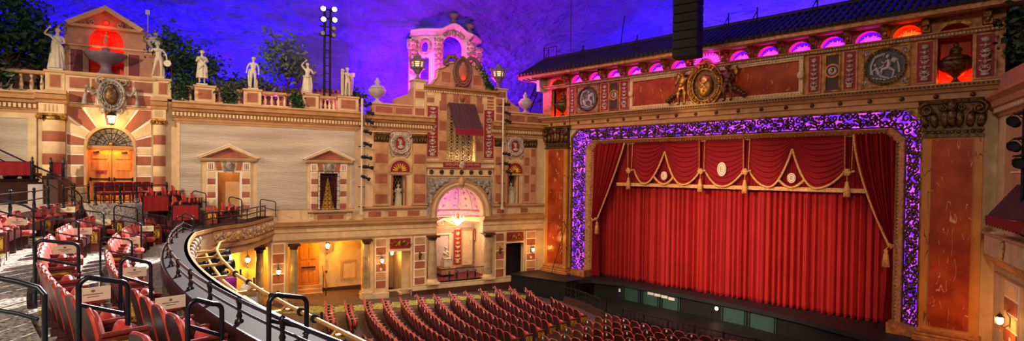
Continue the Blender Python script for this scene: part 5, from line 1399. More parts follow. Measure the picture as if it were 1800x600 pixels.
def big_pilaster(x0, x1, label, mirror):
    t = thing('pilaster', label, 'pilaster', MP, 'great marble pilasters of the stage')
    w = x1-x0
    b = MB().use('ochremarble').box(x0, x1, -.3, .02, .6, 8.45); b.build('shaft', t)
    b = MB().use('marble').box(x0+w*.16, x1-w*.16, -.36, -.28, .75, 8.35); b.build('marble_panel', t)
    b = MB().use('orangewood')
    for d, z0, z1 in ((.2, .07, .3), (.14, .3, .42), (.08, .42, .6)): b.bbox(x0-d, x1+d, -.32-d, .02, z0, z1, .04)
    b.build('base', t)
    b = MB().use('darkgold'); b.box(x0-.02, x1+.02, -.38, .02, 8.42, 8.55); b.box(x0-.02, x1+.02, -.4, .02, 8.7, 8.78)
    b.box(x0+.05, x1-.05, -.32, .02, 8.5, 9.8); b.bar(x0-.15, x1+.15, [(.02, 9.75), (-.5, 9.78), (-.55, 9.92), (.02, 9.95)])
    xm = (x0+x1)/2
    for sx in (-1, 1):
        spiral(b, (xm+sx*w*.44, 9.55), .26, 1.5, pi/2, -sx, .07, -.5); spiral(b, (xm+sx*w*.16, 9.6), .14, 1.4, pi/2, sx, .05, -.46)
        for k in range(3): leafb(b, xm+sx*w*(.12+.16*k), 8.8, pi/2-sx*.12*k, .75-.08*k, .3, -.42, .1)
    leafb(b, xm, 8.8, pi/2, .85, .34, -.44, .12); b.ball((xm, -.5, 9.65), (.18, .14, .22), 10)
    for k in range(9): b.ball((x0+w*(k+.5)/9, -.36, 8.63), (.08, .06, .06), 6)
    b.build('capital', t)
big_pilaster(-24.62, -22.72, 'russet marble pilaster at the stage corner beside the arch wall', 0)
big_pilaster(-3.88, -2.0, 'russet marble pilaster at the far stage corner, by the far side box', 1)
def entablature():
    b = MB().use('ochre'); x0, x1 = -25.1, -1.5
    b.bar(x0, x1, [(.02, 9.72), (-.12, 9.72), (-.12, 9.95), (-.2, 9.98), (-.2, 10.2), (-.3, 10.24), (-.34, 10.36), (-.5, 10.4), (-.56, 10.52), (.02, 10.56)])
    b.use('tan').bar(x0, x1, [(.02, 10.5), (-.6, 10.52), (-.62, 10.58), (.02, 10.6)])
    b.use('brown'); dentils(b, x0, x1, -.56, -.5, 10.44, 10.52, .14, .6)
    trim(b, MP)
    for i in range(20):
        x = -24.2+1.15*i; o = MB().use('darkgold').lathe([(.0, -.06), (.07, -.05), (.1, 0), (.1, .03)], n=10); o.v = [(v[0], v[2], v[1]) for v in o.v]
        o.build('boss', None, MP @ T_(x, -.22, 10.1), **tagd('round bronze boss, %s from the arch wall corner along the stage architrave' % ordn(i), 'boss', 'bosses on the stage architrave'))
    b = MB().use('orangewood')
    holes = [archp(-24.42, -23.08, 10.62, 12.5, .6), archp(-3.52, -2.42, 10.62, 12.55, .55)]
    b.plate(rect(-25.2, -1.45, 10.55, 13.7), 0, .5, holes+[archp(x-.52, x+.52, 12.72, 12.76, .5) for x in COVES])
    b.build('wall_frieze', None, MP, kind='structure')
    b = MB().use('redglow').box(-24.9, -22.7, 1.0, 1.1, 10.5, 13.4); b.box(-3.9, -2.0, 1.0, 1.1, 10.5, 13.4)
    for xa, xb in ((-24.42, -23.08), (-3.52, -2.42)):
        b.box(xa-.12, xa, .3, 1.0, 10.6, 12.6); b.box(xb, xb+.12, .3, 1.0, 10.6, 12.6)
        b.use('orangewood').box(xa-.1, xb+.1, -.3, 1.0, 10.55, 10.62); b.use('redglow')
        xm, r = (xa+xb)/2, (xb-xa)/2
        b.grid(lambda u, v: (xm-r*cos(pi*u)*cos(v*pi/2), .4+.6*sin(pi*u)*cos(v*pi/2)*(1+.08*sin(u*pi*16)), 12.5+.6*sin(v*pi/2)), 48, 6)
    for xa, xb in ((-24.42, -23.08), (-3.52, -2.42)):
        xm, r = (xa+xb)/2, (xb-xa)/2
        b.use('gold').plate(archp(xm-r-.14, xm+r+.14, 12.5, 12.52, r*.9+.14), -.08, .02, [archp(xm-r, xm+r, 12.51, 12.52, r*.9)])
    trim(b, MP)
    # panel frames
    b = MB()
    for xa, xb in ((-22.25, -20.38), (-6.18, -4.42)):
        b.use('gold').plate(rect(xa, xb, 10.66, 12.5), -.06, .02, [rect(xa+.09, xb-.09, 10.75, 12.41)])
    for xa, xb in ((-19.62, -18.96), (-7.66, -7.0)):
        b.use('gold').plate(rect(xa, xb, 10.7, 12.45), -.06, .02, [rect(xa+.07, xb-.07, 10.77, 12.38)]); b.use('brown').box(xa+.06, xb-.06, -.015, .01, 10.76, 12.39)
    b.use('creamorn').plate(rect(-18.1, -8.55, 10.66, 12.5), -.12, .02, [rect(-17.92, -8.73, 10.84, 12.32)])
    for i in range(64): b.ball((-18.0+.149*i, -.13, 10.75), .05, 5, 4); b.ball((-18.0+.149*i, -.13, 12.41), .05, 5, 4)
    b.use('marble').box(-17.95, -8.7, -.03, .01, 10.8, 12.36)
    for x in (-18.0, -8.64): b.use('creamorn').ball((x, -.18, 11.6), (.16, .08, .2), 10); 
    b.use('orangewood').bar(-25.1, -1.5, [(.02, 12.5), (-.15, 12.52), (-.18, 12.62), (-.3, 12.66), (-.3, 12.72), (.02, 12.74)])
    b.use('paleorn'); dentils(b, -25, -1.5, -.2, -.14, 12.54, 12.62, .12, .6)
    trim(b, MP)
COVES = [-22.2, -20.75, -19.3, -17.85, -16.4, -14.98, -11.62, -10.2, -8.75, -7.35, -5.95, -4.55]
entablature()
def frieze_things():
    for k, (xa, xb) in enumerate(((-22.72, -22.38), (-20.25, -19.72), (-18.82, -18.28), (-8.32, -7.86), (-6.86, -6.4), (-4.18, -3.66), (-2.3, -1.75))):
        lb = ('next to the arch wall urn niche', 'after the arch wall side roundel', 'before the long marble panel', 'just after the long marble panel', 'before the far roundel', 'between the far roundel and urn niche', 'beyond the far urn niche')[k]
        t = thing('relief_panel', 'crimson frieze strip with silver candelabra relief, '+lb, 'relief panel', MP, 'crimson strips of the stage frieze')
        b = MB().use('redpanel').box(xa, xb, -.03, .01, 10.75, 12.42); b.use('orangewood').plate(rect(xa-.06, xb+.06, 10.69, 12.48), -.05, .01, [rect(xa, xb, 10.75, 12.42)]); b.build('ground', t)
        b = MB().use('paleorn'); candelabra(b, (xb-xa)*.95, 1.55, -.06, k, (xa+xb)/2, 10.8); b.build('ornament', t)
    for x, lb in ((-21.32, 'large round relief with seated figures on the arch wall side of the stage frieze'), (-5.3, 'large round relief with seated figures on the far side of the stage frieze')):
        t = thing('roundel', lb, 'roundel', MP @ T_(x, 0, 11.58), 'round reliefs of the stage frieze')
        b = MB().use('darkgold').plate(circ(0, 0, .8, 36), -.08, .02, [circ(0, 0, .68, 36)])
        for k in range(36): b.ball((.74*cos(k*pi/18), -.09, .74*sin(k*pi/18)), .04, 5, 4)
        b.build('rim', t)
        b = MB().use('roundel').plate(circ(0, 0, .69, 36), -.02, .02); b.build('ground', t)
        b = MB().use('silver'); y = -.05
        # seated woman, reclining figure and winged child, in low relief
        def limb(*P): b.tube([(p[0], y, p[1]) for p in P], [p[2] for p in P], 7)
        limb((.12, .3, .07), (.16, .12, .1), (.1, -.06, .1)); b.ball((.08, y, .42), (.075, .05, .085), 8); b.ball((.1, y, .47), (.08, .045, .06), 8)
        limb((.14, -.06, .1), (-.1, -.1, .075), (-.16, -.36, .045)); limb((.16, -.08, .09), (.34, -.2, .07), (.28, -.46, .04)); limb((.18, .24, .05), (.34, .14, .04), (.42, .3, .03)); limb((.06, .24, .05), (-.06, .14, .04), (-.14, .26, .03))
        limb((-.32, .0, .06), (-.26, -.16, .09), (-.2, -.34, .09)); b.ball((-.36, y, .1), (.065, .05, .075), 8); limb((-.2, -.36, .08), (-.02, -.46, .06), (.16, -.5, .04)); limb((-.3, -.04, .05), (-.46, -.16, .04), (-.44, -.34, .03)); limb((-.26, -.06, .045), (-.1, .0, .035), (-.04, .08, .03))
        limb((-.5, -.3, .04), (-.52, .05, .045), (-.4, .4, .05)); limb((-.4, .42, .06), (-.2, .5, .07), (0, .56, .05)); limb((.52, -.3, .05), (.5, .0, .05), (.44, .2, .03))
        for k in range(5): leafb(b, .22, .2, .2+.25*k, .34-.03*k, .07, y, .03); leafb(b, -.3+.05*k, .42, 2.2-.3*k, .16, .06, y, .02)
        for k in range(7): b.ball((-.4+.13*k, y, -.56+.03*abs(k-3)), (.08, .035, .05), 6)
        b.build('figures', t)
        for sx in (-1, 1):
            for sz in (-1, 1): b = MB().use('silver'); spiral(b, (sx*.68, sz*.68), .12, 1.3, 0, sx*sz, .035, -.03); leafb(b, sx*.72, sz*.5, sz*pi/2, .2, .1, -.03); b.build('corner_ornament', t)
    for x, lb in ((-19.29, 'small round medallion on a dark panel at the arch wall side of the marble panel'), (-7.33, 'small round medallion on a dark panel at the far side of the marble panel')):
        t = thing('medallion', lb, 'medallion', MP @ T_(x, 0, 11.65), 'small medallions of the stage frieze')
        b = MB().use('orangewood').plate(circ(0, 0, .33, 28), -.08, .02, [circ(0, 0, .24, 28)]); b.build('rim', t)
        b = MB().use('silver').ball((0, -.04, 0), (.2, .05, .2), 14); b.use('gold').ball((0, -.08, .03), (.09, .06, .12), 8); b.build('boss', t)
    urn(-23.75, .45, 10.62, 'bronze handled urn in the red lit niche at the arch wall end of the frieze', 1.15, 'darkgold', MP, 'urns in the red niches', True)
    urn(-2.97, .45, 10.62, 'bronze handled urn in the red lit niche at the far end of the frieze', 1.15, 'darkgold', MP, 'urns in the red niches', True)
    for x in (-23.75, -2.97):
        for dx in (-.35, .35): lamp_pt('niche_light', (x+dx, .72, 10.85), (255, 44, 8), 26, .08, MP)
    # centre cartouche with two cherubs
    t = thing('cartouche', 'great gilt oval cartouche crowned by a shell at the centre of the stage frieze', 'cartouche', MP @ T_(-13.3, -.25, 11.6))
    b = MB().use('gold')
    b.plate(circ(0, 0, .92, 40, rz=1.1), -.14, .2, [circ(0, 0, .7, 36, rz=.88)]); b.tube([(.95*cos(a), -.12, 1.12*sin(a)) for a in [2*pi*k/40 for k in range(40)]], .07, 6, True); b.tube([(.68*cos(a), -.14, .86*sin(a)) for a in [2*pi*k/40 for k in range(40)]], .05, 6, True)
    for k in range(26): a = 2*pi*k/26; b.ball((.82*cos(a), -.18, .98*sin(a)), (.085, .07, .085), 6)
    b.build('oval_rim', t)
    b = MB().use('darkgold').plate(circ(0, 0, .72, 36, rz=.9), -.02, .2); b.build('field', t)
    b = MB().use('gold').ball((0, -.08, -.05), (.45, .22, .6), 16)
    b.tube([(-.25, -.28, .2), (.0, -.32, -.02), (.2, -.28, -.2)], [.05, .06, .03], 6); b.tube([(.22, -.27, .22), (0, -.33, .0), (-.15, -.28, -.15)], [.03, .05, .05], 6); b.ball((0, -.3, -.35), .06, 6)
    b.build('shield', t)
    b = MB().use('gold')
    for k in range(9):
        a = pi*(k+.5)/9; b.tube([(0, -.1, 1.1), (.22*cos(a), -.2, 1.1+.16*sin(a)), (.42*cos(a), -.14, 1.1+.3*sin(a))], [.03, .06, .05], 5)
    b.ball((0, -.2, 1.12), (.16, .12, .1), 8); b.build('shell_crest', t)
    for sx in (-1, 1):
        b = MB().use('darkgold')
        for k in range(26):
            u = k/25; b.ball((sx*(1.55+u*.55+.05*(k % 3)), -.05-.08*(k % 3), -.35-.42*u+.07*(k % 2)), .1, 6, 4)
        b.build('fruit_swag', t)
    for sx, lb in ((-1, 'gilt cherub supporting the arch wall side of the great cartouche'), (1, 'gilt cherub supporting the far side of the great cartouche')):
        c = thing('cherub', lb, 'statue', MP @ T_(-13.3+sx*1.28, -.4, 10.6) @ Matrix.Scale(1.05, 4), 'gilt cherubs of the stage frieze')
        q = dict(sway=-.03*sx, head=(.02*sx, -.02), ell=(-.34, -.08, 1.3) if sx > 0 else (-.26, -.06, 1.12), wrl=(-.45, -.1, 1.5) if sx > 0 else (-.2, -.2, .95), elr=(.34, -.08, 1.3) if sx < 0 else (.26, -.06, 1.12), wrr=(.45, -.1, 1.5) if sx < 0 else (.2, -.2, .95), knl=(-.12, -.1, .5), knr=(.12, -.02, .5), mat='gold' if sx < 0 else 'darkgold')
        f, J = figure(q)
        for p in ((0, -.07, 1.05), (.12, 0, .62), (-.12, -.05, .62), (0, .06, .9)): f.ball(p, (.13, .1, .14), 8)
        f.v = [(v[0]*1.35, v[1]*1.35, v[2]) for v in f.v]; f.build('figure', c); hh = MB().use(q['mat']); hair(hh, J, 'curly'); hh.v = [(v[0]*1.35, v[1]*1.35, v[2]) for v in hh.v]; hh.build('hair', c)
        w = MB().use('gold')
        for k in range(5): leafb(w, sx*.12, 1.3, (pi/2-sx*(.5+.2*k)), .55-.06*k, .14, .16, .04)
        w.build('wing', c)
frieze_things()
def coves():
    for k, x in enumerate(COVES):
        last = (k == 11); o = 'the orange lit one at the far end' if last else ('%s from the arch wall corner' % ordn(k) if k < 6 else '%s past the shell toward the far end' % ordn(k-6))
        t = thing('cove_lunette', 'small arched lunette with leaf relief, %s' % (o if last else 'lit magenta, '+o), 'lunette', MP @ T_(x, 0, 12.74), 'lunettes under the stage eave')
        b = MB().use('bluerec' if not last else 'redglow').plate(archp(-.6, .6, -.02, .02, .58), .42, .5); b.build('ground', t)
        b = MB().use('gold').plate(archp(-.56, .56, -.02, .02, .54), -.03, .03, [archp(-.5, .5, .0, .02, .47)]); b.build('rim', t)
        b = MB().use('paleplaster' if not last else 'creamorn')
        for sx in (-1, 1):
            for j in range(4): leafb(b, sx*.05, .08, pi/2-sx*(.2+.4*j), .34, .1, .38, .04)
            spiral(b, (sx*.32, .12), .1, 1.3, 0, sx, .03, .36)
        b.ball((0, .38, .16), (.07, .05, .16), 8); b.build('leaf_relief', t)
        lamp_area('cove_light', (x, .1, 12.75), (x, .45, 13.05), (205, 20, 255) if not last else (255, 60, 8), 30 if not last else 20, .8, .05, MP)
    t = thing('shell', 'magenta lit fan shell above the great cartouche', 'shell', MP @ T_(-13.3, -.1, 12.76))
    b = MB().use('paleplaster')
    for k in range(13):
        a = pi*(k+.5)/13; b.tube([(.08*cos(a), 0, .05*sin(a)), (.4*cos(a), -.06, .3*sin(a)), (.74*cos(a), -.02, .6*sin(a))], [.02, .05, .07], 6)
    b.build('ribs', t); b = MB().use('paleplaster').plate(archp(-.78, .78, -.02, .0, .62), .0, .08); b.build('backing', t)
    for dx in (-.4, .4): lamp_pt('shell_light', (-13.3+dx, -.55, 12.95), (215, 20, 255), 16, .05, MP)
    # consoles between the lunettes carrying the eave
    xs = [-22.95, -21.48, -20.03, -18.58, -17.13, -15.7, -14.3, -12.3, -10.9, -9.48, -8.05, -6.65, -5.25, -3.85, -1.95]
    for k, x in enumerate(xs):
        b = MB().use('gold'); b.bbox(x-.15, x+.15, -.35, .02, 12.74, 12.98, .03); b.bbox(x-.13, x+.13, -.62, .02, 12.98, 13.3, .03); b.ball((x, -.4, 12.95), (.11, .14, .16), 8)
        spiral(b, (x, 13.12), .12, 1.2, 0, 1, .03, -.64)
        b.build('console', None, MP, **tagd('carved gilt console under the tiled eave, %s from the arch wall corner' % ordn(k), 'console', 'consoles under the stage eave'))
coves()
def roof():
    # tiled eave over the proscenium
    b = MB().use('orangewood'); xa, xb = -26.3, 1.5
    b.box(xa, xb, -1.3, .3, 13.32, 13.42); b.box(xa, xb, -1.36, -1.24, 13.2, 13.44); b.use('tan').box(xa, xb, -1.0, -.9, 13.22, 13.34)
    trim(b, MP)
    t = thing('tiled_roof', 'long dark barrel tiled eave roof over the stage frieze', 'roof', MP)
    b = MB().use('tile'); sl = .85
    def rz(y): return 13.45+(y+1.42)*sl*.62
    b.add([(xa, -1.42, 13.44), (xb, -1.42, 13.44), (xb, 1.4, rz(1.4)), (xa, 1.4, rz(1.4)), (xa, -1.42, 13.38), (xb, -1.42, 13.38), (xb, 1.4, rz(1.4)-.08), (xa, 1.4, rz(1.4)-.08)], [(0, 1, 2, 3), (4, 7, 6, 5), (0, 4, 5, 1), (2, 6, 7, 3), (0, 3, 7, 4), (1, 5, 6, 2)])
    n = 92; R = []
    for i in range(n):
        x = xa+.15+(xb-xa-.3)*i/(n-1)
        b.tube([(x, -1.5, 13.45), (x, 1.42, rz(1.42)+.03)], .105, 7)
    for j in range(4):
        y = -1.4+.7*j; b.box(xa, xb, y, y+.05, rz(y)+.0, rz(y)+.09)
    b.build('tiles', t)
    b = MB().use('tile').cyl((xa, 1.4, rz(1.4)+.1), (xb, 1.4, rz(1.4)+.1), .13, n=8); b.build('ridge', t)
    b = MB().use('tile').cyl((xa, -1.45, 13.42), (xa, 1.4, rz(1.4)+.08), .1, n=8); b.build('verge', t)
    # end bracket of the eave with striped scroll
    b = MB().use('paleplaster'); b.tube([(-25.1, -.4, 12.4), (-25.2, -.4, 12.9), (-25.6, -.4, 13.15), (-26.0, -.4, 13.2)], .08, 6); b.use('paleplaster').box(-25.35, -25.1, -.5, .3, 12.4, 13.3)
    for i in range(5): b.use('bluerec' if i % 2 else 'paleplaster').box(-26.25+.22*i, -26.05+.22*i, -1.2, -.2, 13.16, 13.3)
    trim(b, MP)
    # roof ties standing on the tiles
    for k, (x, y) in enumerate(((-21.6, -.2), (-17.6, -.2), (-12.5, .6), (-11.0, .6), (-8.2, .6))):
        c = thing('roof_stay', 'black steel stay on the tiled eave, %s from the arch wall corner' % ordn(k), 'stay', MP @ T_(x, y, rz(y)), 'stays on the tiled eave')
        b = MB().use('matteblack'); b.box(-.03, .03, -.03, .03, 0, .95); b.build('upright', c); b = MB().use('matteblack'); b.tube([(0, .0, .8), (-.35, -.1, .05)], .03, 5); b.build('brace', c)
    c = thing('access_ladder', 'dark access ladder leaning at the end of the tiled roof above the arch wall', 'ladder', MP @ T_(-26.0, 1.6, 12.0))
    b = MB().use('matteblack')
    for y in (0, .5): b.tube([(-2.7, y, -1.0), (-.3, y, 3.2)], .05, 6); b.cyl((-.6, y, 2.0), (-.6, y, 4.0), .035, n=6)
    b.build('stiles', c); b = MB().use('matteblack')
    for i in range(9): b.cyl((-2.6+.27*i, 0, -.82+.47*i), (-2.6+.27*i, .5, -.82+.47*i), .03, n=6)
    b.tube([(-.6, 0, 3.9), (.6, 0, 3.9)], .03, 5); b.tube([(-.6, .5, 3.9), (-2.9, .5, -.6)], .02, 5); b.cyl((.6, 0, 2.6), (.6, 0, 3.9), .03, n=6); b.build('rungs', c)
roof()

# ================================================================== CURTAINS
def curtain():
    YC = 1.6
    t = thing('house_curtain', 'full width pleated red velvet house curtain closing the stage', 'curtain', MP)
    b = MB().use('velvet'); W0, W1 = -22.6, -3.9; n = 860
    def pl(u): return .17*sin(u*2*pi*56+1.3*sin(u*37))+.05*sin(u*2*pi*131+2*sin(u*23))+.06*sin(u*2*pi*17+1)
    b.grid(lambda u, v: (W0+(W1-W0)*u+.03*sin(u*2*pi*62+1), YC+pl(u)*(.75+.25*(1-v)), ZS+.03+.04*sin(u*2*pi*62)*(1-v)+8.6*v), n, 6)
    b.build('pleated_drape', t)
    b = MB().use('velvet2'); b.grid(lambda u, v: (W0+(W1-W0)*u+.03*sin(u*2*pi*62+1), YC+pl(u)*1.0-.012, ZS+.03+.04*sin(u*2*pi*62)*(1-v)+.12*v), n, 1); b.build('hem', t)
    b = MB().use('matteblack').box(-24, -2.5, 2.6, 2.7, -1, 10); b.build('wall_backstage', None, MP, kind='structure')
    # valance of swags
    t = thing('swag_valance', 'red velvet swag valance with gold trim, cords and medallions across the curtain top', 'valance', MP)
    Y = 1.0; zb = 6.12
    XT = [-18.62, -13.96, -11.5, -6.81]
    b = MB().use('velvet2'); b.grid(lambda u, v: (-19.6+13.6*u, Y+.1+.05*sin(u*2*pi*70), zb+.05+(8.7-zb)*v), 560, 4); b.build('backing', t)
    def swag(x0, x1, zl, zr, zlow, xlow):
        # one swag: folds sag between its two upper corners; bottom edge passes zl, zlow, zr
        w = x1-x0; ul = (xlow-x0)/w
        def edge(u):
            if u < ul: q = 1-u/ul; return zlow+(zl-zlow)*q**2.0
            q = (u-ul)/(1-ul); return zlow+(zr-zlow)*q**2.0
        s_ = MB().use('velvet2')
        def f(u, v):
            ze = edge(u); z = 8.72+(ze-8.72)*v; c = sin(pi*min(1, max(0, u)))
            return (x0+w*u, Y-.06-.2*c*(v**.7)-.045*sin(v*2*pi*9+.8*c)*c**.5, z)
        s_.grid(f, 40, 72); s_.build('swag', t)
        g = MB().use('fringe')
        P = [f(i/40, 1.0) for i in range(41)]
        g.tube([(p[0], p[1]-.03, p[2]) for p in P], .06, 6, flat=1); g.build('gold_edge', t)
    swag(-18.4, -16.3, 7.1, 8.15, 6.22, -17.5); swag(-16.3, -14.1, 8.15, 7.0, 6.22, -15.0)
    swag(-13.8, -11.65, 7.05, 7.05, 6.18, -12.72)
    swag(-11.35, -9.28, 7.0, 8.15, 6.22, -10.3); swag(-9.28, -6.95, 8.15, 7.05, 6.22, -8.1)
    g = MB().use('fringe').box(-19.6, -6.0, Y-.16, Y-.06, zb-.07, zb+.13)
    g.build('fringe_band', t)
    for xc in (-16.25, -9.25):
        g = MB().use('fringe').tube([(xc-.62+1.24*i/16, Y-.26, 6.22+.42*abs(2*i/16-1)**1.8) for i in range(17)], .07, 6); g.build('gold_edge', t)
    for k, xt in enumerate(XT):
        g = MB().use('fringe')
        for dx in (-.16, .18): g.tube([(xt+dx, Y-.2, 8.75), (xt+dx*.8, Y-.22, 7.1)], .02, 5)
        g.build('cord', t)
        g = MB().use('fringe'); g.ball((xt, Y-.3, 7.0), (.17, .12, .17), 10)
        for j in range(6): g.ball((xt+.13*cos(j*pi/3), Y-.36, 7.0+.13*sin(j*pi/3)), .06, 6)
        g.tube([(xt+.17, Y-.28, 7.02), (xt+.3, Y-.28, 7.06)], .06, 6); g.build('rosette', t)
        g = MB().use('fringe'); g.cyl((xt, Y-.32, 6.95), (xt, Y-.32, 6.55), .02, n=5); g.lathe([(.02, .0), (.09, -.06), (.06, -.12), (.1, -.18), (.08, -.22), (.11, -.26), (.15, -.72), (.0, -.72)], (xt, Y-.32, 6.58), 14, flute=.05, nf=14); g.build('tassel', t)
    for x, z, sx, sz in ((-16.2, 6.72, .2, .25), (-12.75, 7.12, .25, .38), (-9.22, 6.7, .2, .25)):
        g = MB().use('paper').plate(circ(x, z, sx, 28, rz=sz), Y-.33, Y-.27); g.use('fringe').tube([(x+sx*.75*cos(a), Y-.33, z+sz*.75*sin(a)) for a in [2*pi*i/20 for i in range(20)]], .02, 5, True)
        g.tube([(x+sx*.3, Y-.34, z+sz*.3), (x-sx*.2, Y-.34, z+sz*.35), (x-sx*.3, Y-.34, z), (x-sx*.2, Y-.34, z-sz*.35), (x+sx*.3, Y-.34, z-sz*.3)], .022, 5); g.tube([(x-sx*.1, Y-.34, z), (x+sx*.3, Y-.34, z)], .022, 5)
        g.build('emblem', t)
    # side drapes gathered to the frame
    for s_, xo, xi, xt, lb in ((-1, -21.4, -18.95, -21.0, 'red side drape tied back with gold tassel, arch wall side of the stage'), (1, -5.0, -6.55, -5.1, 'red side drape tied back with a gold tassel at the far side of the stage')):
        t = thing('side_drape', lb, 'drape', MP, 'tied-back side drapes')
        b = MB().use('velvet2'); zt = 3.7 if s_ > 0 else 3.75
        def edge(v):
            q = v/1.0; return xi+(xt-xi)*(q**1.55 if s_ > 0 else q**1.1)
        def f(u, v):
            x1 = edge(v); x = xo+(x1-xo)*u; tight = .16*(1-.55*v)
            return (x+.04*sin(u*30)*(1-v), Y-.2+.7*tight*sin(u*2*pi*8+v*1.5)-.1*v, 8.75+(zt-8.75)*v)
        b.grid(f, 110, 26)
        xw = xt-s_*.0
        b.grid(lambda u, v: (xo+(xt-xo)*u+s_*-.0+(.25*-s_)*v*u, Y-.22+.06*sin(u*2*pi*5)-.02*v, zt+(.12-zt)*v), 50, 8)
        b.build('cloth', t)
        g = MB().use('fringe').tube([(f(1, i/26)[0], f(1, i/26)[1]-.06, f(1, i/26)[2]) for i in range(27)], .06, 6); g.build('gold_edge', t)
        g = MB().use('fringe'); g.tube([(xo, Y-.3, zt+.1), ((xo+xt)/2, Y-.42, zt-.02), (xt, Y-.4, zt+.12)], .06, 6); g.ball((xt, Y-.42, zt+.1), .1, 8); g.build('tie_band', t)
        g = MB().use('fringe'); g.lathe([(.02, .05), (.1, -.04), (.06, -.12), (.1, -.2), (.15, -.75), (0, -.75)], (xt-s_*.12, Y-.42, zt-.12), 14, flute=.05, nf=14); g.cyl((xt, Y-.42, zt+.1), (xt-s_*.12, Y-.42, zt-.1), .02, n=5); g.build('tassel', t)
curtain()

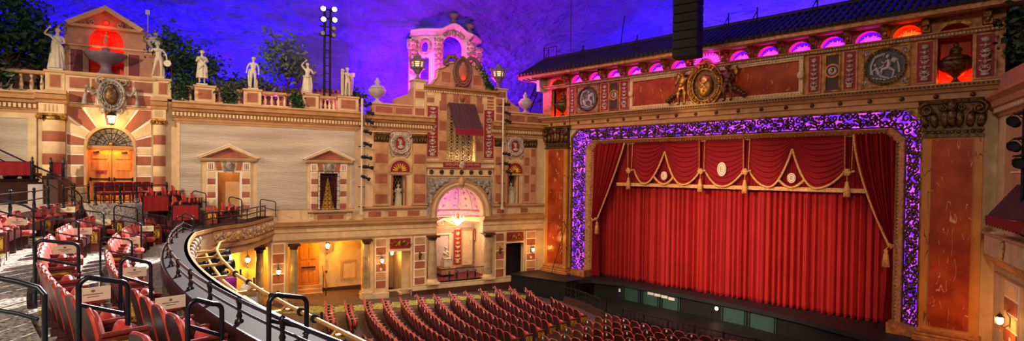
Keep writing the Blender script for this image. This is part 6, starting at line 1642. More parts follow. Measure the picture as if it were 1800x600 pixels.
# ================================================================== STAGE FRONT AND PIT
def stage():
    b = MB().use('stage').plate([(-21.35, 26.6), (-20.6, 27.75), (-18.8, 28.35), (-14.5, 28.25), (-11.3, 28.1), (-8.4, 27.6), (-5.6, 26.7), (-3.6, 25.6), (-1.5, 24.5), (-1.2, 29), (-1.2, 32), (-25.5, 32), (-25.5, 28.0), (-22.6, 28.0)], -.16, ZS, ax='z')
    b.build('floor_stage', None, I4, kind='structure')
    b = MB().use('blackcloth').plate([(-25.4, 25.2), (-24.2, 25.35), (-21.3, 26.0), (-21.1, 27.9), (-25.5, 28.05)], ZS-.12, ZS-.02, ax='z')
    b.use('stage').plate([(-25.4, 25.1), (-24.2, 25.25), (-21.2, 25.9), (-21.0, 27.9), (-25.5, 28.05)], ZS-.02, ZS+.02, ax='z')
    path = [(-25.3, 25.2, 0), (-24.2, 25.33, 0), (-22.8, 25.6, 0), (-21.25, 25.98, 0), (-21.1, 26.6, 0), (-21.05, 27.8, 0)]
    n = 80
    def f(u, v):
        q = u*(len(path)-1); i = min(int(q), len(path)-2); p = Vector(path[i]).lerp(Vector(path[i+1]), q-i)
        return (p.x+.03*sin(u*70), p.y-.03*sin(u*64)-.05*(1-v), -1.3+(ZS+1.25)*v)
    b.use('blackcloth').grid(f, n, 4)
    b.build('side_platform', None, I4, **tagd('black draped platform at the foot of the arch wall side pilaster', 'platform'))
    # stage front wall with green doors and dark openings
    path = [(-20.6, 28.0), (-18.8, 28.55), (-14.5, 28.45), (-11.3, 28.3), (-8.4, 27.8), (-5.6, 26.9), (-3.6, 25.8), (-1.5, 24.7)]
    def along(u):
        L = [0]
        for a, c in zip(path, path[1:]): L.append(L[-1]+hypot(c[0]-a[0], c[1]-a[1]))
        d = u*L[-1]
        for i in range(len(path)-1):
            if d <= L[i+1]+1e-9: q = (d-L[i])/(L[i+1]-L[i]); return (path[i][0]+(path[i+1][0]-path[i][0])*q, path[i][1]+(path[i+1][1]-path[i][1])*q)
    segs = [(0, .075, 'matteblack'), (.075, .095, 'skirt'), (.095, .155, 'green'), (.162, .222, 'green'), (.228, .288, 'green'), (.3, .39, 'matteblack'), (.39, .412, 'skirt'), (.412, .48, 'green'), (.486, .56, 'green'), (.575, .72, 'matteblack'), (.72, 1, 'skirt')]
    b = MB(); 
    for u0, u1, m in segs:
        b.use(m).grid(lambda u, v: (*along(u0+(u1-u0)*u), -1.35+1.25*v), 4, 1, False)
        if m == 'green':
            for uu in (u0+.004, u1-.004):
                p = along(uu); b.use('skirt').cyl((p[0], p[1]-.03, -1.35), (p[0], p[1]-.03, -.12), .03, n=6)
    b.use('skirt').grid(lambda u, v: (along(u)[0], along(u)[1]+.08, -1.4+1.3*v), 30, 1, False)
    b.build('wall_pit', None, I4, kind='structure')
    for k, (u, z) in enumerate(((.195, -.2), (.218, -.22), (.241, -.24), (.264, -.28))):
        p = along(u); b = MB().use('whitetag').box(p[0]-.2, p[0]+.2, p[1]-.09, p[1]-.06, z-.16, z); b.build('paper_notice', None, I4, **tagd('white paper notice on the green pit wall, %s from the arch wall side' % ordn(k), 'notice', 'notices on the pit wall'))
    p = along(.086); b = MB().use('whitetag').box(p[0]-.07, p[0]+.07, p[1]-.09, p[1]-.05, -.55, -.35); b.build('switch_plate', None, I4, **tagd('small white switch plate beside the first dark pit opening', 'switch'))
    p = along(.401); t = thing('bulkhead_lamp', 'small round bright lamp on the pit wall between green panels', 'lamp', Matrix.Translation((p[0], p[1]-.1, -.4)))
    b = MB().use('skirt').cyl((0, .1, 0), (0, 0, 0), .13, n=12); b.build('housing', t); b = MB().use('lamp').ball((0, -.02, .02), (.1, .05, .1), 10); b.build('lens', t)
    # pit floor
    b = MB().use('stage').plate([(-21.2, 25.9), (-19.3, 25.55), (-17.2, 24.75), (-14.8, 24.3), (-11, 24.1), (-7, 24.2), (-3, 24.2), (-1.4, 24.5), (-3, 27), (-12, 28.7), (-20, 28.7), (-21.3, 27.9)], -1.42, -1.0, ax='z')
    b.build('floor_pit', None, I4, kind='structure')
    # pit rails
    def rail(pts, label, base):
        t = thing('pit_railing', label, 'railing', I4, 'pit railings')
        if base:
            b = MB().use('brown').sweep([(-.12, -1.3), (.12, -1.3), (.12, -.8), (-.12, -.8)], [(x, y, 0) for x, y in pts]); b.build('base', t)
        z0, z1 = (-.8, -.22) if base else (-1.15, -.3)
        b = MB().use('matteblack')
        for z in (z0, z1): b.tube([(x, y, z) for x, y in pts], .035, 5)
        b.build('rails', t)
        P = [Vector((x, y, 0)) for x, y in pts]; b = MB().use('skirt'); k = 0
        for a, c in zip(P, P[1:]):
            n = max(1, int((c-a).length/.24)); d = (c-a).normalized()
            for i in range(n):
                p = a.lerp(c, (i+.5)/n); zc = (z0+z1)/2; r = min(.11, (z1-z0)*.22)
                for dz in (-.13, .13):
                    b.tube([tuple(p+d*(r*cos(2*pi*j/8))+Vector((0, 0, zc+dz+r*sin(2*pi*j/8)))) for j in range(8)], .016, 4, True)
                b.cyl(p+d*.12+Vector((0, 0, z0)), p+d*.12+Vector((0, 0, z1)), .014, n=4)
        b.build('cast_panels', t)
        b = MB().use('matteblack')
        for p in P: b.box(p.x-.04, p.x+.04, p.y-.04, p.y+.04, z0-.1, z1+.05)
        b.build('posts', t)
    rail([(-21.15, 25.75), (-20.2, 25.65), (-19.2, 25.35), (-18.2, 24.95), (-17.3, 24.6)], 'curved black iron pit railing on a brown base near the side platform', True)
    rail([(-16.0, 24.25), (-14.6, 24.05), (-13.2, 23.95), (-11.8, 23.9), (-10.4, 23.9), (-9, 23.95), (-7.6, 24.05), (-6, 24.2)], 'long black iron pit railing before the front row of seats', False)
    b = MB().use('blackcloth').plate([(-17.25, 24.6), (-16.0, 24.25), (-13.0, 23.98), (-12.9, 24.15), (-15.9, 24.45), (-17.2, 24.85)], -1.2, -.75, ax='z'); b.build('wall_pitfront', None, I4, kind='structure')
stage()
# hanging speaker column
t = thing('line_array', 'tall black loudspeaker array hanging before the tiled eave', 'loudspeaker', Matrix.Translation((-12.75, 24.6, 12.45)) @ Matrix.Rotation(.12, 4, 'Z'))
for k in range(9):
    b = MB().use('matteblack').bbox(-.62, .62, -.4, .4, .02+.42*k, .42*(k+1), .03); b.use('blackcloth').box(-.56, .56, -.42, -.39, .06+.42*k, .38+.42*k); b.build('cabinet', t)
b = MB().use('matteblack'); b.box(-.6, .6, -.1, .1, 3.8, 3.9); b.cyl((-.4, 0, 3.8), (-.4, 0, 9), .02, n=5); b.cyl((.4, 0, 3.8), (.4, 0, 9), .02, n=5); b.build('rigging', t)
t = thing('rigging_cable', 'thin black cable dropping past the eave beside the fretwork border', 'cable', I4)
b = MB().use('matteblack').tube([(-21.5, 26.4, 18), (-21.5, 26.4, 9), (-21.9, 26.9, 4), (-23.6, 27.3, .15)], .02, 5); b.build('cable', t)
# ================================================================== RIGHT WALL (only its first metres show)
def right_wall():
    b = MB().use('cream').plate(rect(-.3, 9, -1.8, 10), 0, .4, []); b.build('wall_right', None, MR, kind='structure')
    b = MB().use('ochre').bar(-.2, 9, [(.02, 9.15), (-.06, 9.15), (-.1, 9.4), (-.3, 9.5), (-.34, 9.7), (-.5, 9.85), (-.5, 9.95), (.02, 10)]); b.use('cream2'); dentils(b, .2, 8, -.22, -.05, 9.3, 9.46, .17)
    b.use('tan').bar(.3, 9, [(.02, 3.5), (-.1, 3.52), (-.2, 3.7), (-.3, 3.78), (-.34, 3.9), (.02, 3.92)]); b.use('ochre').box(.3, 9, -.06, 0, 3.2, 3.26)
    b.use('coral').box(.3, 9, -.1, .5, 10, 10.7)
    b.use('cream2').box(.9, 1.05, -.05, .01, 4.9, 9.1); b.use('tan').box(1.05, 9, -.02, .01, 4.9, 9.1)
    b.use('white').box(1.9, 4.2, -.06, 0, 7.0, 7.06)
    trim(b, MR)
    b = MB(); stack(b, 1.5, 3.0, -.2, 3.1, 6, -.02, ('terra', 'cream2')); trim(b, MR)
    t = thing('box_parapet', 'cream box parapet with scroll bracket beyond the far stage pilaster', 'parapet', MR)
    b = MB().use('cream').box(.35, 7, -.4, .0, 3.92, 4.68); b.use('tan').box(.3, 7, -.46, .0, 4.68, 4.76); b.build('front', t)
    b = MB().use('creamorn'); spiral(b, (2.9, 4.5), .16, 1.3, pi/2, 1, .05, -.46); spiral(b, (2.8, 4.1), .12, 1.3, -pi/2, -1, .05, -.46); b.tube([(2.9, -.46, 4.35), (2.85, -.5, 4.2), (2.8, -.46, 4.1)], .07, 6); b.build('scroll_bracket', t)
    b = MB().use('paper').box(1.3, 1.9, -.44, -.2, 4.77, 4.83); b.build('folded_paper', None, MR, **tagd('folded pale papers lying on the cream box parapet', 'paper'))
    sconce(2.3, -.05, 1.75, 'glowing sconce below the cream box parapet', MR, 40, 1.1)
    b = MB().use('whitetag').box(2.22, 2.38, -.06, -.03, 1.0, 1.2); b.build('notice', None, MR, **tagd('small white notice under the sconce below the cream box', 'notice'))
    for k, (x, z) in enumerate(((4.4, 8.6), (4.5, 7.8), (5.1, 7.25))):
        stage_light(MR @ T_(x, -.6, z) @ Matrix.Rotation(1.2, 4, 'Z') @ Matrix.Rotation(1.5, 4, 'X'), 'large black stage light above the cream box, %s from the top' % ordn(k), 'stage lights above the cream box', .62, .17)
    t = thing('lighting_pipe', 'dark lighting pipe above the cream box and its awning', 'pipe', MR); b = MB().use('matteblack').cyl((4.75, -.45, 5.5), (4.75, -.45, 9.0), .05, n=8)
    for z in (8.6, 7.8, 7.25): b.box(4.3, 5.2, -.6, -.45, z+.24, z+.3)
    b.build('tube', t)
    t = thing('awning', 'crimson fringed awning jutting over the cream box', 'awning', MR)
    b = MB().use('awn'); b.add([(2.6, -.05, 6.6), (6.4, -.05, 6.6), (6.4, -.85, 5.6), (2.6, -.85, 5.45), (2.6, -.05, 6.56), (6.4, -.05, 6.56), (6.4, -.85, 5.56), (2.6, -.85, 5.41)], [(0, 1, 2, 3), (7, 6, 5, 4), (0, 3, 7, 4), (1, 5, 6, 2), (3, 2, 6, 7)]); b.build('cloth', t)
    b = MB().use('awnred')
    for i in range(12):
        x0 = 2.6+.31*i; b.plate([(x0, 5.5), (x0+.31, 5.5), (x0+.31, 5.25), (x0+.155, 5.15), (x0, 5.25)], -.87, -.84)
    b.build('valance', t)
    b = MB().use('matteblack'); b.tube([(2.6, -.85, 5.45), (5.0, -.1, 4.8)], .025, 5); b.build('support_rod', t)
    b = MB().use('dark').plate([(-2.4, 28.52), (7, 28.52), (7, 29), (-2.4, 29)], 10.7, 14.5, ax='z'); trim(b)  # dark plate added over the sky so this corner looks unlit
    # dark trees above the right-hand wall
    for k, (x, y, z, w) in enumerate(((1.2, .9, 13.0, 1.8), (3.5, 1.0, 13.4, 2.2))):
        rn = random.Random(50+k); t = thing('leafy_tree', ('dark tree crowding the top corner beside the far stage pilaster', 'second dark tree along the wall top past the far pilaster')[k], 'tree', MR @ T_(x, y, 10.0), 'trees above the right-hand wall')
        b = MB().use('bark').tube([(0, 0, 0), (.1, 0, 1.5), (0, 0, z-10.2)], [.08, .06, .02], 6); b.build('trunk', t)
        f = MB().use('leaf')
        for j in range(900): leafq(f, Vector((rn.gauss(0, w*.3), rn.gauss(0, w*.25), (z-10)*(.35+.6*rn.random()))), .11+.06*rn.random(), rn)
        f.build('crown', t, kind='stuff')
right_wall()

# ================================================================== SEATS
def seat_proto(kind):
    root = thing('theatre_seat', 'x', 'seat')
    W = .25
    def hw(v): return W*(.9+.1*v) if v < .72 else W*1.0*sqrt(max(0, 1-((v-.72)/.30)**2*.75))
    def sh(y0, e, zt, zb):
        return lambda u, v: ((2*u-1)*(hw(v)-e), y0-.20*(zb+(zt-zb)*v-.4)-.35*((2*u-1)*W)**2+.02, zb+(zt-zb)*v)
    nu, nv = (8, 9)
    b = MB().use('seatwood')
    F, B = sh(-.0, 0, .86, .22), sh(-.05, 0, .86, .22)
    b.grid(B, nu, nv)
    e = [B(0, j/nv) for j in range(nv+1)]+[B(i/nu, 1) for i in range(1, nu)]+[B(1, 1-j/nv) for j in range(nv+1)]
    g = [F(0, j/nv) for j in range(nv+1)]+[F(i/nu, 1) for i in range(1, nu)]+[F(1, 1-j/nv) for j in range(nv+1)]
    n = len(e); b.use('seatred').add(e+g, [(i, i+1, n+i+1, n+i) for i in range(n-1)], True)
    b.use('seatred').tube([tuple(Vector(p)*.5+Vector(q)*.5) for p, q in zip(e, g)], .016, 5)
    b.build('backrest', root)
    b = MB().use('seatred')
    C = sh(.0, .03, .84, .4)
    b.grid(lambda u, v: (C(u, v)[0], C(u, v)[1]+.045*(sin(pi*u)*sin(pi*min(1, .1+v*.9)))**.4+.005, C(u, v)[2]), nu, nv)
    b.build('back_cushion', root)
    b = MB().use('seatred')
    if kind == 'down': b.bbox(-.22, .22, .04, .46, .36, .47, .04)
    else:
        b.ball((0, .2, .5), (.21, .09, .17), 10, 7); b.use('seatwood').bbox(-.2, .2, .24, .29, .36, .62, .02)
    b.build('seat_cushion', root)
    b = MB().use('armwood'); b.bbox(-.305, -.245, -.06, .36, .58, .63, .015); b.use('seatwood').bbox(-.29, -.26, -.04, .3, .1, .58, .01); b.box(-.3, -.25, -.05, .2, 0, .1); b.build('armrest', root)
    return root
def end_standard(root):
    b = MB().use('armwood'); b.bbox(.245, .305, -.06, .36, .58, .63, .015); b.bbox(.255, .285, -.08, .36, .05, .58, .01)
    es = b.build('end_standard', root)
    b = MB().use('brightgold'); X = .295
    b.box(.285, .3, -.03, .31, .26, .54)
    T = Matrix(((0, 1, 0, .3), (1, 0, 0, .14), (0, 0, 1, .4), (0, 0, 0, 1)))
    o = MB(); o.use('gold'); o.tube([(.1*cos(a), 0, .1*sin(a)) for a in [2*pi*k/14 for k in range(14)]], .018, 5, True); o.ball((0, 0, 0), (.05, .02, .05), 8)
    for sx in (-1, 1):
        for sz in (-1, 1): spiral(o, (sx*.12, sz*.1), .035, 1.2, 0, sx*sz, .01, 0, 8)
    o.tube([(-.17, 0, -.14), (.17, 0, -.14), (.17, 0, .14), (-.17, 0, .14)], .014, 4, True)
    b.use('gold').add([T @ Vector(v) for v in o.v], o.f, True)
    b.build('gilt_panel', es)
    return es
def seat_tag(root):
    b = MB().use('whitetag').box(-.032, .032, -.215, -.19, .74, .84); return b.build('number_tag', root)
def px(p):
    m = SC.camera.matrix_basis.inverted(); q = m @ Vector(p); f = 950.0
    if q.z > -.2: return (-9999, -9999, 0)
    return (900+f*q.x/-q.z, 300+SC.camera.data.shift_y*1800-f*q.y/-q.z, -q.z)
protoA = seat_proto('up'); protoB = seat_proto('down'); protoT = seat_proto('up'); seat_tag(protoT); protoE = seat_proto('up'); end_standard(protoE); protoBE = seat_proto('down'); end_standard(protoBE)
def put(proto, x, y, z, face, label, group, sc=1):
    return copy_tree(proto, None, T_(x, y, z, face, sc), label, group)
def face_to(x, y, cx, cy): return atan2(cy-y, cx-x)-pi/2

# orchestra: curved rows about one centre
OC = (-13.3, 35.3)
def orch():
    lx = [-20.47, -22.81, -23.95, -24.0, -24.15, -24.3, -24.45, -24.6, -24.8, -24.9, -25.1, -25.35, -25.65, -25.9, -26.4]
    tot = 0
    for i in range(15):
        R = 13.8+.93*i; z = -1.1+.04*i
        ar = math.asin((-16.95+.16*i-OC[0])/R); al = math.asin((lx[i]-OC[0])/R); n = int(R*(ar-al)/.56)
        for k in range(n):
            a = ar-(k+.5)*.56/R; x, y = OC[0]+R*sin(a), OC[1]-R*cos(a); p = px((x, y, z+.86))
            if p[1] > 606 or p[0] < 540: continue
            if p[1] > 560 and p[0] < 640: continue
            pr = protoE if k == 0 else (protoT if k % 2 == 0 and i < 9 else protoA)
            lb = 'orchestra seat, %s from the aisle, %s curved row of the arch wall block' % (ordn(k), ordn(i))
            if k == 0: lb = 'orchestra aisle seat with gilt end panel, %s curved row of the arch wall block' % ordn(i)
            put(pr, x, y, z, face_to(x, y, *OC), lb, 'orchestra seats of the arch wall block'); tot += 1
    for j in range(7):
        R = 12.8+.93*j; z = -1.13+.04*j; a0 = math.asin((-16.05+.14*j-OC[0])/R)
        for k in range(24):
            a = a0+(k+.5)*.57/R; x, y = OC[0]+R*sin(a), OC[1]-R*cos(a); p = px((x, y, z+.86))
            if p[1] > 606: continue
            lb = 'orchestra seat, %s from the aisle, %s row of the block behind the long railing' % (ordn(k), ordn(j))
            put(protoT if k % 2 == (j % 2) else protoA, x, y, z, face_to(x, y, *OC), lb, 'orchestra seats of the centre block'); tot += 1
    return tot
N_ORCH = orch()
# orchestra floor: rake, mossy strip by the wall, aisle
def orch_floor():
    b = MB(); z = lambda R: -1.1+.04*(R-13.8)/.93
    def ring(R0, R1, a0, a1, m, dz=0, n=40):
        b.use(m).grid(lambda u, v: (OC[0]+(R0+(R1-R0)*v)*sin(a0+(a1-a0)*u), OC[1]-(R0+(R1-R0)*v)*cos(a0+(a1-a0)*u), z(R0+(R1-R0)*v)+dz), n, 12, False)
    ring(9.5, 36, radians(-80), radians(70), 'orchfloor', -.012)
    b.build('floor', None, I4, kind='structure')
    b = MB()
    for i in range(17):
        R = 13.4+.93*i; xl = [-20.6, -22.9, -24.1, -24.2, -24.3, -24.5, -24.6, -24.8, -25, -25.1, -25.3, -25.5, -25.8, -26, -26.6, -27, -27][i]
        al = math.asin((xl-.05-OC[0])/R); b.use('carpetgreen').grid(lambda u, v: (OC[0]+(R+.93*v)*sin(al-.055*u), OC[1]-(R+.93*v)*cos(al-.055*u), z(R+.93*v)+.004), 4, 3, False)
    for i in range(8):
        R = 11.9+.93*i; x = -16.9+.14*i; a = math.asin((x-OC[0])/R)
        b.use('orchaisle').grid(lambda u, v: (OC[0]+(R+.93*v)*sin(a+.075*u-.005), OC[1]-(R+.93*v)*cos(a+.075*u-.005), z(R+.93*v)+.006), 3, 3, False)
        b.use('carpetgreen').grid(lambda u, v: (OC[0]+(R+.2+.45*v)*sin(a+.06*u+.004), OC[1]-(R+.2+.45*v)*cos(a+.06*u+.004), z(R+.2+.45*v)+.01), 3, 3, False)
    b.use('orchaisle').grid(lambda u, v: (-22.5+6.2*u, 25.2-1.0*u-1.3*v-.6*v*u, z(11)+.02), 14, 6, False)
    b.build('floor_aisle', None, I4, kind='structure')
orch_floor()

# ================================================================== BALCONY
BC = (-13.0, 39.1)
def bal(R, a, z): a = radians(a); return (BC[0]+R*sin(a), BC[1]-R*cos(a), z)
def wdist(x, y): return (x-CLX)*cos(AL)-(y-CLY)*sin(AL)
def amin(R):
    a = -2.0
    while wdist(*bal(R, a, 0)[:2]) > .12 and a > -50: a -= .1
    return a
RIMO = lambda x: 43.4-sqrt(39.73**2-(x+10.04)**2)
RIMI = lambda x: 41.9-sqrt(38.98**2-(x+9.72)**2)
ZR = 4.3
ZT = (3.32, 3.67, 4.07, 5.2)
def balcony():
    # plan of the front edge: curve, then the side loge reaching the wall
    xs = [4-.75*i for i in range(40)]
    out = [(x, RIMO(x)) for x in xs if x > -24.4]+[(-25.1, 7.1), (-25.65, 7.6), (-26.3, 8.75), (-27.1, 9.5), (-28.5, 10.55), (-29.72, 11.4)]
    inn = [(x, RIMI(x)) for x in xs if x > -24.4]+[(-25.5, 6.5), (-26.3, 7.1), (-26.95, 8.3), (-27.6, 9.0), (-28.8, 9.85), (-29.95, 10.75)]
    n = len(out)
    def ringprism(A, B, z0, z1, m, b):
        vs = [(x, y, z) for z in (z0, z1) for L in (A, B) for x, y in L]
        f = []
        for i in range(len(A)-1):
            a, c, d, e = i, len(A)+i, 2*len(A)+i, 3*len(A)+i
            f += [(a, a+1, c+1, c), (d, e, e+1, d+1), (a, d, d+1, a+1), (c, c+1, e+1, e)]
        b.use(m).add(vs, f)
    off = lambda L, d: [(x+d*(0 if x > -24.4 else .75), y+d*(1 if x > -24.4 else .66)) for x, y in L]
    b = MB(); ringprism(out, inn, ZR-.06, ZR, 'ledge', b); b.build('trim_ledge', None, I4, kind='structure')
    b = MB(); ringprism(inn, off(inn, -.05), ZR-.34, ZR+.005, 'fascia', b); ringprism(inn, off(inn, .08), ZR-1.2, ZR-.06, 'stonewall', b); b.build('wall_parapet', None, I4, kind='structure')
    # outer face with carved panels
    b = MB(); ringprism(off(out, .06), off(out, -.1), ZR-.14, ZR-.0, 'ochre', b); ringprism(off(out, -.02), off(out, -.2), ZR-.8, ZR-.14, 'cream2', b); ringprism(off(out, .1), off(out, -.2), ZR-.95, ZR-.8, 'tan', b)
    ringprism(off(out, .0), off(out, -.5), ZR-1.15, ZR-.95, 'tan', b); b.build('wall_balconyfront', None, I4, kind='structure')
    P = [Vector((x, y, 0)) for x, y in off(out, .0)]
    # relief panels of the side loge, cherub heads and scrolls
    loge = [P[-6], P[-5], P[-4], P[-3], P[-2], P[-1]]
    names = ('first', 'second', 'third', 'fourth', 'fifth')
    for k in range(5):
        a, c = loge[k], loge[k+1]; L = (c-a).length; d = (c-a)/L
        X = Matrix(((d.x, d.y, 0, a.x), (d.y, -d.x, 0, a.y), (0, 0, 1, ZR), (0, 0, 0, 1)))
        t = thing('loge_panel', 'carved coral and cream relief panel on the balcony box front, %s from the long ledge' % names[k], 'relief panel', X, 'carved panels of the balcony box front')
        b = MB().use('coral' if k == 1 else 'tan').box(.08, L-.08, .0, .05, -.74, -.2); b.build('ground', t)
        m = max(1, int(L/.62))
        for j in range(m):
            b = MB().use('creamorn'); x = .1+(L-.2)*(j+.5)/m; b.ball((x, .08, -.4), (.11, .07, .13), 8); b.ball((x, .13, -.4), (.03, .04, .04), 5)
            for sx in (-1, 1): spiral(b, (x+sx*.2, -.42), .11, 1.3, pi/2, sx, .035, .07); leafb(b, x+sx*.05, -.58, pi/2-sx*1.1, .24, .1, .07)
            b.ball((x, .07, -.64), (.1, .06, .07), 6); b.build('carving', t)
        b = MB().use('paleorn'); b.ball((L-.02, .06, -.34), (.08, .07, .13), 8); b.ball((L-.02, .06, -.56), (.07, .06, .1), 8); b.build('corner_console', t)
    # carved heads along the long curve of the front
    k = 0
    for x in [-18.2-.85*i for i in range(8)]:
        y = RIMO(x)+.1; t = thing('carved_bracket', 'pale carved acanthus bracket under the balcony ledge, %s from the rail gate' % ordn(k), 'bracket', Matrix.Translation((x, y, ZR-.5)), 'carved brackets of the balcony front')
        b = MB().use('paleorn'); b.ball((0, 0, .14), (.16, .12, .18), 8); b.build('upper_scroll', t); b = MB().use('paleorn'); b.ball((.02, -.01, -.14), (.12, .1, .16), 8); b.build('lower_scroll', t); k += 1
    # underside
    b = MB().use('tan').plate(out+[(-33.3, -1), (-33, -14), (4, -14)], ZR-1.3, ZR-1.15, ax='z') 
    b.build('ceiling_balcony', None, I4, kind='structure')
    # tiers
    b = MB()
    def tier(R0, R1, z, m, zlow):
        A0, A1 = amin(R0), amin(R1); B = 26
        N = 60
        b.use(m).grid(lambda u, v: bal(R0+(R1-R0)*v, (A0+(A1-A0)*v)*(1-u)+B*u, z), N, 2, False)
        b.use('stonewall').grid(lambda u, v: bal(R0, A0*(1-u)+B*u, zlow+(z-zlow)*v), N, 1, False)
    zt = ZT
    # lowest tier reaches forward to the parapet, and into the side loge
    N = 70
    A0 = amin(37.1)
    def low(u, v):
        q = bal(37.1, A0*(1-u)+26*u, zt[0]); x = q[0]
        f = (x, RIMI(x)+.02) if x > -24.6 else None
        if f is None:
            s_ = (x+24.6)/(q[0]+24.6) if q[0] < -24.6 else 0; w = min(1, (-24.6-x)/5.4); f = (-25.0-4.9*w, 6.3+4.6*w)
        return (x+(f[0]-x)*v, q[1]+(f[1]-q[1])*v, zt[0])
    b.use('carpet').grid(low, N, 4, False)
    tier(37.1, 38.4, zt[1], 'carpet', zt[0]); tier(38.4, 39.9, zt[2], 'carpet', zt[1]); tier(39.9, 46, zt[3], 'carpet', zt[2])
    b.build('floor_balcony', None, I4, kind='structure')
    for i, a in enumerate(AISLES):
        t = thing('aisle_steps', 'carpeted balcony aisle steps, %s aisle from the wall side' % ordn(4-i), 'steps', I4, 'balcony aisle steps')
        for R, z0, z1 in ((36.78, zt[0], zt[0]+.17), (38.1, zt[1], zt[1]+.2), (39.35, zt[2], zt[2]+.28), (39.62, zt[2], zt[2]+.55)):
            x, y, _ = bal(R, a, 0); T = T_(x, y, 0, radians(a)); b = MB()
            b.use('carpet').box(-.45, .45, -.32 if R < 39 else -.26, .1, z0, z1, T); b.use('carpetgreen').box(-.44, .44, -.12, .1, z1, z1+.006, T); b.build('step', t)
AISLES = [6.5, -2.0, -11.2, -17.2, -23.6]
balcony()
ROWGAP = [[6.5, .4, -10.5, -17, -24], [6.6, -3.6, -12.2, -17.4, -23.2], [4, -4, -10.7, -19]]
def balcony_seats():
    rows = [((-12.1, 44.85), 42.6, ZT[0]), ((-13.3, 40.2), 39.15, ZT[1]), ((-13.3, 40.2), 40.75, ZT[2])]
    cnt = 0; cards = []
    for ri, (c, R, z) in enumerate(rows):
        # walk along the row from the camera side toward the wall
        x = 1.0; a = math.asin((x-c[0])/R); seg = 0; run = []; runs = []
        while True:
            x, y = c[0]+R*sin(a), c[1]-R*cos(a)
            if wdist(x, y) < .75: break
            ang = math.degrees(atan2(x-BC[0], BC[1]-y))
            gap = min(ROWGAP[ri], key=lambda q: abs(q-ang)); near = abs(radians(ang-gap))*37.5
            if near < .72:
                if run: runs.append(run); run = []
                a -= .1/R; continue
            run.append((x, y, a)); a -= .79/R
        if run: runs.append(run)
        for gi, run in enumerate(runs):
            for k, (x, y, a) in enumerate(run):
                p = px((x, y, z+.86)); 
                if p[0] < -60 or p[1] > 680 or p[2] < 1.6: continue
                end = (k == 0)
                lb = 'red balcony seat, %s from its row end, %s row up, %s group from the wall' % (ordn(k), ordn(ri), ordn(len(runs)-1-gi))
                if end: lb = 'red balcony end seat with gilt panel, %s row up, %s group from the wall' % (ordn(ri), ordn(len(runs)-1-gi))
                put(protoE if end else (protoA if (k+gi) % 3 else protoB), x, y, z, face_to(x, y, *c), lb, 'red balcony seats', 1.4); cnt += 1
                if k == (2 if len(run) > 3 else 1): cards.append((x, y, z, face_to(x, y, *c), ri, len(runs)-1-gi))
    # stepped seats of the side loge by the wall
    L = [(256, -30.0, 5.55, 5.05), (272, -30.0, 5.95, 5.05), (288, -30.15, 6.5, 5.1), (298, -30.2, 6.9, 5.1), (309, -29.3, 6.45, 4.6), (319, -29.45, 6.8, 4.6), (332, -29.7, 7.25, 4.75), (344, -29.85, 7.65, 4.75), (368, -28.3, 7.95, 4.15), (377, -28.5, 8.3, 4.15), (389, -28.8, 8.75, 4.3), (398, -28.95, 9.1, 4.3)]
    for k, (q, x, y, z) in enumerate(L):
        lb = ('dark red side loge seat of the pair under the column base, ', 'dark red side loge seat above the first red panel, ', 'dark red side loge seat behind the stage-side red panel, ', 'dark red side loge seat of the pair before the open doorway, ', 'dark red side loge seat just behind the dark ledge rail, ', 'dark red side loge seat at the foot of the open doorway, ')[k//2]+('nearer the fountain bay' if k % 2 == 0 else 'nearer the stage')
        put(protoE if k % 2 == 0 and k in (8,) else protoA, x, y, z, radians(-28), lb, 'side loge seats')
        b = MB().use('seatwood').box(-.3, .3, -.25, .55, ZR-.6, z-.001)
        if k % 2 == 0: trim(b, T_(x+.1, y+.15, 0, radians(-28)))
        else: trim(b, T_(x, y, 0, radians(-28)))
    for k, (x, y, z, f, ri, g) in enumerate(cards):
        t = thing('reserved_card', 'cream printed card propped on seats, %s balcony row, %s group from the wall' % (ordn(ri), ordn(g)), 'card', T_(x, y, z+.02, f, 1.36), 'cream cards on the balcony seats')
        b = MB().use('paper').box(-.262, -.255, .05, .41, .632, .8); b.build('board', t); b = MB().use('paper').box(-.3, -.262, .1, .36, .632, .64); b.build('foot', t)
        b = MB().use('ink'); b.box(-.2565, -.253, .13, .33, .71, .722); b.box(-.2565, -.253, .17, .29, .68, .69); b.ball((-.2545, .23, .755), (.003, .022, .018), 8); b.build('print', t)
balcony_seats()
for o in (protoA, protoB, protoT, protoE, protoBE):
    def rm(q):
        for c in list(q.children): rm(c)
        bpy.data.objects.remove(q)
    rm(o)
# handrails
def handrail(name, label, x, y, zt, zf, ang, sep=.66, tilt=.1, r=.036, mid=True):
    t = thing('aisle_handrail', label, 'handrail', T_(x, y, 0, radians(ang)), 'black aisle handrails of the balcony')
    h = sep/2; ra = .12
    P = [(0, -h, zf), (0, -h, zt-ra+tilt/2)]
    for i in range(1, 6): q = pi/2*i/6; P.append((0, -h+ra*(1-cos(q)), zt-ra+tilt/2+ra*sin(q)))
    P += [(0, -h+ra, zt+tilt/2), (0, h-ra, zt-tilt/2)]
    for i in range(1, 6): q = pi/2*i/6; P.append((0, h-ra+ra*sin(q), zt-ra*(1-cos(q))-tilt/2))
    P += [(0, h, zt-ra-tilt/2), (0, h, zf)]
    b = MB().use('black').tube(P, r, 8); b.build('frame', t)
    zm = zt-.42
    b = MB().use('black').tube([(0, -h, zm+tilt*1.2), (0, h, zm-tilt*1.2)], r*.8, 8); b.build('mid_rail', t)
    b = MB().use('black')
    for yy in (-h, h): b.lathe([(.06, 0), (.06, .012), (.035, .02)], (0, yy, zf), 10)
    b.build('floor_flange', t)
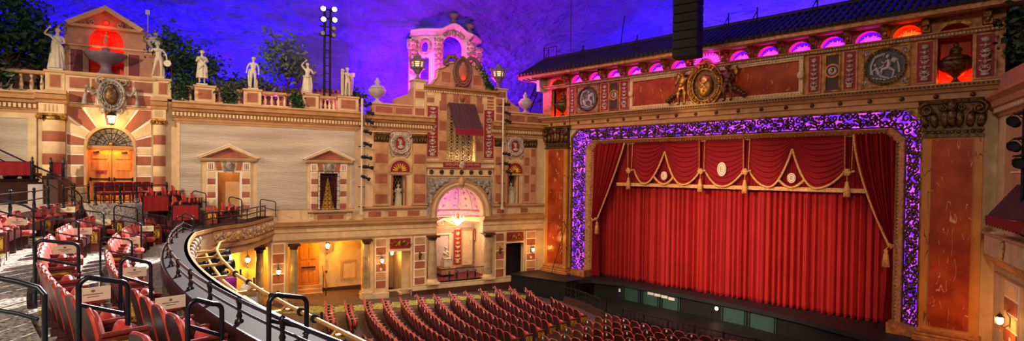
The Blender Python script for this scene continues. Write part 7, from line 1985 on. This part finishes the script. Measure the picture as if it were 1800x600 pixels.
for k, (x, y, zt, zf, a, sep, lb) in enumerate((
    (-9.3, 1.27, 5.24, ZT[1], 5.5, .56, 'tall black hooped handrail in the first aisle, second row'),
    (-8.6, 2.35, 4.88, ZT[0], 6.5, .46, 'black hooped handrail in the first aisle, beside the dark ledge'),
    (-14.8, 1.23, 5.22, ZT[1], -3, .7, 'black hooped handrail in the second aisle, second row'),
    (-12.8, 2.26, 4.98, ZT[0], -.5, .5, 'black hooped handrail in the second aisle, nearer the ledge'),
    (-19.5, 2.96, 4.72, ZT[0], -10, .75, 'black hooped handrail in the third aisle, nearer the ledge'),
    (-21.0, 1.85, 5.22, 4.2, -12, .8, 'black hooped handrail in the third aisle, higher up'),
    (-24.5, 2.95, 5.22, ZT[2], -17.2, .8, 'black hooped handrail in the fourth aisle, higher up'),
    (-23.6, 3.95, 4.85, ZT[0], -16.6, .75, 'black hooped handrail in the fourth aisle, nearer the ledge'),
    (-26.9, 4.4, 5.2, 4.2, -22, .8, 'black hooped handrail in the fifth aisle, below the loose chairs'),
    (-27.3, 5.5, 4.78, ZT[0], -24, .8, 'black hooped handrail in the fifth aisle, between the two red panels'),
    (-8.0, 3.3, 4.92, ZR, 8, .6, 'black hooped gate rail standing on the dark ledge'),
    (-29.9, 7.9, 5.65, 4.4, -30, .6, 'black hooped handrail against the stucco wall before the open doorway'),
    (-29.7, 9.5, 5.32, 4.3, -30, .6, 'black hooped handrail in front of the open doorway'),
    (-29.2, 10.95, 5.18, ZR, -30, .75, 'black square handrail at the end of the box by the stucco wall'),
    (-25.0, 6.2, 4.92, ZR, -30, .45, 'low black loop rail on the ledge beside the stage-side red panel'),
    (-24.3, 5.9, 4.86, ZR, -32, .6, 'low sloping black rail on the ledge past the loop rail'))):
    handrail('r', lb, x, y, zt, zf, a, sep, r=.036 if x > -18 else .027)
# long sloping stair rails
def stair_rail(label, pts, legs):
    t = thing('stair_handrail', label, 'handrail', I4, 'long black stair handrails')
    b = MB().use('black').tube(pts, .034, 8); b.build('top_rail', t)
    b = MB().use('black').tube([(p[0], p[1], p[2]-.4) for p in pts[:-1]][:len(pts)], .026, 8); b.build('mid_rail', t)
    for p, q in legs: MB().use('black').tube([p, q], .032, 8).build('post', t)
stair_rail('long black stair handrail cut by the frame edge in the near corner', [(-9.6, -.85, 5.78), (-9.35, -.2, 5.55), (-9.1, .38, 5.36), (-8.98, .56, 5.28), (-8.93, .62, 5.18)], [((-8.93, .62, 5.2), (-8.93, .62, ZT[2]-.3)), ((-9.6, -.85, 5.78), (-9.6, -.85, ZT[2]))])
stair_rail('black stair handrail sloping down beside the end of the third row at the far side', [(-24.3, -.6, 6.2), (-23.5, .4, 5.85), (-22.95, 1.15, 5.55), (-22.8, 1.32, 5.42)], [((-22.8, 1.32, 5.45), (-22.8, 1.32, ZT[2])), ((-24.3, -.6, 6.2), (-24.3, -.6, 5.2))])
stair_rail('black stair handrail descending beside the cross aisle railing', [(-30.2, 2.2, 6.5), (-29.0, 2.75, 6.05), (-27.9, 3.0, 5.75), (-27.6, 3.05, 5.6)], [((-27.6, 3.05, 5.6), (-27.6, 3.05, ZT[2])), ((-30.2, 2.2, 6.5), (-30.2, 2.2, 5.2))])
stair_rail('black stair handrail sloping from the upper balcony wall past the banded column', [(-31.7, .6, 7.6), (-31.4, 2.0, 6.75), (-30.7, 3.0, 6.2), (-30.65, 3.05, 6.05)], [((-30.65, 3.05, 6.05), (-30.65, 3.05, 5.2)), ((-31.7, .6, 7.6), (-31.7, .6, 6.2))])
# ledge rail with turned posts
def ledge_rail():
    t = thing('ledge_railing', 'low double black railing on turned posts along the dark balcony ledge', 'railing', I4)
    xs = [2-.6*i for i in range(46)]; y = lambda x: RIMI(x)+.14
    xs = [x for x in xs if x > -24.3]
    b = MB().use('black').tube([(x, y(x), ZR+.36) for x in xs], .03, 8); b.build('top_rail', t)
    b = MB().use('black').tube([(x, y(x), ZR+.2) for x in xs], .022, 8); b.build('lower_rail', t)
    for x in [-4.5-1.62*i for i in range(13)]:
        if x < -24.2: break
        b = MB().use('black').lathe([(.07, 0), (.07, .03), (.035, .06), (.05, .1), (.03, .16), (.04, .3), (.055, .34), (.045, .38), (.03, .41), (.0, .43)], (x, y(x), ZR), 12); b.build('turned_post', t)
ledge_rail()
def post_rail(label, pts, zf, zt, group, panels=None, name='post_railing'):
    t = thing(name, label, 'railing', I4, group)
    for x, y in pts:
        b = MB().use('black').lathe([(.08, 0), (.08, .05), (.04, .1), (.055, .3*(zt-zf)), (.032, .5*(zt-zf)), (.045, .78*(zt-zf)), (.06, .82*(zt-zf)), (.03, .86*(zt-zf)), (.05, .92*(zt-zf)), (.05, .95*(zt-zf)), (0, zt-zf)], (x, y, zf), 10); b.build('turned_post', t)
    for nm, f in (('top_rail', .84), ('lower_rail', .5)):
        b = MB().use('black').tube([(x, y, zf+(zt-zf)*f) for x, y in pts], .025, 6); b.build(nm, t)
    return t
post_rail('black railing with finial posts along the cross aisle below the brown upper wall', [(-22.0, .35), (-23.41, .8), (-25.29, 1.48), (-27.24, 2.0)], 5.2, 6.08, 'finial post railings')
post_rail('short black finial railing beside the double doors landing', [(-27.3, 2.45), (-28.87, 2.95), (-30.4, 3.6)], 5.2, 6.13, 'finial post railings')
post_rail('black finial railing before the row of loose chairs', [(-28.63, 3.63), (-28.75, 4.5), (-29.42, 5.22), (-30.05, 5.93), (-30.57, 6.65)], 5.2, 6.15, 'finial post railings')
# landing under the loose chairs (side box steps up from the tiers)
b = MB().use('carpet').plate([(-28.45, 3.5), (-28.6, 4.6), (-29.3, 5.4), (-30.0, 6.1), (-30.55, 6.9), (-31.5, 5.0), (-31.9, 3.4)], 4.0, 5.2, ax='z'); b.build('floor_landing', None, I4, kind='structure')
def loose_chair():
    t = thing('loose_chair', 'x', 'chair')
    b = MB().use('seatred2').bbox(-.22, .22, -.2, .22, .42, .5, .03); b.build('seat', t)
    b = MB().use('seatred2'); b.plate([(-.2, .52), (.2, .52), (.22, .85), (.15, .95), (-.15, .95), (-.22, .85)], -.23, -.18); b.build('backrest', t)
    for sx in (-1, 1):
        for sy in (-1, 1):
            b = MB().use('armwood').tube([(sx*.19, sy*.18, .42), (sx*.2, sy*.2, 0)], [.025, .018], 6); b.build('leg', t)
    for sx in (-1, 1):
        b = MB().use('armwood').tube([(sx*.2, -.2, .45), (sx*.21, -.22, .95)], .02, 6); b.build('back_post', t)
    b = MB().use('armwood'); b.box(-.2, .2, .17, .19, .36, .42); b.box(-.19, -.17, -.18, .18, .2, .22); b.box(.17, .19, -.18, .18, .2, .22); b.build('stretcher', t)
    return t
lc = loose_chair()
for k, (x, y) in enumerate(((-29.9, 4.02), (-29.88, 4.4), (-30.0, 4.78), (-30.05, 5.14), (-30.12, 5.5), (-30.25, 5.86))):
    lb = 'wine red loose chair before the double doors, %s in the row from the fountain side' % ordn(k)
    T = T_(x, y, 5.2, radians(-62), 1.0)
    if k == 0: lc.matrix_local = T; lc['label'] = lb; lc['group'] = 'loose chairs before the double doors'
    else: copy_tree(lc, None, T, lb, 'loose chairs before the double doors')
# red cloth panels on rails
def red_panel(label, a, c, z0, z1, group='red cloth panels'):
    t = thing('cloth_panel', label, 'panel', I4, group)
    a, c = Vector((*a, 0)), Vector((*c, 0)); d = (c-a); L = d.length
    nx = Vector((d.y, -d.x, 0))/L*.02
    b = MB().use('redcloth'); n = 20
    for s_ in (1, -1): b.grid(lambda u, v: tuple(a+d*u+nx*s_*(1+.5*sin(u*25)*(1-v))+Vector((0, 0, z0+(z1-z0)*v))), n, 4)
    b.build('cloth', t)
    b = MB().use('black')
    for p in (a, c): b.cyl((p.x, p.y, z0-.45), (p.x, p.y, z1+.05), .03, n=8)
    b.tube([(a.x, a.y, z1), (c.x, c.y, z1)], .025, 6); b.build('frame', t)
red_panel('bright red cloth panel on a rail below the loose chairs', (-28.76, 5.33), (-28.85, 6.35), 4.85, 5.54)
red_panel('bright red cloth panel on a rail beside the dark ledge corner', (-28.4, 6.4), (-28.3, 7.45), 4.42, 5.1)
for k, (a, c) in enumerate((((-30.75, -.9), (-31.0, .3)), ((-31.02, .4), (-31.3, 1.72)))):
    red_panel('deep red cloth panel topping the brown upper wall, %s' % ('cut by the frame edge' if k == 0 else 'beside the stair opening'), a, c, 6.42, 7.0, 'red cloth panels of the upper balcony')
red_panel('small deep red cloth panel between two finial posts beside the banded column', (-31.45, 2.45), (-31.55, 2.8), 6.45, 6.98, 'red cloth panels of the upper balcony')
for k, p in enumerate(((-31.0, .35), (-31.32, 1.78), (-31.43, 2.4), (-31.57, 2.85))):
    b = MB().use('black').lathe([(.05, 0), (.05, .5), (.07, .55), (.04, .62), (.065, .78), (.065, .86), (.03, .9), (.055, .96), (0, 1.06)], n=10)
    b.build('finial_post', None, T_(p[0], p[1], 6.2), **tagd('black finial post on the upper balcony wall, %s from the frame edge' % ordn(k), 'post', 'finial posts of the upper wall'))
# upper balcony wall, stairs
b = MB().use('brown').plate([(-30.3, -3), (-30.75, .75), (-31.4, 1.95), (-32.2, 1.9), (-33.5, -3)], 4.0, 6.2, ax='z'); b.use('ledge').plate([(-30.2, -3), (-30.65, .78), (-31.35, 2.02), (-32.2, 1.95), (-33.5, -3)], 6.2, 6.27, ax='z')
b.build('wall_upper', None, I4, kind='structure')
b = MB().use('urnstone').box(0, .5, -.6, .0, 5.2, 5.75); b.box(.0, .5, -1.1, -.6, 5.2, 6.05); b.use('brown').box(.5, 1.0, -1.0, .05, 5.2, 6.25)
b.build('balcony_stairs', None, T_(-31.75, 2.05, 0, radians(66)), **tagd('pale stair block climbing beside the brown upper wall', 'steps'))
for k, (x, y) in enumerate(((-31.7, .3), (-31.9, 1.1), (-31.95, 1.7))):
    b = MB().use('seatwood').bbox(-.28, .28, -.06, .06, .0, .62, .05); b.use('armwood').bbox(-.28, .28, .06, .4, .1, .25, .03)
    b.build('upper_seat', None, T_(x, y, 6.27, radians(-60)), **tagd('dark wooden seat showing above the upper red panels, %s from the frame edge' % ordn(k), 'seat', 'upper balcony seats'))
# side loge front rail
t = thing('box_railing', 'low black tubular railing round the top of the balcony box', 'railing', I4)
pts = [(-25.6, 6.9), (-26.2, 7.45), (-26.75, 8.6), (-27.4, 9.3), (-28.65, 10.2), (-29.6, 10.95)]
for dz in (.32, .58): b = MB().use('black').tube([(x, y, ZR+dz) for x, y in pts], .03, 8); b.build('rail', t)
for x, y in pts: b = MB().use('black').cyl((x, y, ZR), (x, y, ZR+.6), .028, n=8); b.build('post', t)
# lighting truss hung on the balcony front
def truss():
    t = thing('lighting_truss', 'curved brass pipe lighting truss hung along the balcony front', 'truss', I4)
    A = [(-5.2, 4.75, 3.8), (-7.33, 4.78, 3.8), (-9.56, 4.84, 3.8), (-11.74, 4.9, 3.8), (-13.92, 5.03, 3.8), (-16.44, 5.28, 3.8), (-19.67, 5.85, 3.8), (-21.85, 6.35, 3.8), (-24.0, 7.1, 3.8), (-25.3, 7.9, 3.8), (-25.9, 8.6, 3.8)]
    B = [(-5.2, 4.8, 3.58), (-7.76, 4.62, 3.58), (-9.58, 4.62, 3.58), (-11.26, 4.66, 3.58), (-13.09, 4.72, 3.58), (-14.82, 4.83, 3.58), (-16.84, 5.06, 3.58), (-20.2, 5.68, 3.58), (-22.6, 6.2, 3.58)]
    def at(L, x):
        i = next(k for k in range(len(L)-1) if L[k+1][0] <= x); q = (x-L[i][0])/(L[i+1][0]-L[i][0]); return Vector(L[i]).lerp(Vector(L[i+1]), q)
    for nm, L in (('outer_pipe', A), ('inner_pipe', B)): b = MB().use('brass').tube(L, .045, 8); b.build(nm, t)
    for x in (-7.6, -9.5, -12, -14.5, -17, -19.3, -21, -22.6):
        p = at(A, x); r = at(B, x); b = MB().use('brass')
        b.box(p.x-.05, p.x+.05, r.y-.55, p.y+.25, r.z+.06, r.z+.12); b.tube([p, r], .03, 6); b.build('cross_tie', t)
    for x in (-8.0, -10.5, -11.2, -13.0, -15, -16.5):
        p = at(A, x); b = MB().use('matteblack')
        b.ball(p, (.1, .09, .1), 8); b.tube([p, p+Vector((.12, .1, -.12)), p+Vector((.05, .12, .12))], .03, 5); b.build('clamp', t)
    for k, (x, y, z, hot) in enumerate(((-19.2, 6.0, 3.55, 0), (-19.9, 6.1, 3.85, 0), (-20.5, 6.2, 3.5, 0), (-21.2, 6.35, 3.8, 1), (-21.9, 6.5, 3.55, 1), (-22.5, 6.6, 3.85, 0), (-18.6, 5.9, 3.3, 0), (-20.0, 6.1, 3.2, 0))):
        q = at(A if k % 2 else B, x); s = stage_light(Matrix.Translation((x, q.y+.05, q.z-.3)) @ Matrix.Rotation(-.5, 4, 'Z') @ Matrix.Rotation(-1.45, 4, 'X'), '%s spotlight on the balcony truss, %s from the rail gate' % ('shining' if hot else 'black unlit', ordn(k)), 'spotlights on the balcony truss', .75, .17)
        if hot:
            b = MB().use('lamphot').ball((0, 0, .37), (.13, .13, .04), 10); b.build('lens', s)
    b = MB().use('magenta').bbox(-.25, .25, -.2, .2, 0, .4, .03); b.build('magenta_box', None, Matrix.Translation((-17.9, 5.5, 3.1)), **tagd('small magenta box hanging beneath the truss spotlights', 'box'))
    t = thing('moving_head_lamp', 'small white moving-head lamp clamped under the truss', 'lamp', Matrix.Translation((-14.9, 5.12, 3.42)))
    b = MB().use('white').bbox(-.2, .2, -.18, .18, -.2, .35, .07); b.build('body', t); b = MB().use('bluerec').tube([(0, 0, -.2), (-.1, -.1, -.35), (-.3, -.2, -.15)], .04, 6); b.build('cable', t)
truss()
# ================================================================== SKY VAULT
def sky():
    # plaster sky: footprint behind the walls, curving up and over the house
    P = []
    def Lp(s_, y): v = ML @ Vector((s_, y, 0)); return (v.x, v.y)
    for i in range(30): P.append(Lp(-46+46*i/29*.98, 7.5))
    c = Vector(Lp(-.9, 7.5)); e = Vector((-24, 36.5))
    for i in range(1, 8):
        q = i/8; m = Vector((-31.5, 37.2)); P.append(tuple(c*(1-q)**2+m*2*q*(1-q)+e*q*q))
    for i in range(26): P.append((-24+36*i/25, 36.5))
    C = Vector((-11, 2)); b = MB().use('sky'); n = len(P)-1
    def f(u, v):
        q = u*n; i = min(int(q), n-1); p = Vector(P[i]).lerp(Vector(P[i+1]), q-i); t = v*pi/2*.93
        p = C+(p-C)*(1-.8*(1-cos(t))); return (p.x, p.y, 8.5+15.5*sin(t))
    from mathutils import noise
    def g(u, v):
        p = Vector(f(u, v)); q = Vector((p.x*.55, p.y*.55, p.z*1.1))
        h = noise.fractal(q*1.2, .85, 2.1, 6)*.27+.15*noise.noise(q*.5); d = (Vector((C.x, C.y, 9))-p).normalized()
        return tuple(p+d*h)
    b.grid(g, 520, 110)
    b.build('ceiling', None, I4, kind='structure')
    b = MB().use('sky'); b.box(-15.6, -12.2, 5.2, 8.0, 10, 16.8); b.build('wall_rear', None, ML, kind='structure')
    b = MB().use('matteblack').cyl((-20.8, 30.6, 14.5), (-20.8, 31.8, 20), .03, n=6); b.build('hanging_cable', None, I4, **tagd('thin dark cable rising against the violet sky above the tiled eave', 'cable'))
    for k, (x, z) in enumerate(((-23.2, 15.2), (-12.3, 12.9))):
        b = MB().use('white').box(x-.1, x+.1, 3.4, 3.5, z-.12, z+.12); b.cyl((x, 3.45, 10.1), (x, 3.45, z-.1), .02, n=5); b.build('sensor_box', None, ML, **tagd(('small white box against the blue sky over the fountain bay', 'small white box against the violet sky beside the pale urn')[k], 'box'))
sky()
# ================================================================== LIGHTS
def lights():
    w = bpy.data.worlds.new('house'); SC.world = w; w.use_nodes = True
    bg = w.node_tree.nodes['Background']; bg.inputs[0].default_value = (.55, .42, .34, 1); bg.inputs[1].default_value = .1
    blue, vio = (70, 24, 255), (150, 60, 255)
    # cove troughs behind the wall tops washing the sky
    for s_, e in ((-28, 420), (-22, 420), (-17, 460), (-12, 420)): lamp_area('sky_trough', (s_, 5.4, 10.4), (s_, 6.6, 15), blue, e, 5, .5, ML)
    for s_, e in ((-19.5, 130), (-14.5, 130), (-2.0, 200)): lamp_area('sky_trough', (s_, 5.6, 10.5), (s_, 7.5, 13), vio, e, 3.5, .4, ML)
    lamp_area('sky_trough', (-7, 4.8, 10.4), (-7, 7.5, 14.5), (76, 26, 255), 260, 5, .5, ML)
    for x, e in ((-21, 160), (-15, 700), (-9, 800), (-3, 450)): lamp_area('sky_trough', (x, 32, 13.6), (x, 36, 19), (110, 60, 255), e, 5, .5)
    # unseen overhead fill lights added for the house, and spots
    warm = (255, 222, 186)
    for x, y, e in ((-16, 13, 800), (-18, 18, 600), (-13, 14, 300)): lamp_area('overhead_fill', (x, y, 19.5), (x-2, y+2, 0), warm, e, 3, 3)
    # key from the rear of the balcony on the side wall
    lamp_spot('balcony_spot', (-24.5, -10, 13.5), (-28.5, 11, 5.4), (255, 228, 190), 11000, 62, .7, .12)
    lamp_spot('wall_spot', (-12, 2, 15), (-28.5, 18, 7), (255, 204, 150), 4200, 70, .8, .5)
    # lamp tower lights the balcony
    lamp_spot('tower_beam', tuple(ML @ Vector((-14.3, .6, 15.8))), (-15, 2, 4.2), (255, 250, 244), 48000, 52, .4, .12)
    lamp_spot('overhead_fill', (-18, 17, 19), (-19, 17, -1), (255, 236, 214), 7500, 62, .7, .6)  # added downward fill to brighten the orchestra seats
    # curtain and stage washes
    lamp_spot('stage_wash', (-14.5, 10, 9), (-13.0, 29.3, 2.6), (255, 214, 190), 13000, 42, 1.0, .25)
    lamp_spot('stage_wash', (-7, 12, 9), (-10.5, 29.3, 2.6), (255, 214, 190), 5200, 40, 1.0, .25)
    lamp_spot('frieze_wash', (-13.3, 14, 9.5), (-15, 28, 11.2), (255, 204, 156), 1100, 44, .9, .3)
    lamp_spot('cartouche_spot', (-17, 22, 9.6), (-13.6, 28, 11.3), (255, 216, 160), 900, 26, .8, .15)
    lamp_area('corner_lamp', (-1.3, 25.0, 1.2), (-2.8, 28, 2.6), (255, 140, 50), 34, .5, .5)
    lamp_pt('corner_lamp', (-24.0, 26.6, 2.3), (255, 170, 80), 25, .2)
    lamp_area('balcony_fill', (2, -5, 15), (-16, 4, 4), (255, 236, 216), 2000, 2.5, 2.5)  # unseen fill added to brighten the balcony from the front
    # statues lit from the lamp tower side
    lamp_spot('parapet_spot', tuple(ML @ Vector((-18, -7, 16.0))), tuple(ML @ Vector((-20, .3, 12))), (255, 244, 226), 450, 110, .7, .3)
lights()
vs = SC.view_settings
SC.display_settings.display_device = 'sRGB'
vs.view_transform = 'Standard'; vs.look = 'None'; vs.exposure = .15; vs.gamma = 1; vs.use_curve_mapping = False
SC.cycles.use_light_tree = True
SC.cycles.max_bounces = 6; SC.cycles.diffuse_bounces = 3
SC.cycles.sample_clamp_indirect = 4
SC.cycles.use_denoising = True
